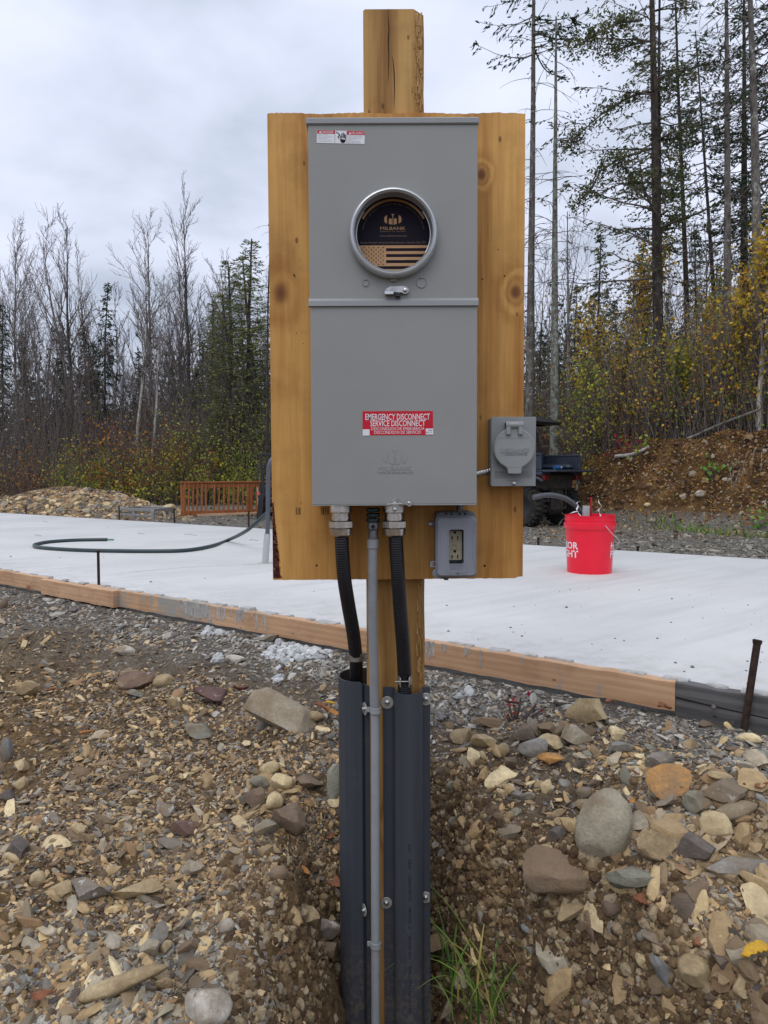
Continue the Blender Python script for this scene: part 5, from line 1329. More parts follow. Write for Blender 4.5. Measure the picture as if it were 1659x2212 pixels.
for a in np.linspace(0, math.pi, 11)[0:]:
    prof.append(((b0 + b1) / 2 - math.cos(a) * (b1 - b0) / 2, yg - .012 - .030 * math.sin(a) ** .8))
prof += [(b1, yg - .006), (b1 + .003, yg - .001), (gx1 - .004, yg), (gx1, yg)]
ztg = Z_(880, 1484, yg)
g1 = guard([p for p in prof], ztg, -1.45, 'right dark guard on the front of the post, held by two columns of washers', [0] * 4 + [.001 + .004 * math.sin(a) for a in np.linspace(0, math.pi, 11)] + [0] * 4)
# left guard is fixed to the left face of the post
xs = xl - .001
lx = X_(735, 1850, 1.66)
prof = [(xs, YP + .014), (xs - .004, YP + .010), (xs - .012, YP + .004)]
for a in np.linspace(0, math.pi, 11):
    prof.append((xs - .014 - (xs - .014 - lx) * math.sin(a) ** .75, (YP + .062) - math.cos(a) * .058))
prof += [(xs - .010, YP + .122), (xs, YP + .124)]
prof = [(xs + .006, YP - .003), (xs + .001, YP - .004)] + prof[1:]
g0 = guard(prof[::1], Z_(760, 1474, YP), -1.45, 'left dark guard wrapped round the side of the post', [.006, .006, .006, .004] + [.0] * 11 + [0] * 2)
# washers and screws
def washer(u, v, Y, r_, lab, axis=(0, -1, 0), flat=None):
    c_ = at(u, v, Y); bb = B(); bb.lathe(c_, axis, [(r_, 0), (r_, .0014), (r_ - .0006, .0018), (.003, .0018)], 40)
    if flat:
        bb.v = [(min(max(p[0], c_.x - flat), c_.x + flat), p[1], p[2]) for p in bb.v]
    o = bb.build('fender_washer', M_washer, smooth=30, label=lab, cat='washer', group='round washers holding the guards')
    bb = B(); a = Vector(axis); bb.lathe(c_ + a * .0018, axis, [(.0062, 0), (.0062, .001), (.0045, .0016), (.0045, .0048), (.0036, .0056)], 12); bb.build('screw_head', M_zinc, o, smooth=30)
    bb = B(); bb.box((c_.x - .003, c_.y - .0080, c_.z - .0006), (c_.x + .003, c_.y - .0072, c_.z + .0006)); bb.build('screw_slot', M_dark, o)
M_washer = simple('washer_zinc', (0.44, 0.45, 0.42), .42, .55, var=.12, scale=60)
washer(836.5, 1517.5, YP - .0052, .0146, 'upper round washer between the slim conduit and the right guard')
washer(920, 1510, YP - .0052, .0146, 'upper washer at the right edge of the post', flat=.0098)
washer(834.5, 1950, YP - .0052, .0135, 'lower round washer between the slim conduit and the right guard')
washer(919.5, 1938, YP - .0052, .0135, 'lower washer at the right edge of the post', flat=.0095)
washer(788.5, 1531, YP - .008, .0150, 'upper washer seen nearly edge-on on the left guard', axis=(-.93, -.36, 0))
washer(787.5, 1966, YP - .008, .0140, 'lower washer seen nearly edge-on on the left guard', axis=(-.93, -.36, 0))
# printed line up the right guard
bb = B(); V0, F0 = textgeo('CUSTOM PLASTICS    CPI-4210P    2" SCH40    U-GUARD    M25    1ST')
cx = at(883.5, 2004, 1.578); za, zb2 = Z_(883, 2187, 1.576), Z_(883, 1822, 1.576)
lx_, hx_ = min(p.x for p in V0), max(p.x for p in V0); yb_ = yg - .012 - .030 - .0006
bb.add([(cx.x + .0045 - p.y * .0085, yb_, za + (p.x - lx_) / (hx_ - lx_) * (zb2 - za)) for p in V0], F0)
bb.build('printed_line', simple('guard_print', (0.012, 0.012, 0.014), .6), g1)

# ------------------------------------------------------------------ outlet box with in-use cover
M_plast = simple('grey_plastic', (0.235, 0.25, 0.285), 0.42, var=.03, scale=20, spec=.45)
M_hood = simple('smoked_base', (0.10, 0.11, 0.13), 0.35, var=.05, spec=.5)
M_ivory = simple('ivory_plastic', (0.52, 0.46, 0.33), 0.4, var=.03)
YO = 1.535
po = Pl(YO, 985, 1180); U = lambda zx: po.x(884.8 + zx * .125); Vv = lambda zy: po.z(1023.1 + zy * .125)
ob = thing('outlet_box', (U(805), YB, Vv(1790)), 'grey weatherproof outlet box with a see-through window below the meter box', 'outlet box')
def framed(bb, outer, inner, yf, yb, bev=.0015):
    n = len(outer); assert len(inner) == n
    cx = sum(p[0] for p in outer) / n; cz = sum(p[1] for p in outer) / n
    o2 = [(x + (cx - x) / max(1e-6, math.hypot(cx - x, cz - z)) * bev, z + (cz - z) / max(1e-6, math.hypot(cx - x, cz - z)) * bev) for x, z in outer]
    bb.rings([[(x, yb, z) for x, z in outer], [(x, yf + bev, z) for x, z in outer], [(x, yf, z) for x, z in o2], [(x, yf, z) for x, z in inner], [(x, yb, z) for x, z in inner]], False, False)
bb = B(); framed(bb, rrect(U(462), U(1150), Vv(1785), Vv(662), .010), rrect(U(655), U(955), Vv(1600), Vv(930), .004), YO + .012, YB - .001, .003); bb.build('back_box', M_hood, ob, smooth=30)
out = rrect(U(450), U(1158), Vv(1790), Vv(737), .0095); inn = rrect(U(470), U(1140), Vv(1770), Vv(752), .0085)
bb = B(); framed(bb, out, inn, YO - .001, YO + .014); bb.build('cover_rim', M_plast, ob, smooth=30)
out = rrect(U(474), U(1136), Vv(1766), Vv(757), .0082, 9); inn = rrect(U(678), U(933), Vv(1563), Vv(962), .0045, 9)
bb = B(); framed(bb, out, inn, YO - .006, YO + .010, .002); cov = bb.build('cover', M_plast, ob, smooth=30)
bb = B()
wi = rrect(U(662), U(949), Vv(1580), Vv(946), .006, 9); framed(bb, wi, rrect(U(678), U(933), Vv(1563), Vv(962), .0045, 9), YO - .0072, YO - .005, .0006)
for sgn in (-1, 1):       # curved ridges
    cx = 805 + sgn * 330; pts = [(U(cx - sgn * 52 * math.cos((zy - 1250) / 420 * 1.45)), YO - .0062, Vv(zy)) for zy in np.linspace(860, 1640, 12)]
    bb.tube(pts, .0007, 6, 3)
bb.build('ridge', M_plast, cov, smooth=40)
bb = B(); text(bb, 'EXTRA DUTY', U(690), U(910), Vv(1655), Vv(1612), YO - .0068, depth=.0010); text(bb, 'TAYMAC', U(645), U(965), Vv(1738), Vv(1680), YO - .0068, bold=.015, depth=.0010)
for a, c_, e, f_ in ((620, 1597, 985, 1602), (620, 1597, 626, 1745), (979, 1597, 985, 1745), (650, 880, 960, 885)): bb.box((U(a), YO - .0066, Vv(f_)), (U(e), YO - .0055, Vv(c_)))
bb.tube([(U(805 + 135 * math.cos(a)), YO - .006, Vv(818 - 40 * math.sin(a))) for a in np.linspace(0, math.pi, 9)], .0006, 5, 2)
bb.build('raised_lettering', M_plast, cov)
bb = B(); bb.plate(rrect(U(682), U(928), Vv(1518), Vv(1000), .003), YO + .022, YO + .034, .001); rc = bb.build('receptacle', M_ivory, ob)
bb = B(); bb.plate(rrect(U(660), U(950), Vv(1600), Vv(940), .004), YO + .0345, YO + .040); bb.build('device_plate', M_hood, ob)
bb = B(); ys = YO + .0215
for cz in (1125, 1455):
    for cx, hh in ((752, 28), (849, 35)): bb.box((U(cx - 10), ys - .0003, Vv(cz + hh)), (U(cx + 10), ys + .001, Vv(cz - hh)))
for cz in (1030, 1362): bb.plate([(U(778), Vv(cz - 20)), (U(822), Vv(cz - 20)), (U(824), Vv(cz + 5)), (U(815), Vv(cz + 20)), (U(800), Vv(cz + 25)), (U(786), Vv(cz + 20)), (U(776), Vv(cz + 5))], ys - .0003, ys + .001)
bb.build('slot', M_crack, rc)
M_iv2 = simple('ivory_buttons', (0.46, 0.40, 0.28), .45)
bb = B(); bb.plate(rrect(U(752), U(848), Vv(1252), Vv(1188), .0008), ys - .001, ys + .001, .0004); bb.plate(rrect(U(752), U(848), Vv(1326), Vv(1258), .0008), ys - .001, ys + .001, .0004)
bb.box((U(690), ys - .0006, Vv(1184)), (U(915), ys + .001, Vv(1180))); bb.box((U(690), ys - .0006, Vv(1335)), (U(915), ys + .001, Vv(1331))); bb.build('test_button', M_iv2, rc)
bb = B()
for cx in (637, 736, 870, 970): bb.box((U(cx - 20), YO + .0112, Vv(715)), (U(cx + 20), YO + .0145, Vv(685)))
bb.build('vent_slot', M_crack, ob)
bb = B(); bb.lathe((U(395), YB - .010, Vv(895)), (0, -1, 0), [(.0062, -.009), (.0062, .0), (.005, .001)], 16); bb.box((U(395), YB - .012, Vv(940)), (U(470), YB - .004, Vv(850)), .001)
bb.box((U(358), YO + .008, Vv(1630)), (U(415), YO + .014, Vv(1525)), .002); bb.box((U(358), YO + .008, Vv(1548)), (U(470), YO + .014, Vv(1525)), .001); bb.box((U(358), YO + .008, Vv(1630)), (U(470), YO + .014, Vv(1608)), .001)
bb.lathe((U(490), YO + .02, Vv(1735)), (0, -1, 0), [(.0115, 0), (.0115, .010), (.010, .012)], 24); bb.build('mounting_ear', M_plast, ob, smooth=35)
bb = B(); bb.lathe((U(395), YB - .0115, Vv(895)), (0, -1, 0), [(.0042, 0), (.0038, .002), (.002, .0028)], 10); bb.build('hex_screw', M_zinc, ob)
bb = B(); bb.box((U(605), YO + .02, Vv(1868)), (U(690), YO + .03, Vv(1780)), .0015); bb.build('hasp', M_hood, ob)
bb = B(); bb.tube([at(990, 1078, 1.575), at(993, 1098, 1.578), at(987, 1116, 1.58)], .0068, 10, 4, rib=(.005, .0006))
bb.build('short_flex_conduit', simple('flex_metal', (0.16, 0.16, 0.17), .35, .6), smooth=50, label='short dark flex linking meter box and outlet box', cat='conduit')

# ------------------------------------------------------------------ power inlet box
YI = 1.555
M_inlet = simple('inlet_paint', (0.25, 0.265, 0.265), .42, var=.04, scale=25, bmp=.15)
pi_ = Pl(YI, 1110, 975); U = lambda zx: pi_.x(1003.2 + zx * .1); Vv = lambda zy: pi_.z(884.7 + zy * .1)
U = lambda zx: pi_.x(1023.05 + zx * .1); 
ib = thing('power_inlet_box', (U(860), YB, Vv(1655)), 'small grey inlet box with a round flip lid at the right edge of the board', 'inlet box')
bb = B(); bb.box((U(372), YI + .003, Vv(1640)), (U(1325), YB + .012, Vv(175)), .002); bb.build('body', M_inlet, ib)
bb = B(); bb.box((U(382), YI, Vv(1658)), (U(1345), YI + .0026, Vv(160)), .0006); face = bb.build('face_plate', M_inlet, ib)
yl_ = YI - .020
pi2 = Pl(yl_, 1110, 975); U2 = lambda zx: pi2.x(1023.05 + zx * .1); V2 = lambda zy: pi2.z(884.7 + zy * .1)
cx, cz, rr_ = U2(880), V2(835), 443 * .1 / F * yl_
bb = B()
pts = []
for a in np.linspace(R(-66), R(246), 72): pts.append((cx + rr_ * math.cos(a), cz + rr_ * math.sin(a)))
pts += [(U2(735), V2(1290)), (U2(740), V2(1365)), (U2(775), V2(1392)), (U2(1005), V2(1392)), (U2(1040), V2(1365)), (U2(1042), V2(1290))]
bb.plate(pts, yl_, yl_ + .006, .0014); lid = bb.build('round_lid', M_box2, ib, smooth=30)
bb = B(); bb.lathe((cx, YI, cz), (0, -1, 0), [(rr_ * .93, -.001), (rr_ * .93, .0145)], 48); bb.build('socket_collar', M_box2, ib, smooth=30)
bb = B(); bb.box((U2(545), yl_ - .0007, V2(612)), (U2(1195), yl_ + .0005, V2(604)))
rl = rr_ * .93
bb.tube([(cx + rl * math.cos(a), yl_ - .0001, cz + rl * math.sin(a)) for a in np.linspace(R(-232), R(52), 40)], .0005, 5, 1)
bb.build('lid_ridge', M_box2, lid)
bb = B()
text(bb, 'R', U2(565), U2(670), V2(945), V2(832), yl_ - .0012, shear=.2, bold=.02, depth=.0014)
text(bb, 'ELIANCE', U2(672), U2(1205), V2(915), V2(832), yl_ - .0012, shear=.2, bold=.02, depth=.0014)
bb.box((U2(640), yl_ - .0009, V2(942)), (U2(1165), yl_, V2(936))); bb.box((U2(640), yl_ - .0009, V2(982)), (U2(1165), yl_, V2(976)))
text(bb, 'CONTROLS', U2(700), U2(1150), V2(970), V2(948), yl_ - .0009, depth=.001)
bb.build('raised_lettering', M_box2, lid)
bb = B()
for a, e in ((690, 800), (955, 1058)): bb.box((U2(a), yl_ - .006, V2(555)), (U2(e), YI, V2(262)), .0022)
bb.tube([(U2(690), yl_ + .001, V2(335)), (U2(1058), yl_ + .001, V2(335))], .0078, 20, 1); bb.build('hinge', M_box2, lid, smooth=35)
bb = B(); y9 = YI - .0003
text(bb, 'DANGER', U(455), U(655), Vv(1362), Vv(1330), y9, bold=.01)
for i, s_ in enumerate(('IF THIS INLET IS USED WITH A GENERATOR REMOVE PLUG FROM THE', 'SOCKET BEFORE SERVICE OF THE LOADS ALWAYS USE ONLY AND', 'THE MAIN SWITCH HAS TO BE SAFELY TURNED OFF BEFORE USE OF', 'LOAD IS CONNECTED. TEST WITH THE TRANSFER SWITCH PRIOR TO', 'DISCONNECTION FROM THIS INLET ONLY USE FOR THE GENERATOR', 'ELECTRICAL EQUIPMENT HAS TO BE USED BY A QUALIFIED PERSON')):
    z = 1372 + i * 24; a0 = 672 if i == 0 else 455; z = 1338 + i * 27
    text(bb, s_, U(a0), U(1265), Vv(z + 17), Vv(z), y9)
text(bb, 'FACTORY SEALED UNIT', U(725), U(975), Vv(1538), Vv(1524), y9)
bb.build('printed_warning', simple('print_dark', (0.05, 0.05, 0.052), .6), face)
bb = B(); bb.lathe((U(872), YI, Vv(1598)), (0, -1, 0), [(.0042, 0), (.0042, .0018), (.0026, .0036), (.0005, .0040)], 14); sc_ = bb.build('screw', M_zinc, face, smooth=40)
bb = B(); bb.tube([at(1024, 1026, 1.570), at(1040, 1021.5, 1.572), at(1066, 1016, 1.576)], .0078, 14, 6, rib=(.006, .0005)); bb.build('flex_conduit_stub', simple('flex_metal_bright', (0.36, 0.35, 0.33), .3, .85, var=.4, scale=70), smooth=50, label='ribbed metal flex from the meter box to the inlet box', cat='conduit')
# ------------------------------------------------------------------ vegetation
def tubes_np(S, k=4):
    """S: list of (p0, p1, r0, r1) -> one mesh worth of tapered prisms"""
    A = np.array([s[0] for s in S], float); Bq = np.array([s[1] for s in S], float); r0_ = np.array([s[2] for s in S]); r1_ = np.array([s[3] for s in S])
    D = Bq - A; D /= np.maximum(1e-9, np.linalg.norm(D, axis=1))[:, None]
    ref = np.where(np.abs(D[:, 2:3]) < .9, np.array([[0, 0, 1.0]]), np.array([[1.0, 0, 0]]))
    U_ = np.cross(D, ref); U_ /= np.linalg.norm(U_, axis=1)[:, None]; W_ = np.cross(D, U_)
    an = 2 * np.pi * np.arange(k) / k
    ring = U_[:, None, :] * np.cos(an)[None, :, None] + W_[:, None, :] * np.sin(an)[None, :, None]
    V = np.concatenate([A[:, None, :] + ring * r0_[:, None, None], Bq[:, None, :] + ring * r1_[:, None, None]], 1).reshape(-1, 3)
    base = np.arange(len(S))[:, None] * 2 * k; j = np.arange(k)[None, :]; j2 = (j + 1) % k
    Fc = np.stack([base + j, base + j2, base + k + j2, base + k + j], -1).reshape(-1, 4)
    return V, Fc
def cards_np(rs, Cn, D, L, W, curl=.0):
    """leaf or needle-spray shaped rhombs, centre, direction, length, width"""
    n = len(Cn); D = D / np.maximum(1e-9, np.linalg.norm(D, axis=1))[:, None]
    Rn = rs.normal(size=(n, 3)); S_ = np.cross(D, Rn); S_ /= np.maximum(1e-9, np.linalg.norm(S_, axis=1))[:, None]; Nn = np.cross(D, S_)
    L = np.asarray(L)[:, None]; W = np.asarray(W)[:, None]
    V = np.stack([Cn - D * L / 2, Cn + S_ * W / 2 + Nn * W * curl, Cn + D * L / 2, Cn - S_ * W / 2 + Nn * W * curl], 1).reshape(-1, 3)
    Fc = np.arange(n * 4).reshape(-1, 4); return V, Fc
def path(rg, p, d, L, n, wob, upw):
    pts = [np.array(p, float)]; d = np.array(d, float)
    for i in range(n):
        d = d + rg.normal(0, wob, 3) + np.array([0, 0, upw]); d /= np.linalg.norm(d); pts.append(pts[-1] + d * L / n)
    return pts
def bare_tree(rg, H, r, t0=.42, nb=16, spread=.55, lev=3, lean=0.0, minr=.007):
    trunk = []; crown = []; tips = []
    tp = path(rg, (0, 0, -.2), (lean, 0, 1), H * .97, 14, .035, .03)
    for i in range(14):
        a, b_ = 1 - i / 14, 1 - (i + 1) / 14
        (trunk if i < 11 else crown).append((tp[i], tp[i + 1], max(minr, r * a ** .8), max(minr, r * b_ ** .8)))
    tips.append(tp[-1])
    def br(p, d, L, r_, lv):
        n = 5 if lv < 2 else 3; pts = path(rg, p, d, L, n, .12, .07)
        for i in range(n):
            crown.append((pts[i], pts[i + 1], max(minr, r_ * (1 - i / n * .7)), max(minr * .8, r_ * (1 - (i + 1) / n * .7))))
        tips.append(pts[-1])
        if lv < lev:
            for i in range(1, n + 1):
                for _ in range(2 if lv == 1 else rg.randint(1, 3)):
                    dd = pts[i] - pts[i - 1]; dd = dd / np.linalg.norm(dd) + rg.normal(0, .42, 3); dd[2] += .15
                    (lv == 1 or rg.rand() < .6) and br(pts[i], dd / np.linalg.norm(dd), L * rg.uniform(.28, .5), r_ * .5, lv + 1)
    for i in range(nb):
        t_ = t0 + (1 - t0) * (i + rg.rand()) / nb * .97; f = t_ * 14; k = min(13, int(f)); p = tp[k] + (tp[k + 1] - tp[k]) * (f - k)
        a = rg.uniform(0, 2 * np.pi); th = rg.uniform(.35, .85) * spread * 1.6
        d = np.array([math.cos(a) * math.sin(th), math.sin(a) * math.sin(th), math.cos(th)]); br(p, d, H * (1 - t_ * .72) * rg.uniform(.20, .34), r * (1 - t_) ** .7 * .42 + .004, 1)
    return trunk, crown, np.array(tips)
def conifer(rg, H, r, R0, t0, t1=1.0, whorls=30, nb=5, dens=1.0, droop=.25, dead=None, lean=0.0, upturn=.25, card=(.15, .040), taper=.85, rise=.0, minr=.008, cm=1.0, tw=.012, extra=()):
    trunk, brs, Cn, D, L, W = [], [], [], [], [], []
    n = 16; tp = path(rg, (0, 0, -.3), (lean, 0, 1), H, n, tw, 0.0 if tw < .01 else .008)
    for i in range(n): trunk.append((tp[i], tp[i + 1], max(.012, r * (1 - i / n * .85)), max(.010, r * (1 - (i + 1) / n * .85))))
    at_ = lambda t_: tp[min(n - 1, int(t_ * n))] + (tp[min(n - 1, int(t_ * n)) + 1] - tp[min(n - 1, int(t_ * n))]) * (t_ * n - min(n - 1, int(t_ * n)))
    for i in range(whorls):
        t_ = t0 + (t1 - t0) * (i + rg.rand() * .6) / whorls; base = at_(min(.999, t_)); Lb = R0 * ((1 - (t_ - t0) / (1 - t0 + 1e-6)) ** taper) + .12
        for j in range(nb):
            if rg.rand() > min(1, .5 + dens): continue
            a = rg.uniform(0, 2 * np.pi); ll = Lb * rg.uniform(.55, 1.15); d = np.array([math.cos(a), math.sin(a), rise + rg.normal(0, .12)]); m_ = 6
            pts = [base + np.array([0, 0, rg.uniform(-.1, .1)])]
            for q in range(m_):
                d2 = d + np.array([0, 0, -droop * (1 - q / m_) * 1.5 + upturn * (q / m_)]) + rg.normal(0, .07, 3); d2 /= np.linalg.norm(d2); pts.append(pts[-1] + d2 * ll / m_)
            for q in range(m_): brs.append((pts[q], pts[q + 1], max(minr * .7, .020 * ll / 1.5 * (1 - q / m_)), max(minr * .6, .020 * ll / 1.5 * (1 - (q + 1) / m_))))
            PT = np.array(pts); ns_ = max(3, int(ll * 11 * dens ** .5)); ss = rg.uniform(.10, 1, ns_) ** .85; ls = (.36 * ll * (1 - ss) + .12) * rg.uniform(.7, 1.2, ns_); K = max(2, int(np.mean(ls) * 13 * cm * dens ** .5))
            f = ss * m_; k = np.minimum(m_ - 1, f.astype(int)); st = PT[k] + (PT[k + 1] - PT[k]) * (f - k)[:, None]; dd = PT[k + 1] - PT[k]; dd /= np.linalg.norm(dd, axis=1)[:, None]
            sd3 = np.cross(dd, [0, 0, 1.0]) * rg.choice([-1, 1], ns_)[:, None] + dd * .75 + np.stack([np.zeros(ns_), np.zeros(ns_), -rg.uniform(.0, .8, ns_)], -1); sd3 /= np.linalg.norm(sd3, axis=1)[:, None]
            fr = (np.arange(K) + .5) / K; nc = ns_ * K
            cp = (st[:, None, :] + sd3[:, None, :] * (ls[:, None] * fr[None, :])[:, :, None]).reshape(-1, 3) + rg.normal(0, .016, (nc, 3))
            Cn.append(cp); D.append(np.repeat(sd3, K, 0) + rg.normal(0, .38, (nc, 3))); L.append(card[0] * rg.uniform(.6, 1.3, nc)); W.append(card[1] * rg.uniform(.8, 1.5, nc))
            for q in range(ns_): brs.append((st[q], st[q] + sd3[q] * ls[q] * .9, .005, .003))
    for PT in extra:
        PT = np.array(PT); m_ = len(PT) - 1; ll = np.linalg.norm(PT[1:] - PT[:-1], axis=1).sum()
        for q in range(m_): brs.append((PT[q], PT[q + 1], .034 * (1 - q / (m_ + .6)), .034 * (1 - (q + 1) / (m_ + .6))))
        nc = int(ll * 480); s_ = rg.uniform(.15, 1, nc); f = s_ * m_; k = np.minimum(m_ - 1, f.astype(int)); cp = PT[k] + (PT[k + 1] - PT[k]) * (f - k)[:, None]
        dd = PT[k + 1] - PT[k]; dd /= np.linalg.norm(dd, axis=1)[:, None]; lump = .5 + .5 * np.sin(s_ * 19 + ll * 3) * np.sin(s_ * 7)
        off = rg.normal(0, 1, (nc, 3)) * np.array([.14, .16, .17]) * (.35 + lump)[:, None] + np.array([0, 0, .02])
        for _ in range(int(ll * 16)):
            q = rg.randint(0, m_); p = PT[q] + (PT[q + 1] - PT[q]) * rg.rand(); e_ = p + rg.normal(0, 1, 3) * np.array([.16, .16, .2]); brs.append((p, e_, .007, .004))
        Cn.append(cp + off); D.append(dd * .5 + rg.normal(0, .6, (nc, 3))); L.append(card[0] * rg.uniform(.6, 1.3, nc)); W.append(card[1] * rg.uniform(.8, 1.6, nc))
    if dead:
        for i in range(dead[2]):
            t_ = rg.uniform(dead[0], dead[1]); a = rg.uniform(0, 2 * np.pi); ll = rg.uniform(.3, 1.0) * dead[3]; pts = path(rg, at_(t_), (math.cos(a), math.sin(a), rg.uniform(-.1, .35)), ll, 5, .10, -.14)
            for q in range(5): brs.append((pts[q], pts[q + 1], .0085 * (1 - q / 7), .0085 * (1 - (q + 1) / 7)))
            for q in range(2, 5):
                if rg.rand() < .7: e_ = path(rg, pts[q], pts[q] - pts[q - 1] + rg.normal(0, .12, 3), ll * .3, 2, .1, -.1); brs += [(e_[0], e_[1], .005, .0045), (e_[1], e_[2], .0045, .003)]
    Cn = np.concatenate(Cn) if Cn else np.zeros((0, 3))
    return trunk, brs, (Cn, np.concatenate(D), np.concatenate(L), np.concatenate(W)) if len(Cn) else None
def barkmat(name, c, c2, c3=None, sc=14.0, patch=.56):
    m, t, b = newmat(name, .92, 0, .15); P = geo(t).outputs['Position']
    sv = nd(t, 'VectorMath', _operation='MULTIPLY', i0=P, i1=(1, 1, .35)); n = nd(t, 'TexNoise', Vector=sv, Scale=sc, Detail=8.0, Roughness=.7)
    out = ramp(t, n, [(0.35, c2), (0.62, c)]).outputs[0]
    if c3: n2 = nd(t, 'TexNoise', Vector=P, Scale=sc * .55, Detail=6.0, Roughness=.7); out = mixc(t, ramp(t, n2, [(patch, 0.0), (patch + .06, 0.8)]), out, c3)
    t.links.new(out, b.inputs['Base Color']); bump(t, b, n.outputs[0], .8, .02); return m
MB_grey = barkmat('bark_grey', (0.20, 0.185, 0.165), (0.06, 0.05, 0.045), (0.38, 0.38, 0.34))
MB_pale = barkmat('bark_pale', (0.34, 0.325, 0.30), (0.14, 0.13, 0.12), (0.10, 0.09, 0.08))
MB_dark = barkmat('bark_dark', (0.085, 0.07, 0.06), (0.03, 0.025, 0.022), (0.15, 0.15, 0.13))
MB_lich = barkmat('bark_lichen', (0.20, 0.185, 0.16), (0.07, 0.062, 0.055), (0.27, 0.32, 0.26), 22.0, .50)
MB_birch = barkmat('bark_birch', (0.62, 0.59, 0.55), (0.42, 0.38, 0.34), (0.09, 0.08, 0.07), 16.0, .58)
M_twig = simple('twig', (0.125, 0.102, 0.092), .9, var=.4, scale=8)
M_twigp = simple('twig_pale', (0.21, 0.185, 0.175), .9, var=.35, scale=8)
GREEN = [(0.027, 0.053, 0.025), (0.043, 0.077, 0.033), (0.022, 0.043, 0.022), (0.057, 0.100, 0.040), (0.035, 0.065, 0.035)]
OLIVE = [(0.094, 0.119, 0.035), (0.138, 0.150, 0.044), (0.062, 0.088, 0.035), (0.163, 0.156, 0.056), (0.075, 0.106, 0.044), (0.125, 0.138, 0.088)]
M_spr = islands('needles_dark', GREEN, .8, nscale=1.2, transl=.15)
M_sprl = islands('needles_olive', OLIVE, .8, nscale=1.2, transl=.2)
M_larch = islands('needles_larch', [(0.17, 0.22, 0.055), (0.24, 0.28, 0.07), (0.12, 0.16, 0.05), (0.30, 0.30, 0.09), (0.09, 0.13, 0.045)], .8, nscale=1.0, transl=.25)
M_yel = islands('leaves_yellow', [(0.66, 0.42, 0.035), (0.56, 0.38, 0.05), (0.72, 0.48, 0.06), (0.44, 0.36, 0.05), (0.58, 0.30, 0.03), (0.38, 0.34, 0.06)], .6, nscale=2.0, transl=.35)
AUT = [(0.672, 0.432, 0.048), (0.384, 0.360, 0.060), (0.216, 0.252, 0.054), (0.576, 0.216, 0.036), (0.228, 0.108, 0.054), (0.504, 0.360, 0.060), (0.144, 0.192, 0.048), (0.312, 0.144, 0.060), (0.720, 0.504, 0.084), (0.144, 0.084, 0.054), (0.312, 0.348, 0.072)]
M_aut = islands('leaves_autumn', AUT, .7, nscale=1.5, transl=.3)
M_autr = islands('leaves_rusty', [(0.48, 0.17, 0.03), (0.56, 0.25, 0.04), (0.36, 0.10, 0.03), (0.26, 0.12, 0.04), (0.52, 0.32, 0.06), (0.17, 0.07, 0.035)], .7, nscale=1.5, transl=.3)
M_autg = islands('leaves_green', [(0.28, 0.33, 0.05), (0.40, 0.40, 0.06), (0.18, 0.23, 0.045), (0.50, 0.42, 0.06), (0.23, 0.27, 0.06)], .7, nscale=1.5, transl=.35)
def proto_mesh(trunk, crown, k=(8, 3)):
    a = mesh_np('trunk', *(lambda q: (q[0], [q[1]]))(tubes_np(trunk, k[0])), None, True); c_ = mesh_np('branches', *(lambda q: (q[0], [q[1]]))(tubes_np(crown, k[1])), None, True); return a, c_
def plant(name, loc, parts, label, group=None, cat='tree', scale=1.0, rz=0.0, sxy=None):
    root = thing(name, loc, label, cat, group); root.rotation_euler.z = rz
    root.scale = (sxy or scale, sxy or scale, scale)
    for nm, me in parts: link(nm, me, root)
    return root
rg = np.random.RandomState(5)
def gnd(x, y): return float(zf(x, y, False))
# --- bare tree prototypes
bare = []
for i in range(9):
    H = 12.0; tr, cr, tips = bare_tree(rg, H, rg.uniform(.085, .12), t0=rg.uniform(.30, .5), nb=rg.randint(14, 22), spread=rg.uniform(.35, .6), lean=rg.uniform(-.05, .05), minr=.0066)
    a, c_ = proto_mesh(tr, cr); a.materials.append([MB_grey, MB_dark, MB_grey, MB_pale][i % 4]); c_.materials.append(M_twig if i % 2 else M_twigp); bare.append((a, c_))
slim = []
for i in range(6):
    tr, cr, tips = bare_tree(rg, 8.0, .045, t0=.2, nb=12, spread=.4, lev=2, lean=rg.uniform(-.1, .1), minr=.008)
    a, c_ = proto_mesh(tr, cr, (5, 3)); a.materials.append([MB_pale, MB_grey, MB_dark][i % 3]); c_.materials.append(M_twig); slim.append((a, c_))
def con_parts(res, bark, needles, twig=None):
    tr, br, cd_ = res; a, c_ = proto_mesh(tr, br, (9, 3)); a.materials.append(bark); c_.materials.append(twig or M_twig); out = [('trunk', a), ('branches', c_)]
    if cd_ is not None:
        V, Fc = cards_np(rg, *cd_); me = mesh_np('needles', V, [Fc], needles); out.append(('needles', me))
    return out
spr = [con_parts(conifer(rg, 9.0, .11, rg.uniform(1.1, 1.6), .08, whorls=36, nb=8, dens=1.0, droop=.3, cm=1.3), MB_dark, M_spr) for _ in range(4)]
larch = [con_parts(conifer(rg, 10.0, .11, rg.uniform(1.3, 1.7), .15, whorls=36, nb=8, dens=.9, droop=.1, rise=.25, cm=.75, card=(.12, .030)), MB_dark, M_larch) for _ in range(2)]
sprs = [con_parts(conifer(rg, 9.0, .09, 1.2, .25, whorls=24, nb=5, dens=.45, droop=.35, dead=(.05, .5, 40, 1.0)), MB_grey, M_spr) for _ in range(2)]
def put(name, u, Y, vtop, parts, H0, label, group=None, rz=None, cat='tree', wide=1.0):
    x = (u - CU) / F * Y; zb_ = gnd(x, Y); top = HC + (1026 - vtop) / F * Y; s = (top - zb_) / H0
    return plant(name, Vector((x, Y, zb_ - .05)), parts, label, group, cat, s, rg.uniform(0, 6.28) if rz is None else rz, s * wide)
def pb(p): return [('trunk', p[0]), ('branches', p[1])]
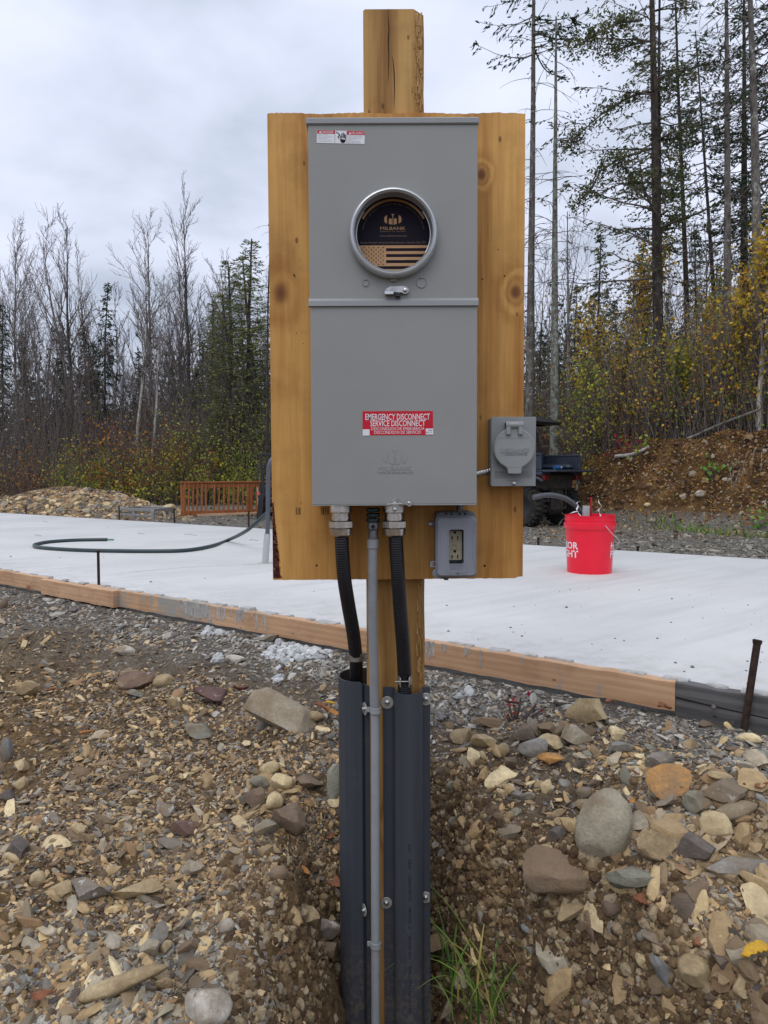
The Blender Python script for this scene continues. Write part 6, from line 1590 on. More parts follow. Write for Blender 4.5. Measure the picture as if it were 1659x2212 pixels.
# left: named ones first
for u, vt, Y, i, lab in ((48, 490, 27, 0, 'bare grey tree with a broad twiggy top nearest the left edge'), (172, 470, 26, 1, 'tall bare tree, left one of a close pair of tall ones at the left'), (193, 450, 26.6, 2, 'tall bare tree, right one of a close pair of tall ones at the left'),
                         (312, 478, 27, 4, 'bare tree with a fan-shaped top, alone between the pair and the tallest'), (414, 424, 26, 5, 'tallest bare tree in the left wood, reaching highest into the sky'), (386, 560, 28, 6, 'thinner bare tree leaning against the tallest one'), (102, 560, 27, 8, 'slender bare tree between the left edge tree and the tall pair')):
    put('bare_tree', u, Y, vt, pb(bare[i]), 12.0, lab, 'bare trees of the left wood')
for i, (u, vt, Y) in enumerate([(rg.uniform(-60, 600), rg.uniform(540, 720), rg.uniform(28, 40)) for _ in range(26)] + [(rg.uniform(600, 1150), rg.uniform(500, 700), rg.uniform(28, 38)) for _ in range(16)]):
    hid = 592 < u < 1130
    put('bare_tree', u, Y, vt, pb(bare[rg.randint(9)]), 12.0, 'leafless tree standing in the crowded wood on the left' if not hid else 'leafless tree in the wood hidden behind the board', 'crowded leafless trees' if not hid else 'leafless trees behind the board')
for i in range(55):
    u = rg.uniform(-60, 640); put('sapling', u, rg.uniform(24, 33), rg.uniform(600, 860), pb(slim[rg.randint(6)]), 8.0, 'thin bare sapling among the crowded trunks on the left', 'thin saplings of the left wood')
for u, vt, Y, kind, lab in ((226, 592, 27, 0, 'narrow dark spruce right of the tall bare pair'), (12, 640, 27, 1, 'dark spruce at the left edge of the picture'), (240, 905, 25, 2, 'low young spruce in the undergrowth below the narrow one'), (330, 870, 25.5, 3, 'bushy young spruce right of the white-trunked birch'), (285, 850, 26, 0, 'small spruce left of the white-trunked birch'),
                            (70, 700, 30, 1, 'dim spruce behind the left edge trees'), (300, 740, 31, 2, 'dim spruce below the fan-topped bare tree'), (440, 720, 31, 3, 'dim spruce right of the tallest bare tree'), (150, 760, 32, 0, 'dim spruce behind the tall bare pair'), (375, 780, 30, 1, 'dim short spruce left of the tallest bare tree')):
    put('spruce', u, Y, vt, spr[kind], 9.0, lab, 'spruces of the left wood', wide=.8 if vt < 700 else 1.0)
for i in range(16):
    put('spruce', rg.uniform(-40, 620), rg.uniform(27, 34), rg.uniform(690, 860), (spr + sprs)[rg.randint(6)], 9.0, 'half-hidden dark spruce filling between the left trunks', 'half-hidden dark spruces on the left', wide=1.2)
for u, vt, Y, k_, lab in ((535, 497, 24, 0, 'soft green larch touching the left side of the board'), (494, 540, 26, 1, 'yellow-green larch left of the taller one'), (566, 545, 27, 1, 'larch partly hidden by the board'), (462, 640, 27.5, 0, 'lowest olive larch, furthest left of its group'), (515, 620, 23.5, 1, 'broad olive larch in front of the taller ones')):
    put('larch', u, Y, vt, larch[k_], 10.0, lab, 'larches left of the board', wide=1.5)
put('dead_spruce', 577, 21, 425, con_parts(conifer(rg, 12.0, .07, .3, .5, whorls=4, nb=2, dens=.1, dead=(.1, .98, 90, .8)), MB_dark, M_spr), 12.0, 'dead spruce pole with short stubs rising beside the left edge of the board')
tr, cr, tips = bare_tree(rg, 12.0, .11, t0=.45, nb=14, spread=.4, lean=.0, minr=.007); a2, c_ = proto_mesh(tr, cr); a2.materials.append(MB_birch); c_.materials.append(M_twigp)
put('birch', 325, 23.5, 640, [('trunk', a2), ('branches', c_)], 12.0, 'white-trunked birch in front of the left wood'); put('birch', 298, 24, 560, [('trunk', a2), ('branches', c_)], 12.0, 'paler birch stem left of the white-trunked one')

# --- right: the large trunks, each built for itself
def big(name, pts_u, Y, Htop_v, res_kw, bark, needles, label, rad, group='tall conifers on the right', extra=()):
    """pts_u = (u at bottom, u at v=0)"""
    ub, ut = pts_u; x = (ub - CU) / F * Y; xt = (ut - CU) / F * Y; zb_ = gnd(x, Y); top = HC + (1026 - Htop_v) / F * Y; H = top - zb_
    ht = HC + 1026 / F * Y - zb_; lean = (xt - x) / ht
    ex = [[np.array(at(u, v, Y + .25 * j * (1 if len(q) % 2 else -1))) - np.array([x, Y, zb_ - .05]) for j, (u, v) in enumerate(q)] for q in extra]
    res = conifer(rg, H, rad * 1.25, lean=lean, **{'card': (.11, .032), 'cm': 1.25, 'tw': .003, 'extra': ex, **res_kw})
    return plant(name, Vector((x, Y, zb_ - .05)), con_parts(res, bark, needles), label, group)
big('spruce', (1143, 1144), 15.0, -260, dict(R0=1.5, t0=.70, whorls=9, nb=4, dens=.8, droop=.35, dead=(.22, .78, 70, 1.1)), MB_grey, M_spr, 'tall spruce trunk touching the right edge of the board', .085)
big('spruce_snag', (1197, 1192), 14.0, 34, dict(R0=.8, t0=.55, t1=.98, whorls=5, nb=3, dens=.25, dead=(.12, .95, 70, 1.2)), MB_lich, M_sprl, 'lichen-covered broken-topped trunk, second from the board', .085)
t3 = big('mossy_spruce', (1427, 1389), 14.5, -330, dict(R0=2.1, t0=.30, whorls=20, nb=3, dens=.6, droop=-.10, rise=.1, upturn=.1, dead=(.15, .6, 40, 1.2), card=(.09, .028), cm=1.8, taper=.35), MB_dark, M_sprl, 'dark trunk with long mossy olive branches in the middle of the right side', .105, extra=(((1402, 196), (1355, 212), (1299, 248), (1243, 296), (1217, 326)), ((1386, 44), (1335, 50), (1291, 72), (1235, 104)), ((1404, 322), (1343, 342), (1299, 368), (1271, 416), (1239, 444)), ((1391, 90), (1339, 106), (1299, 122)), ((1408, 430), (1370, 400), (1345, 345)), ((1415, 440), (1450, 420), (1475, 360)), ((1412, 520), (1452, 480), (1480, 455)), ((1400, 200), (1440, 190), (1478, 150)), ((1405, 300), (1450, 300), (1490, 290))))
big('mossy_spruce', (1420, 1410), 14.9, -150, dict(R0=1.1, t0=.28, whorls=20, nb=4, dens=.5, droop=.2, dead=(.1, .4, 20, .8), card=(.09, .028), cm=1.8, taper=.3), MB_dark, M_sprl, 'slimmer mossy trunk growing against the long-branched one', .06)
big('spruce', (1567, 1557), 13.5, -250, dict(R0=1.1, t0=.62, whorls=8, nb=3, dens=.5, droop=.4, dead=(.15, .8, 60, 1.0)), MB_grey, M_spr, 'straight grey trunk with bare hanging twigs right of the mossy tree', .075)
big('spruce', (1640, 1603), 12.8, -300, dict(R0=1.0, t0=.6, whorls=9, nb=3, dens=.5, droop=.3, dead=(.1, .8, 50, 1.0)), MB_grey, M_spr, 'thick leaning grey trunk nearest the right edge', .095)
big('spruce', (1562, 1478), 16.5, 60, dict(R0=1.3, t0=.62, whorls=16, nb=5, dens=.9, droop=.2, dead=(.2, .6, 30, .7)), MB_dark, M_spr, 'leaning thin-stemmed spruce with a dark top behind the grey trunk', .055)
big('spruce', (1690, 1640), 16.0, -240, dict(R0=1.9, t0=.22, whorls=38, nb=7, dens=.8, droop=.25, taper=.5), MB_dark, M_spr, 'dense dark spruce filling the upper right corner', .13)
big('spruce', (1602, 1596), 18.0, -60, dict(R0=1.4, t0=.40, whorls=26, nb=5, dens=.7, droop=.2), MB_dark, M_spr, 'dense dark spruce just left of the one in the corner', .11)
big('spruce', (1490, 1455), 18.0, -120, dict(R0=1.1, t0=.70, whorls=11, nb=5, dens=.7, droop=.2, dead=(.2, .6, 20, .7)), MB_dark, M_spr, 'spruce top hanging dark between mossy tree and grey trunk', .07)
big('dead_spruce', (1232, 1205), 17.0, 440, dict(R0=.3, t0=.5, whorls=2, nb=2, dens=.1, dead=(.15, .98, 60, .9)), MB_pale, M_spr, 'thin pale dead pole right of the broken-topped trunk', .05, None)
for u, vt, Y, k_, lab in ((1367, 484, 20, 0, 'pointed small spruce behind the yellow birch'), (1290, 500, 20, 1, 'medium dark conifer between dead pole and pointed spruce'), (1160, 700, 19, 2, 'spruce low behind the trunk at the board'), (1235, 610, 21, 3, 'bushy spruce behind the vehicle roof'), (1500, 480, 21, 0, 'conifer with a blunt top right of the mossy tree'), (1545, 560, 19, 1, 'dark conifer behind the straight grey trunk'),
                         (1330, 640, 22, 2, 'dim conifer left of the yellow birch'), (1450, 640, 23, 3, 'dim conifer behind the mossy tree'), (1620, 600, 20, 0, 'dark conifer behind the leaning trunk'), (1275, 700, 22, 1, 'low dim conifer right of the dead pole'), (1210, 740, 17.5, 2, 'low green conifer between the two trunks nearest the board'), (1305, 760, 17, 0, 'low spruce with wide branches left of the golden column birch'), (1480, 700, 17, 1, 'wide dark spruce right of the mossy tree'), (1585, 740, 18, 3, 'wide low spruce behind the yellow sapling'), (1410, 760, 18, 2, 'low spruce behind the mossy tree foot')):
    put('spruce', u, Y, vt, (spr + sprs)[k_ + (2 if vt < 510 and k_ > 1 else 0)], 9.0, lab, 'smaller conifers on the right', wide=.95 if vt < 650 else 1.3)
for i in range(18):
    u = rg.uniform(1130, 1720); p_ = slim[rg.randint(6)] if rg.rand() < .6 else bare[rg.randint(9)]
    put('leafless_tree', u, rg.uniform(17, 27), rg.uniform(380, 760), pb(p_), 12.0 if p_ in bare else 8.0, 'thin leafless tree in the wood on the right', 'thin leafless trees on the right')
# yellow-leaved birches
def leafy(u, Y, vt, label, nleaf, size, mat, bark, H0=8.0, r=.05, lev=3, spread=.5, t0=.2, name='yellow_birch', nb=18, jit=.22):
    x = (u - CU) / F * Y; zb_ = gnd(x, Y); H = HC + (1026 - vt) / F * Y - zb_
    tr, cr, tips = bare_tree(rg, H, r, t0=t0, nb=nb, spread=spread, lev=lev, minr=.005); a, c_ = proto_mesh(tr, cr, (8, 3)); a.materials.append(bark); c_.materials.append(M_twig)
    tw_ = tips[rg.rand(len(tips)) < .6]; idx = rg.randint(0, len(tw_), nleaf); Cn = tw_[idx] + rg.normal(0, jit * .6, (nleaf, 3)); s = size * rg.uniform(.6, 1.2, nleaf)
    V, Fc = cards_np(rg, Cn, rg.normal(0, 1, (nleaf, 3)) + np.array([0, 0, -.6]), s, s * .75); me = mesh_np('leaves', V, [Fc], mat)
    return plant(name, Vector((x, Y, zb_ - .05)), [('trunk', a), ('branches', c_), ('leaves', me)], label, 'leafy autumn trees on the right')
leafy(1372, 17.5, 540, 'birch with a column of golden leaves in front of the pointed spruce', 2600, .085, M_yel, MB_pale, spread=.35)
leafy(1637, 12.4, 470, 'white-barked birch with yellow leaves at the right edge', 1500, .075, M_yel, MB_birch, r=.055)
leafy(1590, 13.2, 600, 'yellow birch sapling left of the white-barked one', 1100, .075, M_yel, MB_pale, r=.03)
leafy(1530, 14.0, 690, 'shrubby yellow-green tree under the straight grey trunk', 1300, .075, M_aut, MB_pale, r=.028)
leafy(1330, 14.5, 720, 'pale sapling with a few orange leaves right of the dead pole', 700, .07, M_aut, MB_pale, r=.025)
leafy(1460, 13.6, 730, 'thin tree with green and yellow leaves below the mossy tree', 900, .075, M_autg, MB_pale, r=.025)
leafy(1240, 13.6, 760, 'young tree with yellow-green leaves behind the vehicle', 800, .07, M_autg, MB_pale, r=.025)

for i, (u, Y, vt, mt, lab) in enumerate(((1265, 15.5, 640, M_yel, 'small golden tree between dead pole and golden column birch'), (1490, 14.6, 640, M_yel, 'golden sapling right of the mossy tree'), (1555, 15.5, 560, M_autg, 'green-gold tree behind the straight grey trunk'), (1420, 15.6, 690, M_autg, 'pale green-gold sapling at the foot of the mossy tree'))): leafy(u, Y, vt, lab, 1300, .075, mt, MB_pale, r=.028)
# --- undergrowth (uncountable)
def thicket(nst, xf, yf_, hmin, hmax, nleaf, lmat, leafh, label, name, size=.07, stem=M_twig, rad=.008, twigs=2):
    S = []
    xs_ = xf(nst); ys = yf_(nst, xs_); zs = zf(xs_, ys, False); hs = rg.uniform(hmin, hmax, nst)
    PT = []
    for i in range(nst):
        p = np.array([xs_[i], ys[i], zs[i] - .05]); d = np.array([rg.normal(0, .16), rg.normal(0, .16), 1.0]); pts = path(rg, p, d, hs[i], 4, .10, .0)
        for q in range(4): S.append((pts[q], pts[q + 1], rad * (1 - q * .18), rad * (1 - (q + 1) * .18)))
        PT.append(pts)
        for _ in range(twigs):
            q = rg.randint(1, 5); e_ = pts[q] + rg.normal(0, .3, 3) * hs[i] * .25 + np.array([0, 0, .2 * hs[i] * rg.rand()]); S.append((pts[q], e_, rad * .6, rad * .35)); 
    V, Fc = tubes_np(S, 3); o = link(name, mesh_np(name, V, [Fc], stem, False), label=label, kind='stuff')
    if nleaf:
        PT = np.array(PT); nc = nleaf // 11; i = rg.randint(0, nst, nc); q = rg.uniform(leafh[0], leafh[1], nc) * 4; k = np.minimum(3, q.astype(int)); Cn = PT[i, k] + (PT[i, k + 1] - PT[i, k]) * (q - k)[:, None] + rg.normal(0, .12, (nc, 3)); cnt = rg.randint(3, 20, nc); cs = np.repeat(rg.uniform(.6, 1.3, nc), cnt)
        Cn = np.repeat(Cn, cnt, 0); nleaf = len(Cn); Cn = Cn + rg.normal(0, 1, (nleaf, 3)) * np.array([.15, .15, .19]); s = size * rg.uniform(.5, 1.2, nleaf) * cs; V, Fc = cards_np(rg, Cn, rg.normal(0, 1, (nleaf, 3)) + np.array([0, 0, -.5]), s, s * .7)
        link(name + '_leaves', mesh_np(name + '_leaves', V, [Fc], lmat), label=label.replace('stems', 'leaves'), kind='stuff')
U2X = lambda u, Y: (u - CU) / F * Y
L_ = lambda u0, u1: (lambda n: rg.uniform(U2X(u0, 24), U2X(u1, 24), n))
thicket(3600, L_(-80, 700), lambda n, x: rg.uniform(22.5, 28, n), 1.0, 4.8, 16000, M_aut, (.05, .6), 'tangled dark stems of the undergrowth on the left', 'undergrowth')
thicket(900, L_(-80, 1150), lambda n, x: rg.uniform(28, 36, n), 3.0, 7.0, 0, None, (0, 1), 'dim leafless thicket deep in the left wood', 'deep_thicket', rad=.014)
thicket(500, L_(180, 600), lambda n, x: rg.uniform(21.5, 23.5, n), .6, 2.1, 12000, M_autg, (.2, 1), 'yellow-green bush stems along the wood edge at left', 'edge_bushes', size=.085)
thicket(260, L_(235, 480), lambda n, x: rg.uniform(21.8, 23.8, n), .8, 3.0, 7000, M_autr, (.2, 1), 'rusty orange bush stems along the wood edge at left', 'rusty_bushes', size=.08)
thicket(260, L_(400, 600), lambda n, x: rg.uniform(22, 24.5, n), 1.2, 3.6, 7000, M_autg, (.2, 1), 'olive bush stems left of the board', 'olive_bushes', size=.085)
thicket(300, L_(-80, 220), lambda n, x: rg.uniform(21.8, 23.5, n), .5, 2.2, 3000, M_autr, (.2, 1), 'low brown scrub stems behind the rubble heap', 'low_scrub', size=.06)
# right side: on and behind the bank
def ry(n, x): return (16.5 - x) + 2.3 + rg.uniform(0, 4.5, n) * rg.rand(n)
thicket(1700, lambda n: rg.uniform(2.2, 9.5, n), ry, .7, 2.6, 11000, M_aut, (.1, 1), 'dense brushwood stems with autumn growth on top of the bank', 'bank_brush', size=.062, rad=.0065, stem=M_twig)
thicket(500, lambda n: rg.uniform(4.5, 9.5, n), ry, 1.2, 3.4, 8000, M_yel, (.4, 1), 'taller brushwood stems with yellow growth on the bank', 'yellow_brush', size=.065, rad=.007, stem=M_twigp)
thicket(500, lambda n: rg.uniform(1.4, 5.5, n), lambda n, x: (16.5 - x) + 2.0 + rg.uniform(0, 3, n), .5, 1.7, 3500, M_autr, (.1, .9), 'low rusty brushwood stems behind the vehicle', 'rusty_brush', size=.055, rad=.006)
thicket(420, lambda n: rg.uniform(2.5, 9.0, n), ry, .8, 2.4, 7000, M_autg, (.2, 1), 'green and yellow brushwood stems over the bank', 'green_brush', size=.06, rad=.006, stem=M_twigp)
thicket(700, lambda n: rg.uniform(2, 11, n), lambda n, x: (16.5 - x) + 4 + rg.uniform(0, 8, n), 1.5, 4.5, 2500, M_aut, (.3, 1), 'shadowy stems deeper in the wood on the right', 'deep_brush', size=.08, rad=.012)
# deep dark conifer foliage far inside both woods
Cn = np.stack([rg.uniform(-24, 26, 46000), rg.uniform(33, 48, 46000), np.zeros(46000)], -1); cl_ = vnoise(Cn[:, 0] * .45, Cn[:, 1] * .2, 31); Cn[:, 2] = zf(Cn[:, 0], Cn[:, 1], False) + rg.rand(46000) ** 1.3 * (5.0 + 8.0 * cl_)
V, Fc = cards_np(rg, Cn, rg.normal(0, 1, (46000, 3)) + np.array([0, 0, -1]), .34 * rg.uniform(.6, 1.3, 46000), .14 * rg.uniform(.6, 1.3, 46000))
link('distant_wood', mesh_np('distant_wood', V, [Fc], M_spr), label='dark evergreen growth deep in the woods beyond the slab', kind='stuff')
# leaf litter on the bank and track
n = 1500; u = rg.uniform(1150, 1700, n); v = rg.uniform(930, 1150, n); x, y, z, f = hit(u, v); k_ = f & (y > 8); Cn = np.stack([x, y, z + .015], -1)[k_]
V, Fc = cards_np(rg, Cn, rg.normal(0, 1, Cn.shape) * np.array([1, 1, .35]), .050 * rg.uniform(.5, 1.2, len(Cn)), .035 * rg.uniform(.5, 1.2, len(Cn))); link('leaf_litter', mesh_np('leaf_litter', V, [Fc], M_aut), label='fallen leaves sprinkled over the earth bank', kind='stuff')
# fallen logs and sticks on the bank
def stick(pts, r_, mat, label, name='fallen_branch', cat='branch', on=True):
    bb = B(); P_ = []
    for (u, v, Y) in pts:
        x, y, z, f = hit(np.array([u]), np.array([v])); P_.append(Vector((float(x[0]), float(y[0]), float(z[0]) + r_ * .8)) if on and 4 < y[0] < 16 else at(u, v, Y))
    bb.tube(P_, [r_ * (1 - .5 * i / len(pts)) for i in range(len(pts))], 10, 5); bb.build(name, mat, smooth=50, label=label, cat=cat)
stick([(1330, 990, 12.6), (1370, 984, 12.6), (1402, 968, 12.7)], .040, MB_birch, 'short white birch log lying on top of the bank', 'birch_log', 'log')
stick([(1400, 978, 13.6), (1480, 950, 13.2), (1560, 915, 12.8), (1640, 885, 12.2)], .035, MB_pale, 'long pale fallen trunk slanting up through the brush to the right edge', 'fallen_tree', 'log', False)
stick([(1266, 1088, 10.8), (1300, 1074, 11.2), (1345, 1062, 11.5), (1372, 1051, 11.7)], .014, MB_dark, 'thin dark branch lying across the foot of the bank')
stick([(1405, 1075, 10.9), (1440, 1052, 11.2), (1480, 1040, 11.4)], .010, MB_grey, 'thin stick lying half way up the bank')
stick([(1600, 1010, 11), (1585, 1050, 10.8), (1560, 1085, 10.6)], .008, MB_grey, 'hanging root on the bank near the right edge')
for k_, (u, v) in enumerate(((1600, 985), (1616, 975), (1630, 970), (1645, 975), (1580, 990), (1570, 1000))):
    stick([(u, v, 11.6), (u - 12 + k_ * 4, v + 22, 11.1), (u - 20 + k_ * 6, v + 55, 10.7)], .006, MB_pale, 'dry root dangling from the torn earth lip, ' + ['fourth from the right', 'third from the right', 'second from the right', 'nearest the right edge', 'second from the left', 'leftmost of them'][k_])
def herb(u, v, label, mat, s=.10, n=26, name='leafy_plant', H=.3):
    x, y, z, f = hit(np.array([u]), np.array([v])); P0 = Vector((float(x[0]), float(y[0]), float(z[0])))
    Cn = rg.normal(0, 1, (n, 3)) * np.array([H * .5, H * .3, H * .4]) + np.array([0, 0, H * .6]); Vs, Fs = cards_np(rg, Cn, rg.normal(0, 1, (n, 3)), s * rg.uniform(.7, 1.2, n), s * .7 * rg.uniform(.7, 1.2, n), .1)
    root = thing(name, P0, label, 'plant'); link('leaves', mesh_np('leaves', Vs, [Fs], mat), root)
    S = [(np.array([0, 0, -.03]), c_, .005, .003) for c_ in Cn[:10]]; A_, B_ = tubes_np(S, 4); link('stem', mesh_np('stem', A_, [B_], M_twig), root)
M_vgreen = islands('fresh_leaves', [(0.16, 0.36, 0.05), (0.22, 0.44, 0.08), (0.12, 0.28, 0.04)], .5, nscale=3, transl=.3)
M_vred = islands('crimson_leaves', [(0.36, 0.02, 0.05), (0.28, 0.03, 0.04), (0.42, 0.05, 0.06)], .5, nscale=3, transl=.3)
herb(1545, 1035, 'bright green plant growing on the bank face', M_vgreen, .09, 30, H=.26); herb(1640, 1145, 'low green plant at the bank foot near the right edge', M_vgreen, .09, 26, H=.22)
herb(1350, 985, 'crimson-leaved plant on the bank top', M_vred, .09, 30, H=.35); herb(1378, 985, 'light green plant beside the crimson one', M_autg, .10, 30, H=.35); herb(1505, 915, 'yellow-green sprig over the bank edge', M_autg, .10, 16, H=.3)
herb(1112, 1552, 'small maroon-leaved seedling in the gravel right of the post', M_vred, .018, 14, H=.07)
# ------------------------------------------------------------------ red bucket and what stands in it
bp = onz(1273, 1235, 0); k = bp.y / F; BX, BY = bp.x, bp.y
M_rp = simple('bucket_red', (0.80, 0.004, 0.030), .30, var=.08, scale=8, spec=.5)
rt_, rb_, hb = 52.5 * k, 47.0 * k, 124 * k
bk_ = thing('red_bucket', (BX, BY, 0), 'bright red plastic bucket with white lettering standing on the slab', 'bucket')
zz = lambda f: f * hb
bb = B(); bb.lathe((BX, BY, 0), (0, 0, 1), [(.001, .006), (rb_ - .003, .006), (rb_, 0), (rb_, .006), (rb_ + (rt_ - rb_) * .70, zz(.765)), (rt_ + .004, zz(.77)), (rt_ + .0055, zz(.80)), (rt_ + .0075, zz(.82)), (rt_ + .0075, zz(.858)), (rt_ + .001, zz(.862)), (rt_ - .0005, zz(.90)), (rt_ + .002, zz(.905)), (rt_ + .002, zz(.918)), (rt_ - .0005, zz(.922)), (rt_, zz(.985)), (rt_ + .0025, zz(.988)), (rt_ + .0025, zz(1.0)), (rt_ - .003, zz(1.0)), (rb_ - .003, .01)], 72, False)
body = bb.build('body', M_rp, bk_, smooth=30)
M_txt = simple('bucket_white', (0.78, 0.74, 0.75), .45, var=.02)
bb = B()
def wraptext(s_, a0, a1, z0, z1):
    V, Fc = textgeo(s_, 0.0, .02); lx, hx = min(p.x for p in V), max(p.x for p in V); lz, hz = min(p.y for p in V), max(p.y for p in V); P_ = []
    # cut long faces by keeping lettering fine: angle-mapped vertices
    for p in V:
        a = a0 + (a1 - a0) * (p.x - lx) / (hx - lx); z = z0 + (z1 - z0) * (p.y - lz) / (hz - lz); r_ = rb_ + (rt_ - rb_) * .70 * z / zz(.765) + .0012
        P_.append((BX + math.sin(a) * r_, BY - math.cos(a) * r_, z))
    bb.add(P_, Fc)
zr = lambda v: (1235 - v) * k
for a0, a1 in ((-R(147), -R(44)), (R(44), R(142))):
    for s_, v0, v1, da in (('HARBOR', 1183, 1167.5, .02), ('FREIGHT', 1201, 1185.5, 0)): wraptext(s_, a0 + (da if a0 < 0 else 0), a1 - (da if a0 > 0 else 0), zr(v0), zr(v1))
bb.build('lettering', M_txt, bk_)
bb = B(); P_ = []
ea = (BX + math.sin(R(18)) * (rt_ + .008), BY - math.cos(R(18)) * (rt_ + .008), zz(.84))
P_ = [ea, (ea[0] + .035, ea[1] - .012, ea[2] - .045), (ea[0] + .09, ea[1] + .01, ea[2] - .10), (BX + rt_ + .012, BY + .02, zz(.36)), (BX + rt_ + .010, BY + .08, zz(.50)), (BX + rt_ * .75, BY + rt_ * .75 + .01, zz(.7)), (BX - .05, BY + rt_ + .008, zz(.84))]
bb.tube(P_, .0022, 8, 6); bb.build('wire_handle', M_zinc, bk_, smooth=60)
# contents, each its own thing
def bz(u, v, dy=0): return at(u, v, BY + dy)
M_gr = simple('grey_conduit', (0.065, 0.07, 0.078), .55, var=.08, spec=.5); M_lg = simple('light_pvc', (0.42, 0.44, 0.45), .45, var=.05)
bb = B(); bb.tube([bz(1275, 1210, .02), bz(1264, 1120, .03), bz(1254, 1105, .03), bz(1243, 1092, .02), bz(1222, 1077, .0), bz(1195, 1070, -.04), bz(1172, 1070.5, -.07), bz(1152, 1075, -.09)], 5.2 * k, 20, 8, rib=(.009, .0004)); bb.build('bent_conduit', M_gr, smooth=60, label='length of grey flexible conduit curving out of the red bucket to the left', cat='conduit')
def pipe_off(P0, P1, ro_, ri_, name, mat, label):
    d = (P1 - P0).normalized(); L = (P1 - P0).length; bb = B(); bb.lathe(P0, d, [(ri_, 0.0), (ro_, 0), (ro_, L), (ri_, L), (ri_, L * .4), (.0005, L * .4)], 28, False); return bb.build(name, mat, smooth=40, label=label, cat='pipe')
pipe_off(bz(1262, 1200, -.03), bz(1266.5, 1093, -.05), 7.4 * k, 6.0 * k, 'pipe_offcut', M_lg, 'stub of light grey pipe poking out of the red bucket')
bb = B(); bb.tube([bz(1278, 1200, -.02), bz(1277, 1074, -.02)], 1.9 * k, 12, 1); bb.build('red_rod', simple('rod_red', (0.45, 0.012, 0.018), .35), smooth=50, label='slim red rod standing up in the bucket', cat='rod')
M_strip = simple('white_strip', (0.70, 0.70, 0.72), .5, var=.05)
def ribbon(pts, w_, name, mat, label, cat='strip'):
    bb = B(); rings = []
    P_ = [Vector(p) for p in pts]; Q = []
    for i in range(len(P_) - 1):
        a, b_, c_, d = P_[max(0, i - 1)], P_[i], P_[i + 1], P_[min(len(P_) - 1, i + 2)]
        for j in range(5):
            t_ = j / 5; Q.append(0.5 * ((2 * b_) + (c_ - a) * t_ + (2 * a - 5 * b_ + 4 * c_ - d) * t_ * t_ + (3 * b_ - a - 3 * c_ + d) * t_ ** 3))
    for i, p in enumerate(Q):
        a = i * .38; o_ = Vector((math.cos(a), math.sin(a), .35)).normalized() * w_; n_v = Vector((-math.sin(a), math.cos(a), 0)) * .0006
        rings.append([p + o_ + n_v, p - o_ + n_v, p - o_ - n_v, p + o_ - n_v])
    bb.rings(rings); bb.build(name, mat, smooth=30, label=label, cat=cat)
ribbon([bz(1256, 1116, -.08), bz(1246, 1103, -.09), bz(1249, 1092, -.08), bz(1246, 1086, -.09), bz(1253, 1082, -.08)], 1.5 * k, 'curled_strip', M_strip, 'white curled strip at the left of the bucket contents')
ribbon([bz(1231, 1109, -.10), bz(1240, 1106, -.11), bz(1250, 1104, -.12)], 2.0 * k, 'curled_strip', M_strip, 'short white strip lying on the bucket rim')
ribbon([bz(1310, 1123, -.14), bz(1300, 1119, -.13), bz(1296, 1110, -.12), bz(1293, 1102, -.12), bz(1299, 1094, -.12), bz(1294, 1086, -.12), bz(1293, 1078, -.12)], 1.6 * k, 'curled_strip', M_strip, 'long white curl hanging over the right of the bucket rim')
ribbon([bz(1222, 1116, -.05), bz(1214, 1124, -.08), bz(1206, 1136, -.10), bz(1200, 1145, -.10)], 1.8 * k, 'black_strap', M_dark, 'black strap end hanging out at the left of the bucket', 'strap')
bb = B(); bb.tube([bz(1256, 1114, .06), bz(1248, 1098, .05), bz(1240, 1078, .05)], 1.0 * k, 8, 3); bb.build('thin_rod', M_dark, smooth=50, label='thin black rod leaning in the bucket behind the grey conduit', cat='rod')

# ------------------------------------------------------------------ dark pipe on the slab, upright stub with conduit
M_dk = simple('green_black_pipe', (0.022, 0.042, 0.044), .42, var=.2, scale=6, spec=.5)
rp = .0158; P_ = [onz(u, v, rp) for u, v in ((231.7, 1165.5), (165, 1166.5), (110, 1170), (84, 1174), (74, 1178), (86, 1182.5), (146.7, 1187), (220, 1189.5), (330, 1190.5), (403, 1188.5), (458, 1179), (492, 1167))]
P_ += [at(531.7, 1147, 6.1), at(568, 1116, 5.9), at(590, 1098, 5.8), at(640, 1070, 5.7), at(700, 1080, 5.6), at(760, 1150, 5.5), Vector((-.25, 5.5, rp))]
bb = B(); bb.tube(P_, rp, 18, 8); hose = bb.build('flexible_pipe', M_dk, smooth=60, label='long dark green-black pipe looping over the slab and up behind the board', cat='pipe')
bb = B(); d = (P_[0] - P_[1]).normalized(); bb.tube([P_[0] - d * .002, P_[0] + d * .062 + Vector((0, 0, -.002))], .0075, 12, 1); bb.build('inner_duct', simple('inner_green', (0.03, 0.20, 0.12), .4), hose, smooth=40)
p0 = onz(572.7, 1217, 0); p1 = at(577.5, 1152.7, p0.y); pipe_off(p0, p1, 7.0 / F * p0.y, 5.8 / F * p0.y, 'pipe_stub', M_lg, 'pale grey pipe stub rising from the slab beside the board')
bb = B(); yq = p0.y; bb.tube([at(577, 1168, yq), at(577.8, 1150, yq), at(579, 1091, yq), at(579.6, 1036, yq), at(582, 1004, yq), at(590, 990, yq + .02), at(604, 985, yq + .05), at(625, 992, yq + .1), at(645, 1020, yq + .15), at(655, 1100, yq + .2), Vector((at(660, 1216, yq + .2).x, yq + .2, .01))], 4.7 / F * yq, 18, 8, rib=(.011, .0007))
bb.build('upright_conduit', simple('slate_conduit', (0.075, 0.082, 0.098), .32, var=.15, scale=12, spec=.6), smooth=60, label='grey-black ribbed conduit standing in the pale stub and bending behind the board', cat='conduit')
bb = B(); r_ = random.Random(3)
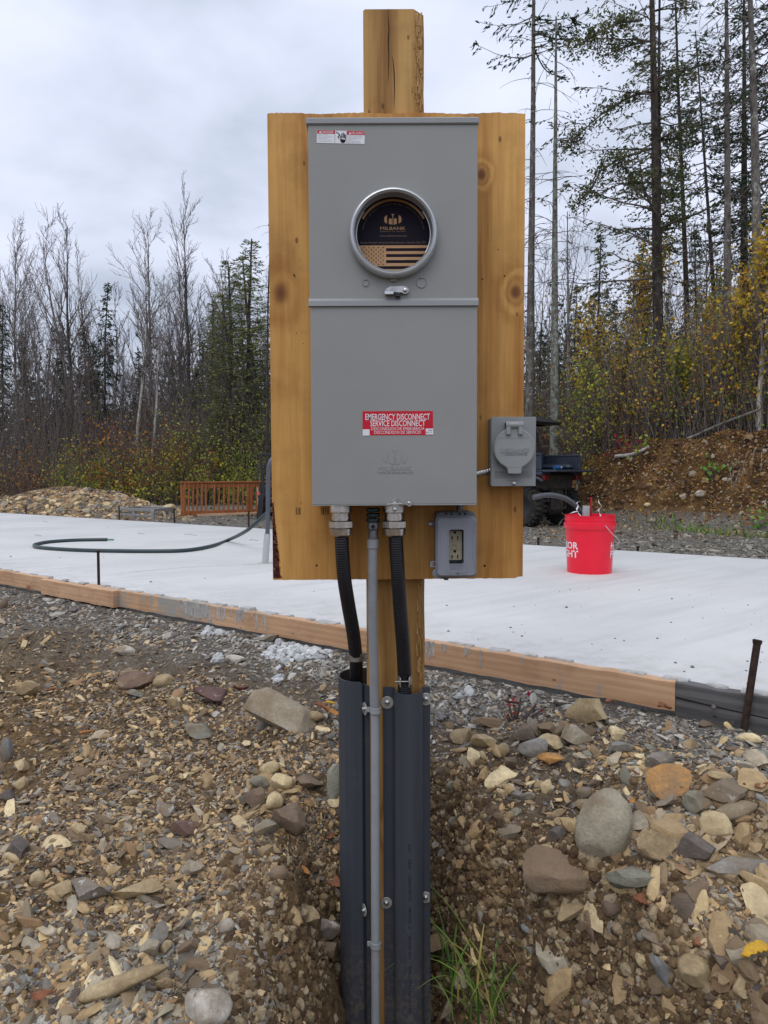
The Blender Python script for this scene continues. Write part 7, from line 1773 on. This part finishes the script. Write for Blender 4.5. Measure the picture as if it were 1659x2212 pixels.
for i in range(16): a = r_.uniform(0, 6.28); q = r_.uniform(.022, .05); bb.lathe((p0.x + math.cos(a) * q, p0.y + math.sin(a) * q, 0), (0, 0, 1), [(.010, 0), (.007, .004), (.002, .006)], 7, True, a)
bb.build('grout_crumbs', M_cem, kind='stuff', label='crumbs of cement round the foot of the pale stub')

# ------------------------------------------------------------------ wooden railing lying behind the slab
M_stain = woodmat('stained_rail', (0.26, 0.085, 0.028), (0.44, 0.165, 0.06), grain=120.0, rough=.6)
A0, A1 = Vector((U2X(392, 14.5), 14.5, 0)), Vector((U2X(640, 15.9), 15.9, 0)); A0.z = gz(A0.x, A0.y); A1.z = gz(A1.x, A1.y)
dv = (A1 - A0); LL = dv.length; ax = math.atan2(dv.y, dv.x)
rail = thing('wooden_railing', A0, 'reddish stained wooden railing panel standing behind the slab', 'railing')
Mr = Matrix.Translation(A0) @ Matrix.Rotation(ax, 4, 'Z')
ht = (1120 - 1050) / F * 14.6 + .02
bb = B(); bb.box((0, -.02, ht - .10), (LL, .02, ht), .003, Mr); bb.box((-.02, -.05, ht), (LL, .05, ht + .03), .003, Mr); bb.build('top_rail', M_stain, rail)
bb = B(); bb.box((0, -.02, .03), (LL, .02, .11), .003, Mr); bb.build('bottom_rail', M_stain, rail)
M_new = woodmat('new_lumber', (0.50, 0.30, 0.17), (0.72, 0.50, 0.32), grain=120.0, axis='X'); bb = B(); bb.box((.3, -.10, .0), (LL, -.04, .05), .003, Mr); bb.build('base_board', M_new, rail)
for i in range(24):
    x = .02 + i * .105 + (.0 if i > 5 else -.015 * i)
    if x > LL: break
    bb = B(); bb.box((x, -.045, .02), (x + .034, -.022, ht - .002), .002, Mr @ Matrix.Rotation(.03, 4, 'Y')); bb.build('baluster', M_stain, rail)
for x in (0.0, 1.44): bb = B(); bb.box((x, -.021, 0), (x + .085, .065, ht + .0), .003, Mr); bb.build('post', M_stain, rail)
# marker stake with pink ribbon
M_lath = woodmat('lath', (0.34, 0.29, 0.22), (0.52, 0.46, 0.37), grain=150.0); bb = B(); pt = at(556.5, 1053, 14.2); pbm = at(559.5, 1119, 14.2)
bb.tube([Vector((pbm.x, pbm.y, gz(pbm.x, pbm.y) - .1)), pt], .020, 4, 1); lath = bb.build('marker_stake', M_lath, label='weathered survey lath with a pink ribbon in front of the railing', cat='stake')
bb = B(); c0 = at(557.5, 1062, 14.17); bb.rings([[c0 + Vector((-.02, 0, 0)), c0 + Vector((.02, -.004, 0)), c0 + Vector((.02, .004, 0))], [c0 + Vector((.0, 0, -.07)), c0 + Vector((.05, -.004, -.06)), c0 + Vector((.05, .004, -.06))], [c0 + Vector((.02, 0, -.16)), c0 + Vector((.075, -.004, -.14)), c0 + Vector((.07, .004, -.15))]]); bb.build('ribbon', simple('pink', (0.85, 0.10, 0.10), .6), lath)

# galvanised frame on the ground
M_galv = simple('galvanised', (0.33, 0.335, 0.33), .5, .5, var=.2, scale=20)
fr = []; zt = .02
pts = [at(258, 1099.5, 13.4), at(330, 1102.5, 12.4), at(368, 1098, 13.8)]; 
g = thing('metal_frame', (pts[1].x, pts[1].y, gz(pts[1].x, pts[1].y)), 'low galvanised metal frame lying behind the slab', 'frame')
def beam(a, b_, w_, h, name, par, mat, bev=.003):
    d = (b_ - a); L = d.length; q = d.to_track_quat('X', 'Z').to_matrix().to_4x4(); M = Matrix.Translation(a) @ q; bb = B(); bb.box((0, -w_ / 2, -h / 2), (L, w_ / 2, h / 2), bev, M); return bb.build(name, mat, par)
beam(pts[0], pts[1], .05, .05, 'rail', g, M_galv); beam(pts[1], pts[2], .05, .05, 'rail', g, M_galv); q_ = pts[0] + (pts[2] - pts[1]); beam(pts[0], q_, .05, .05, 'rail', g, M_galv); beam(q_, pts[2], .05, .05, 'rail', g, M_galv)
beam(pts[0] - Vector((0, 0, .10)), pts[1] - Vector((0, 0, .10)), .04, .04, 'lower_rail', g, M_galv)
for p in (pts[0], pts[1], pts[2], pts[0].lerp(pts[1], .45), q_): beam(Vector((p.x, p.y, gz(p.x, p.y) - .02)), p, .05, .05, 'leg', g, M_galv)

# ------------------------------------------------------------------ trailer hidden mostly behind the board
M_blk = simple('black_steel', (0.018, 0.018, 0.020), .5, .0, var=.3, spec=.5)
M_tyre = simple('tyre', (0.018, 0.017, 0.016), .85, var=.3, scale=12, dirt=(0.10, 0.08, 0.055))
YT = 13.2; g0_ = Vector((U2X(564, YT), YT, 0)); g0_.z = gz(g0_.x, g0_.y)
trl = thing('utility_trailer', g0_, 'black utility trailer with an upright ramp gate, mostly hidden by the board', 'trailer')
W_ = 1.45; base = .42; top = HC + (1026 - 980) / F * YT - g0_.z
O = lambda x, y, z: g0_ + Vector((x, y, z))
gate = beam(O(.06, 0, base), O(.0, 0, top), .06, .05, 'gate', trl, M_blk); beam(O(W_, 0, base), O(W_ - .04, 0, top), .06, .05, 'gate_bar', gate, M_blk); beam(O(0, 0, top), O(W_ - .04, 0, top), .05, .05, 'gate_bar', gate, M_blk)
for h in (.25, .5, .75): beam(O(.05, 0, base + (top - base) * h), O(W_, 0, base + (top - base) * h), .02, .02, 'gate_bar', gate, M_blk)
deck = beam(O(0, 1.3, base - .04), O(W_, 1.3, base - .04), 2.6, .08, 'deck', trl, M_blk)
for x in (0, W_): beam(O(x, 0, base + .28), O(x, 2.6, base + .28), .04, .04, 'side_rail', trl, M_blk)
for x in (0, W_):
    for y in (.02, .9, 1.75, 2.58): beam(O(x, y, base), O(x, y, base + .28), .04, .04, 'side_rail', trl, M_blk)
def wheel(c, ax_, R_, w_, par, lugs=0):
    bb = B(); a = Vector(ax_).normalized(); bb.lathe(c - a * w_ / 2, a, [(R_ * .55, 0), (R_ * .88, 0), (R_ * .97, w_ * .12), (R_, w_ * .3), (R_, w_ * .7), (R_ * .97, w_ * .88), (R_ * .88, w_), (R_ * .55, w_)], 36, False)
    if lugs:
        u = a.orthogonal().normalized(); v = a.cross(u)
        for i in range(lugs):
            t_ = 2 * math.pi * i / lugs; rad = u * math.cos(t_) + v * math.sin(t_); tn = a.cross(rad)
            for s_ in (-1, 1):
                cc2 = c + rad * (R_ * .985) + a * s_ * w_ * .27 + tn * s_ * .02; M = Matrix.Translation(cc2) @ Matrix((a, tn, rad)).transposed().to_4x4(); bb.box((-w_ * .25, -.020, -.02), (w_ * .25, .020, .02), .004, M)
    wh = bb.build('wheel', M_tyre, par, smooth=35); b2 = B(); b2.lathe(c - a * w_ * .42, a, [(.001, .04), (R_ * .30, .04), (R_ * .52, .0), (R_ * .56, .0), (R_ * .56, w_ * .84), (R_ * .52, w_ * .84), (R_ * .3, w_ * .7), (.001, w_ * .7)], 30, False); b2.build('rim', M_blk, wh, smooth=35)
for x in (-.13, W_ + .13): wheel(O(x + (.42 if x < 0 else 0) * 0, 1.5, .32), (1, 0, 0), .32, .20, trl)
beam(O(W_ / 2, 2.6, base - .04), O(W_ / 2, 3.8, base - .04), .08, .08, 'tongue', trl, M_blk)
beam(O(-.05, -.05, .46), O(.30, -.05, .56), .03, .06, 'latch_arm', trl, M_blk); beam(O(-.03, -.04, .02), O(.02, -.04, .48), .10, .10, 'corner_post', trl, M_blk)

# ------------------------------------------------------------------ side-by-side utility vehicle
Y0 = 12.6; ctr = Vector((U2X(1175, Y0), Y0, 0)); ctr.z = gz(ctr.x, ctr.y)
TH = R(44); Fd = Vector((-math.sin(TH), math.cos(TH), 0)); Lf = Vector((-math.cos(TH), -math.sin(TH), 0))
utv = thing('utility_vehicle', ctr, 'dark utility vehicle with an open cargo bed parked in front of the bank', 'utility vehicle')
Mu = Matrix.Translation(ctr) @ Matrix((Fd, Lf, Vector((0, 0, 1)))).transposed().to_4x4()      # local x forward, y left, z up
M_bed = simple('bed_plastic', (0.022, 0.030, 0.048), .5, var=.25, scale=5, spec=.5, dirt=(0.06, 0.055, 0.05)); M_frm = simple('muddy_frame', (0.035, 0.030, 0.026), .75, var=.5, scale=8, dirt=(0.12, 0.085, 0.05))
M_body = simple('body_blue_black', (0.020, 0.026, 0.042), .3, var=.1, spec=.6)
L2 = lambda x, y, z: Mu @ Vector((x, y, z))
def ubox(a, b_, name, mat, par=utv, bev=.01): bb = B(); bb.box(a, b_, bev, Mu); return bb.build(name, mat, par)
def utube(pts, r_, name, mat, par=utv, sm=5): bb = B(); bb.tube([L2(*p) for p in pts], r_, 10, sm); return bb.build(name, mat, par, smooth=50)
RW = .345
for y in (.57, -.57): wheel(L2(0, y, RW), Lf, RW, .25, utv, 26)
for y in (.54, -.54): wheel(L2(2.0, y, RW), Lf, RW, .22, utv, 26)
# bed
bw, b0_, b1_ = .64, -.36, .42; zf_ = .98; zt_2 = 1.25
bed = ubox((b0_, -bw, zf_ - .04), (b1_, bw, zf_), 'cargo_bed', M_bed)
for s_ in (-1, 1):
    ubox((b0_, min(s_ * bw, s_ * (bw - .04)), zf_), (b1_, max(s_ * bw, s_ * (bw - .04)), zt_2), 'bed_side', M_bed, bed); ubox((b0_ + .02, min(s_ * bw, s_ * (bw - .065)), zt_2 - .035), (b1_, max(s_ * (bw + .015), s_ * (bw - .05)), zt_2 + .005), 'bed_side', M_bed, bed)
    ubox((b0_ + .1, min(s_ * (bw - .25), s_ * (bw - .05)), zf_), (b0_ + .70, max(s_ * (bw - .25), s_ * (bw - .05)), zf_ + .10), 'wheel_well', M_bed, bed, .05)
ubox((b1_ - .04, -bw + .04, zf_), (b1_, bw - .04, zt_2 + .05), 'bed_front', M_bed, bed, .02)
tg = B(); tg.box((b0_ - .27, -bw + .02, zf_ - .045), (b0_ - .005, bw - .02, zf_ - .010), .008, Mu); tg.build('tailgate', M_bed, utv)
M_tail = simple('tail_lamp', (0.16, 0.012, 0.012), .25)
for s_ in (-1, 1): ubox((b0_ - .04, min(s_ * .42, s_ * .60), .80), (b0_ + .10, max(s_ * .42, s_ * .60), .89), 'tail_light', M_tail); ubox((b0_ - .02, min(s_ * .38, s_ * .66), .88), (b0_ + .5, max(s_ * .38, s_ * .66), .94), 'fender', M_bed)
for s_ in (-1, 1):
    utube([(.40, s_ * .66, .56), (.30, s_ * .66, .76), (.0, s_ * .66, .86), (-.28, s_ * .66, .84), (-.38, s_ * .62, .78)], .030, 'fender_lip', M_bed)
# rear frame, suspension and drive
ubox((-.28, -.30, .42), (2.2, .30, .50), 'frame', M_frm); ubox((-.32, -.45, .62), (.6, .45, .92), 'bed_subframe', M_frm, bev=.04); ubox((-.30, -.22, .20), (.25, .22, .66), 'gearbox', M_frm, bev=.06); ubox((.25, -.30, .30), (.9, .30, .75), 'engine', M_frm, bev=.05)
for s_ in (-1, 1):
    utube([(.12, s_ * .14, .27), (.0, s_ * .44, .29)], .022, 'suspension_arm', M_frm, sm=1); utube([(-.20, s_ * .14, .27), (.0, s_ * .44, .29)], .022, 'suspension_arm', M_frm, sm=1)
    utube([(-.10, s_ * .16, .44), (.0, s_ * .44, .42)], .018, 'suspension_arm', M_frm, sm=1); utube([(-.06, s_ * .22, .86), (-.02, s_ * .40, .34)], .034, 'shock_absorber', M_frm, sm=1); utube([(.0, s_ * .1, .33), (.0, s_ * .46, .315)], .020, 'drive_shaft', M_frm, sm=1)
    utube([(-.30, s_ * .22, .30), (-.30, s_ * .22, .90)], .020, 'frame_tube', M_frm, sm=1)
utube([(-.30, -.22, .30), (-.30, .22, .30)], .020, 'frame_tube', M_frm, sm=1); utube([(-.34, -.05, .22), (-.40, 0, .20), (-.40, .06, .24)], .010, 'tow_hook', M_zinc)
# cab
for s_ in (-1, 1):
    utube([(0.46, s_ * .60, .55), (0.48, s_ * .62, 1.10), (0.56, s_ * .58, 1.66), (0.70, s_ * .54, 1.82), (1.58, s_ * .50, 1.82), (1.73, s_ * .52, 1.74), (2.13, s_ * .60, 1.05)], .028, 'roll_cage', M_blk)
utube([(0.50, -.60, 1.12), (0.50, .60, 1.12)], .024, 'roll_cage', M_blk, sm=1); utube([(0.63, -.56, 1.78), (0.63, .56, 1.78)], .026, 'roll_cage', M_blk, sm=1)
ry_ = B(); ry_.box((0.20, -.70, 1.80), (1.83, .70, 1.93), .06, Mu); ry_.box((0.05, -.66, 1.80), (0.63, .66, 1.87), .033, Mu); ry_.box((0.68, -.4, 1.90), (1.58, -.15, 1.93), .014, Mu); ry_.box((0.68, .15, 1.90), (1.58, .4, 1.93), .014, Mu); ry_.build('roof', M_blk, utv)
M_seat = simple('seat_vinyl', (0.025, 0.027, 0.032), .6)
ubox((0.68, -.58, .72), (1.18, .58, .86), 'seat', M_seat, bev=.04); ubox((0.60, -.56, .86), (0.74, .56, 1.35), 'seat_back', M_seat, bev=.05)
ubox((1.73, -.58, .62), (2.43, .58, 1.02), 'hood', M_body, bev=.09); ubox((0.58, -.62, .40), (1.98, .62, .50), 'floor', M_bed); ubox((1.68, -.60, .80), (1.88, .60, 1.12), 'dashboard', M_bed, bev=.05); ubox((2.28, -.45, .40), (2.53, .45, .62), 'bumper', M_frm, bev=.04)
for s_ in (-1, 1): ubox((0.40, min(s_ * .55, s_ * .64), .50), (0.73, max(s_ * .55, s_ * .64), 1.05), 'side_panel', M_body, bev=.03); ubox((2.40, min(s_ * .30, s_ * .48), .82), (2.45, max(s_ * .30, s_ * .48), .92), 'headlight', M_zinc)
bb = B(); cst = L2(1.53, .28, 1.12)
ring_ = [cst + Vector((math.cos(a) * .16 * Lf.x + math.sin(a) * .10 * Fd.x, math.cos(a) * .16 * Lf.y + math.sin(a) * .10 * Fd.y, math.sin(a) * .13)) for a in np.linspace(0, 2 * math.pi, 17)]
bb.tube(ring_, .014, 8, 2); bb.build('steering_wheel', M_blk, utv, smooth=50)
bb = B(); c0 = L2(-.15, -.1, zf_ + .04); bb.tube([c0, c0 + Lf * -.16], .034, 12, 1); can = bb.build('drink_bottle', simple('blue_can', (0.04, 0.16, 0.42), .3, .3), smooth=40, label='blue and white bottle lying on the vehicle bed', cat='bottle')
bb = B(); bb.tube([c0 + Lf * -.16, c0 + Lf * -.22], [.034, .020], 12, 1); bb.build('bottle_neck', M_strip, can, smooth=40)
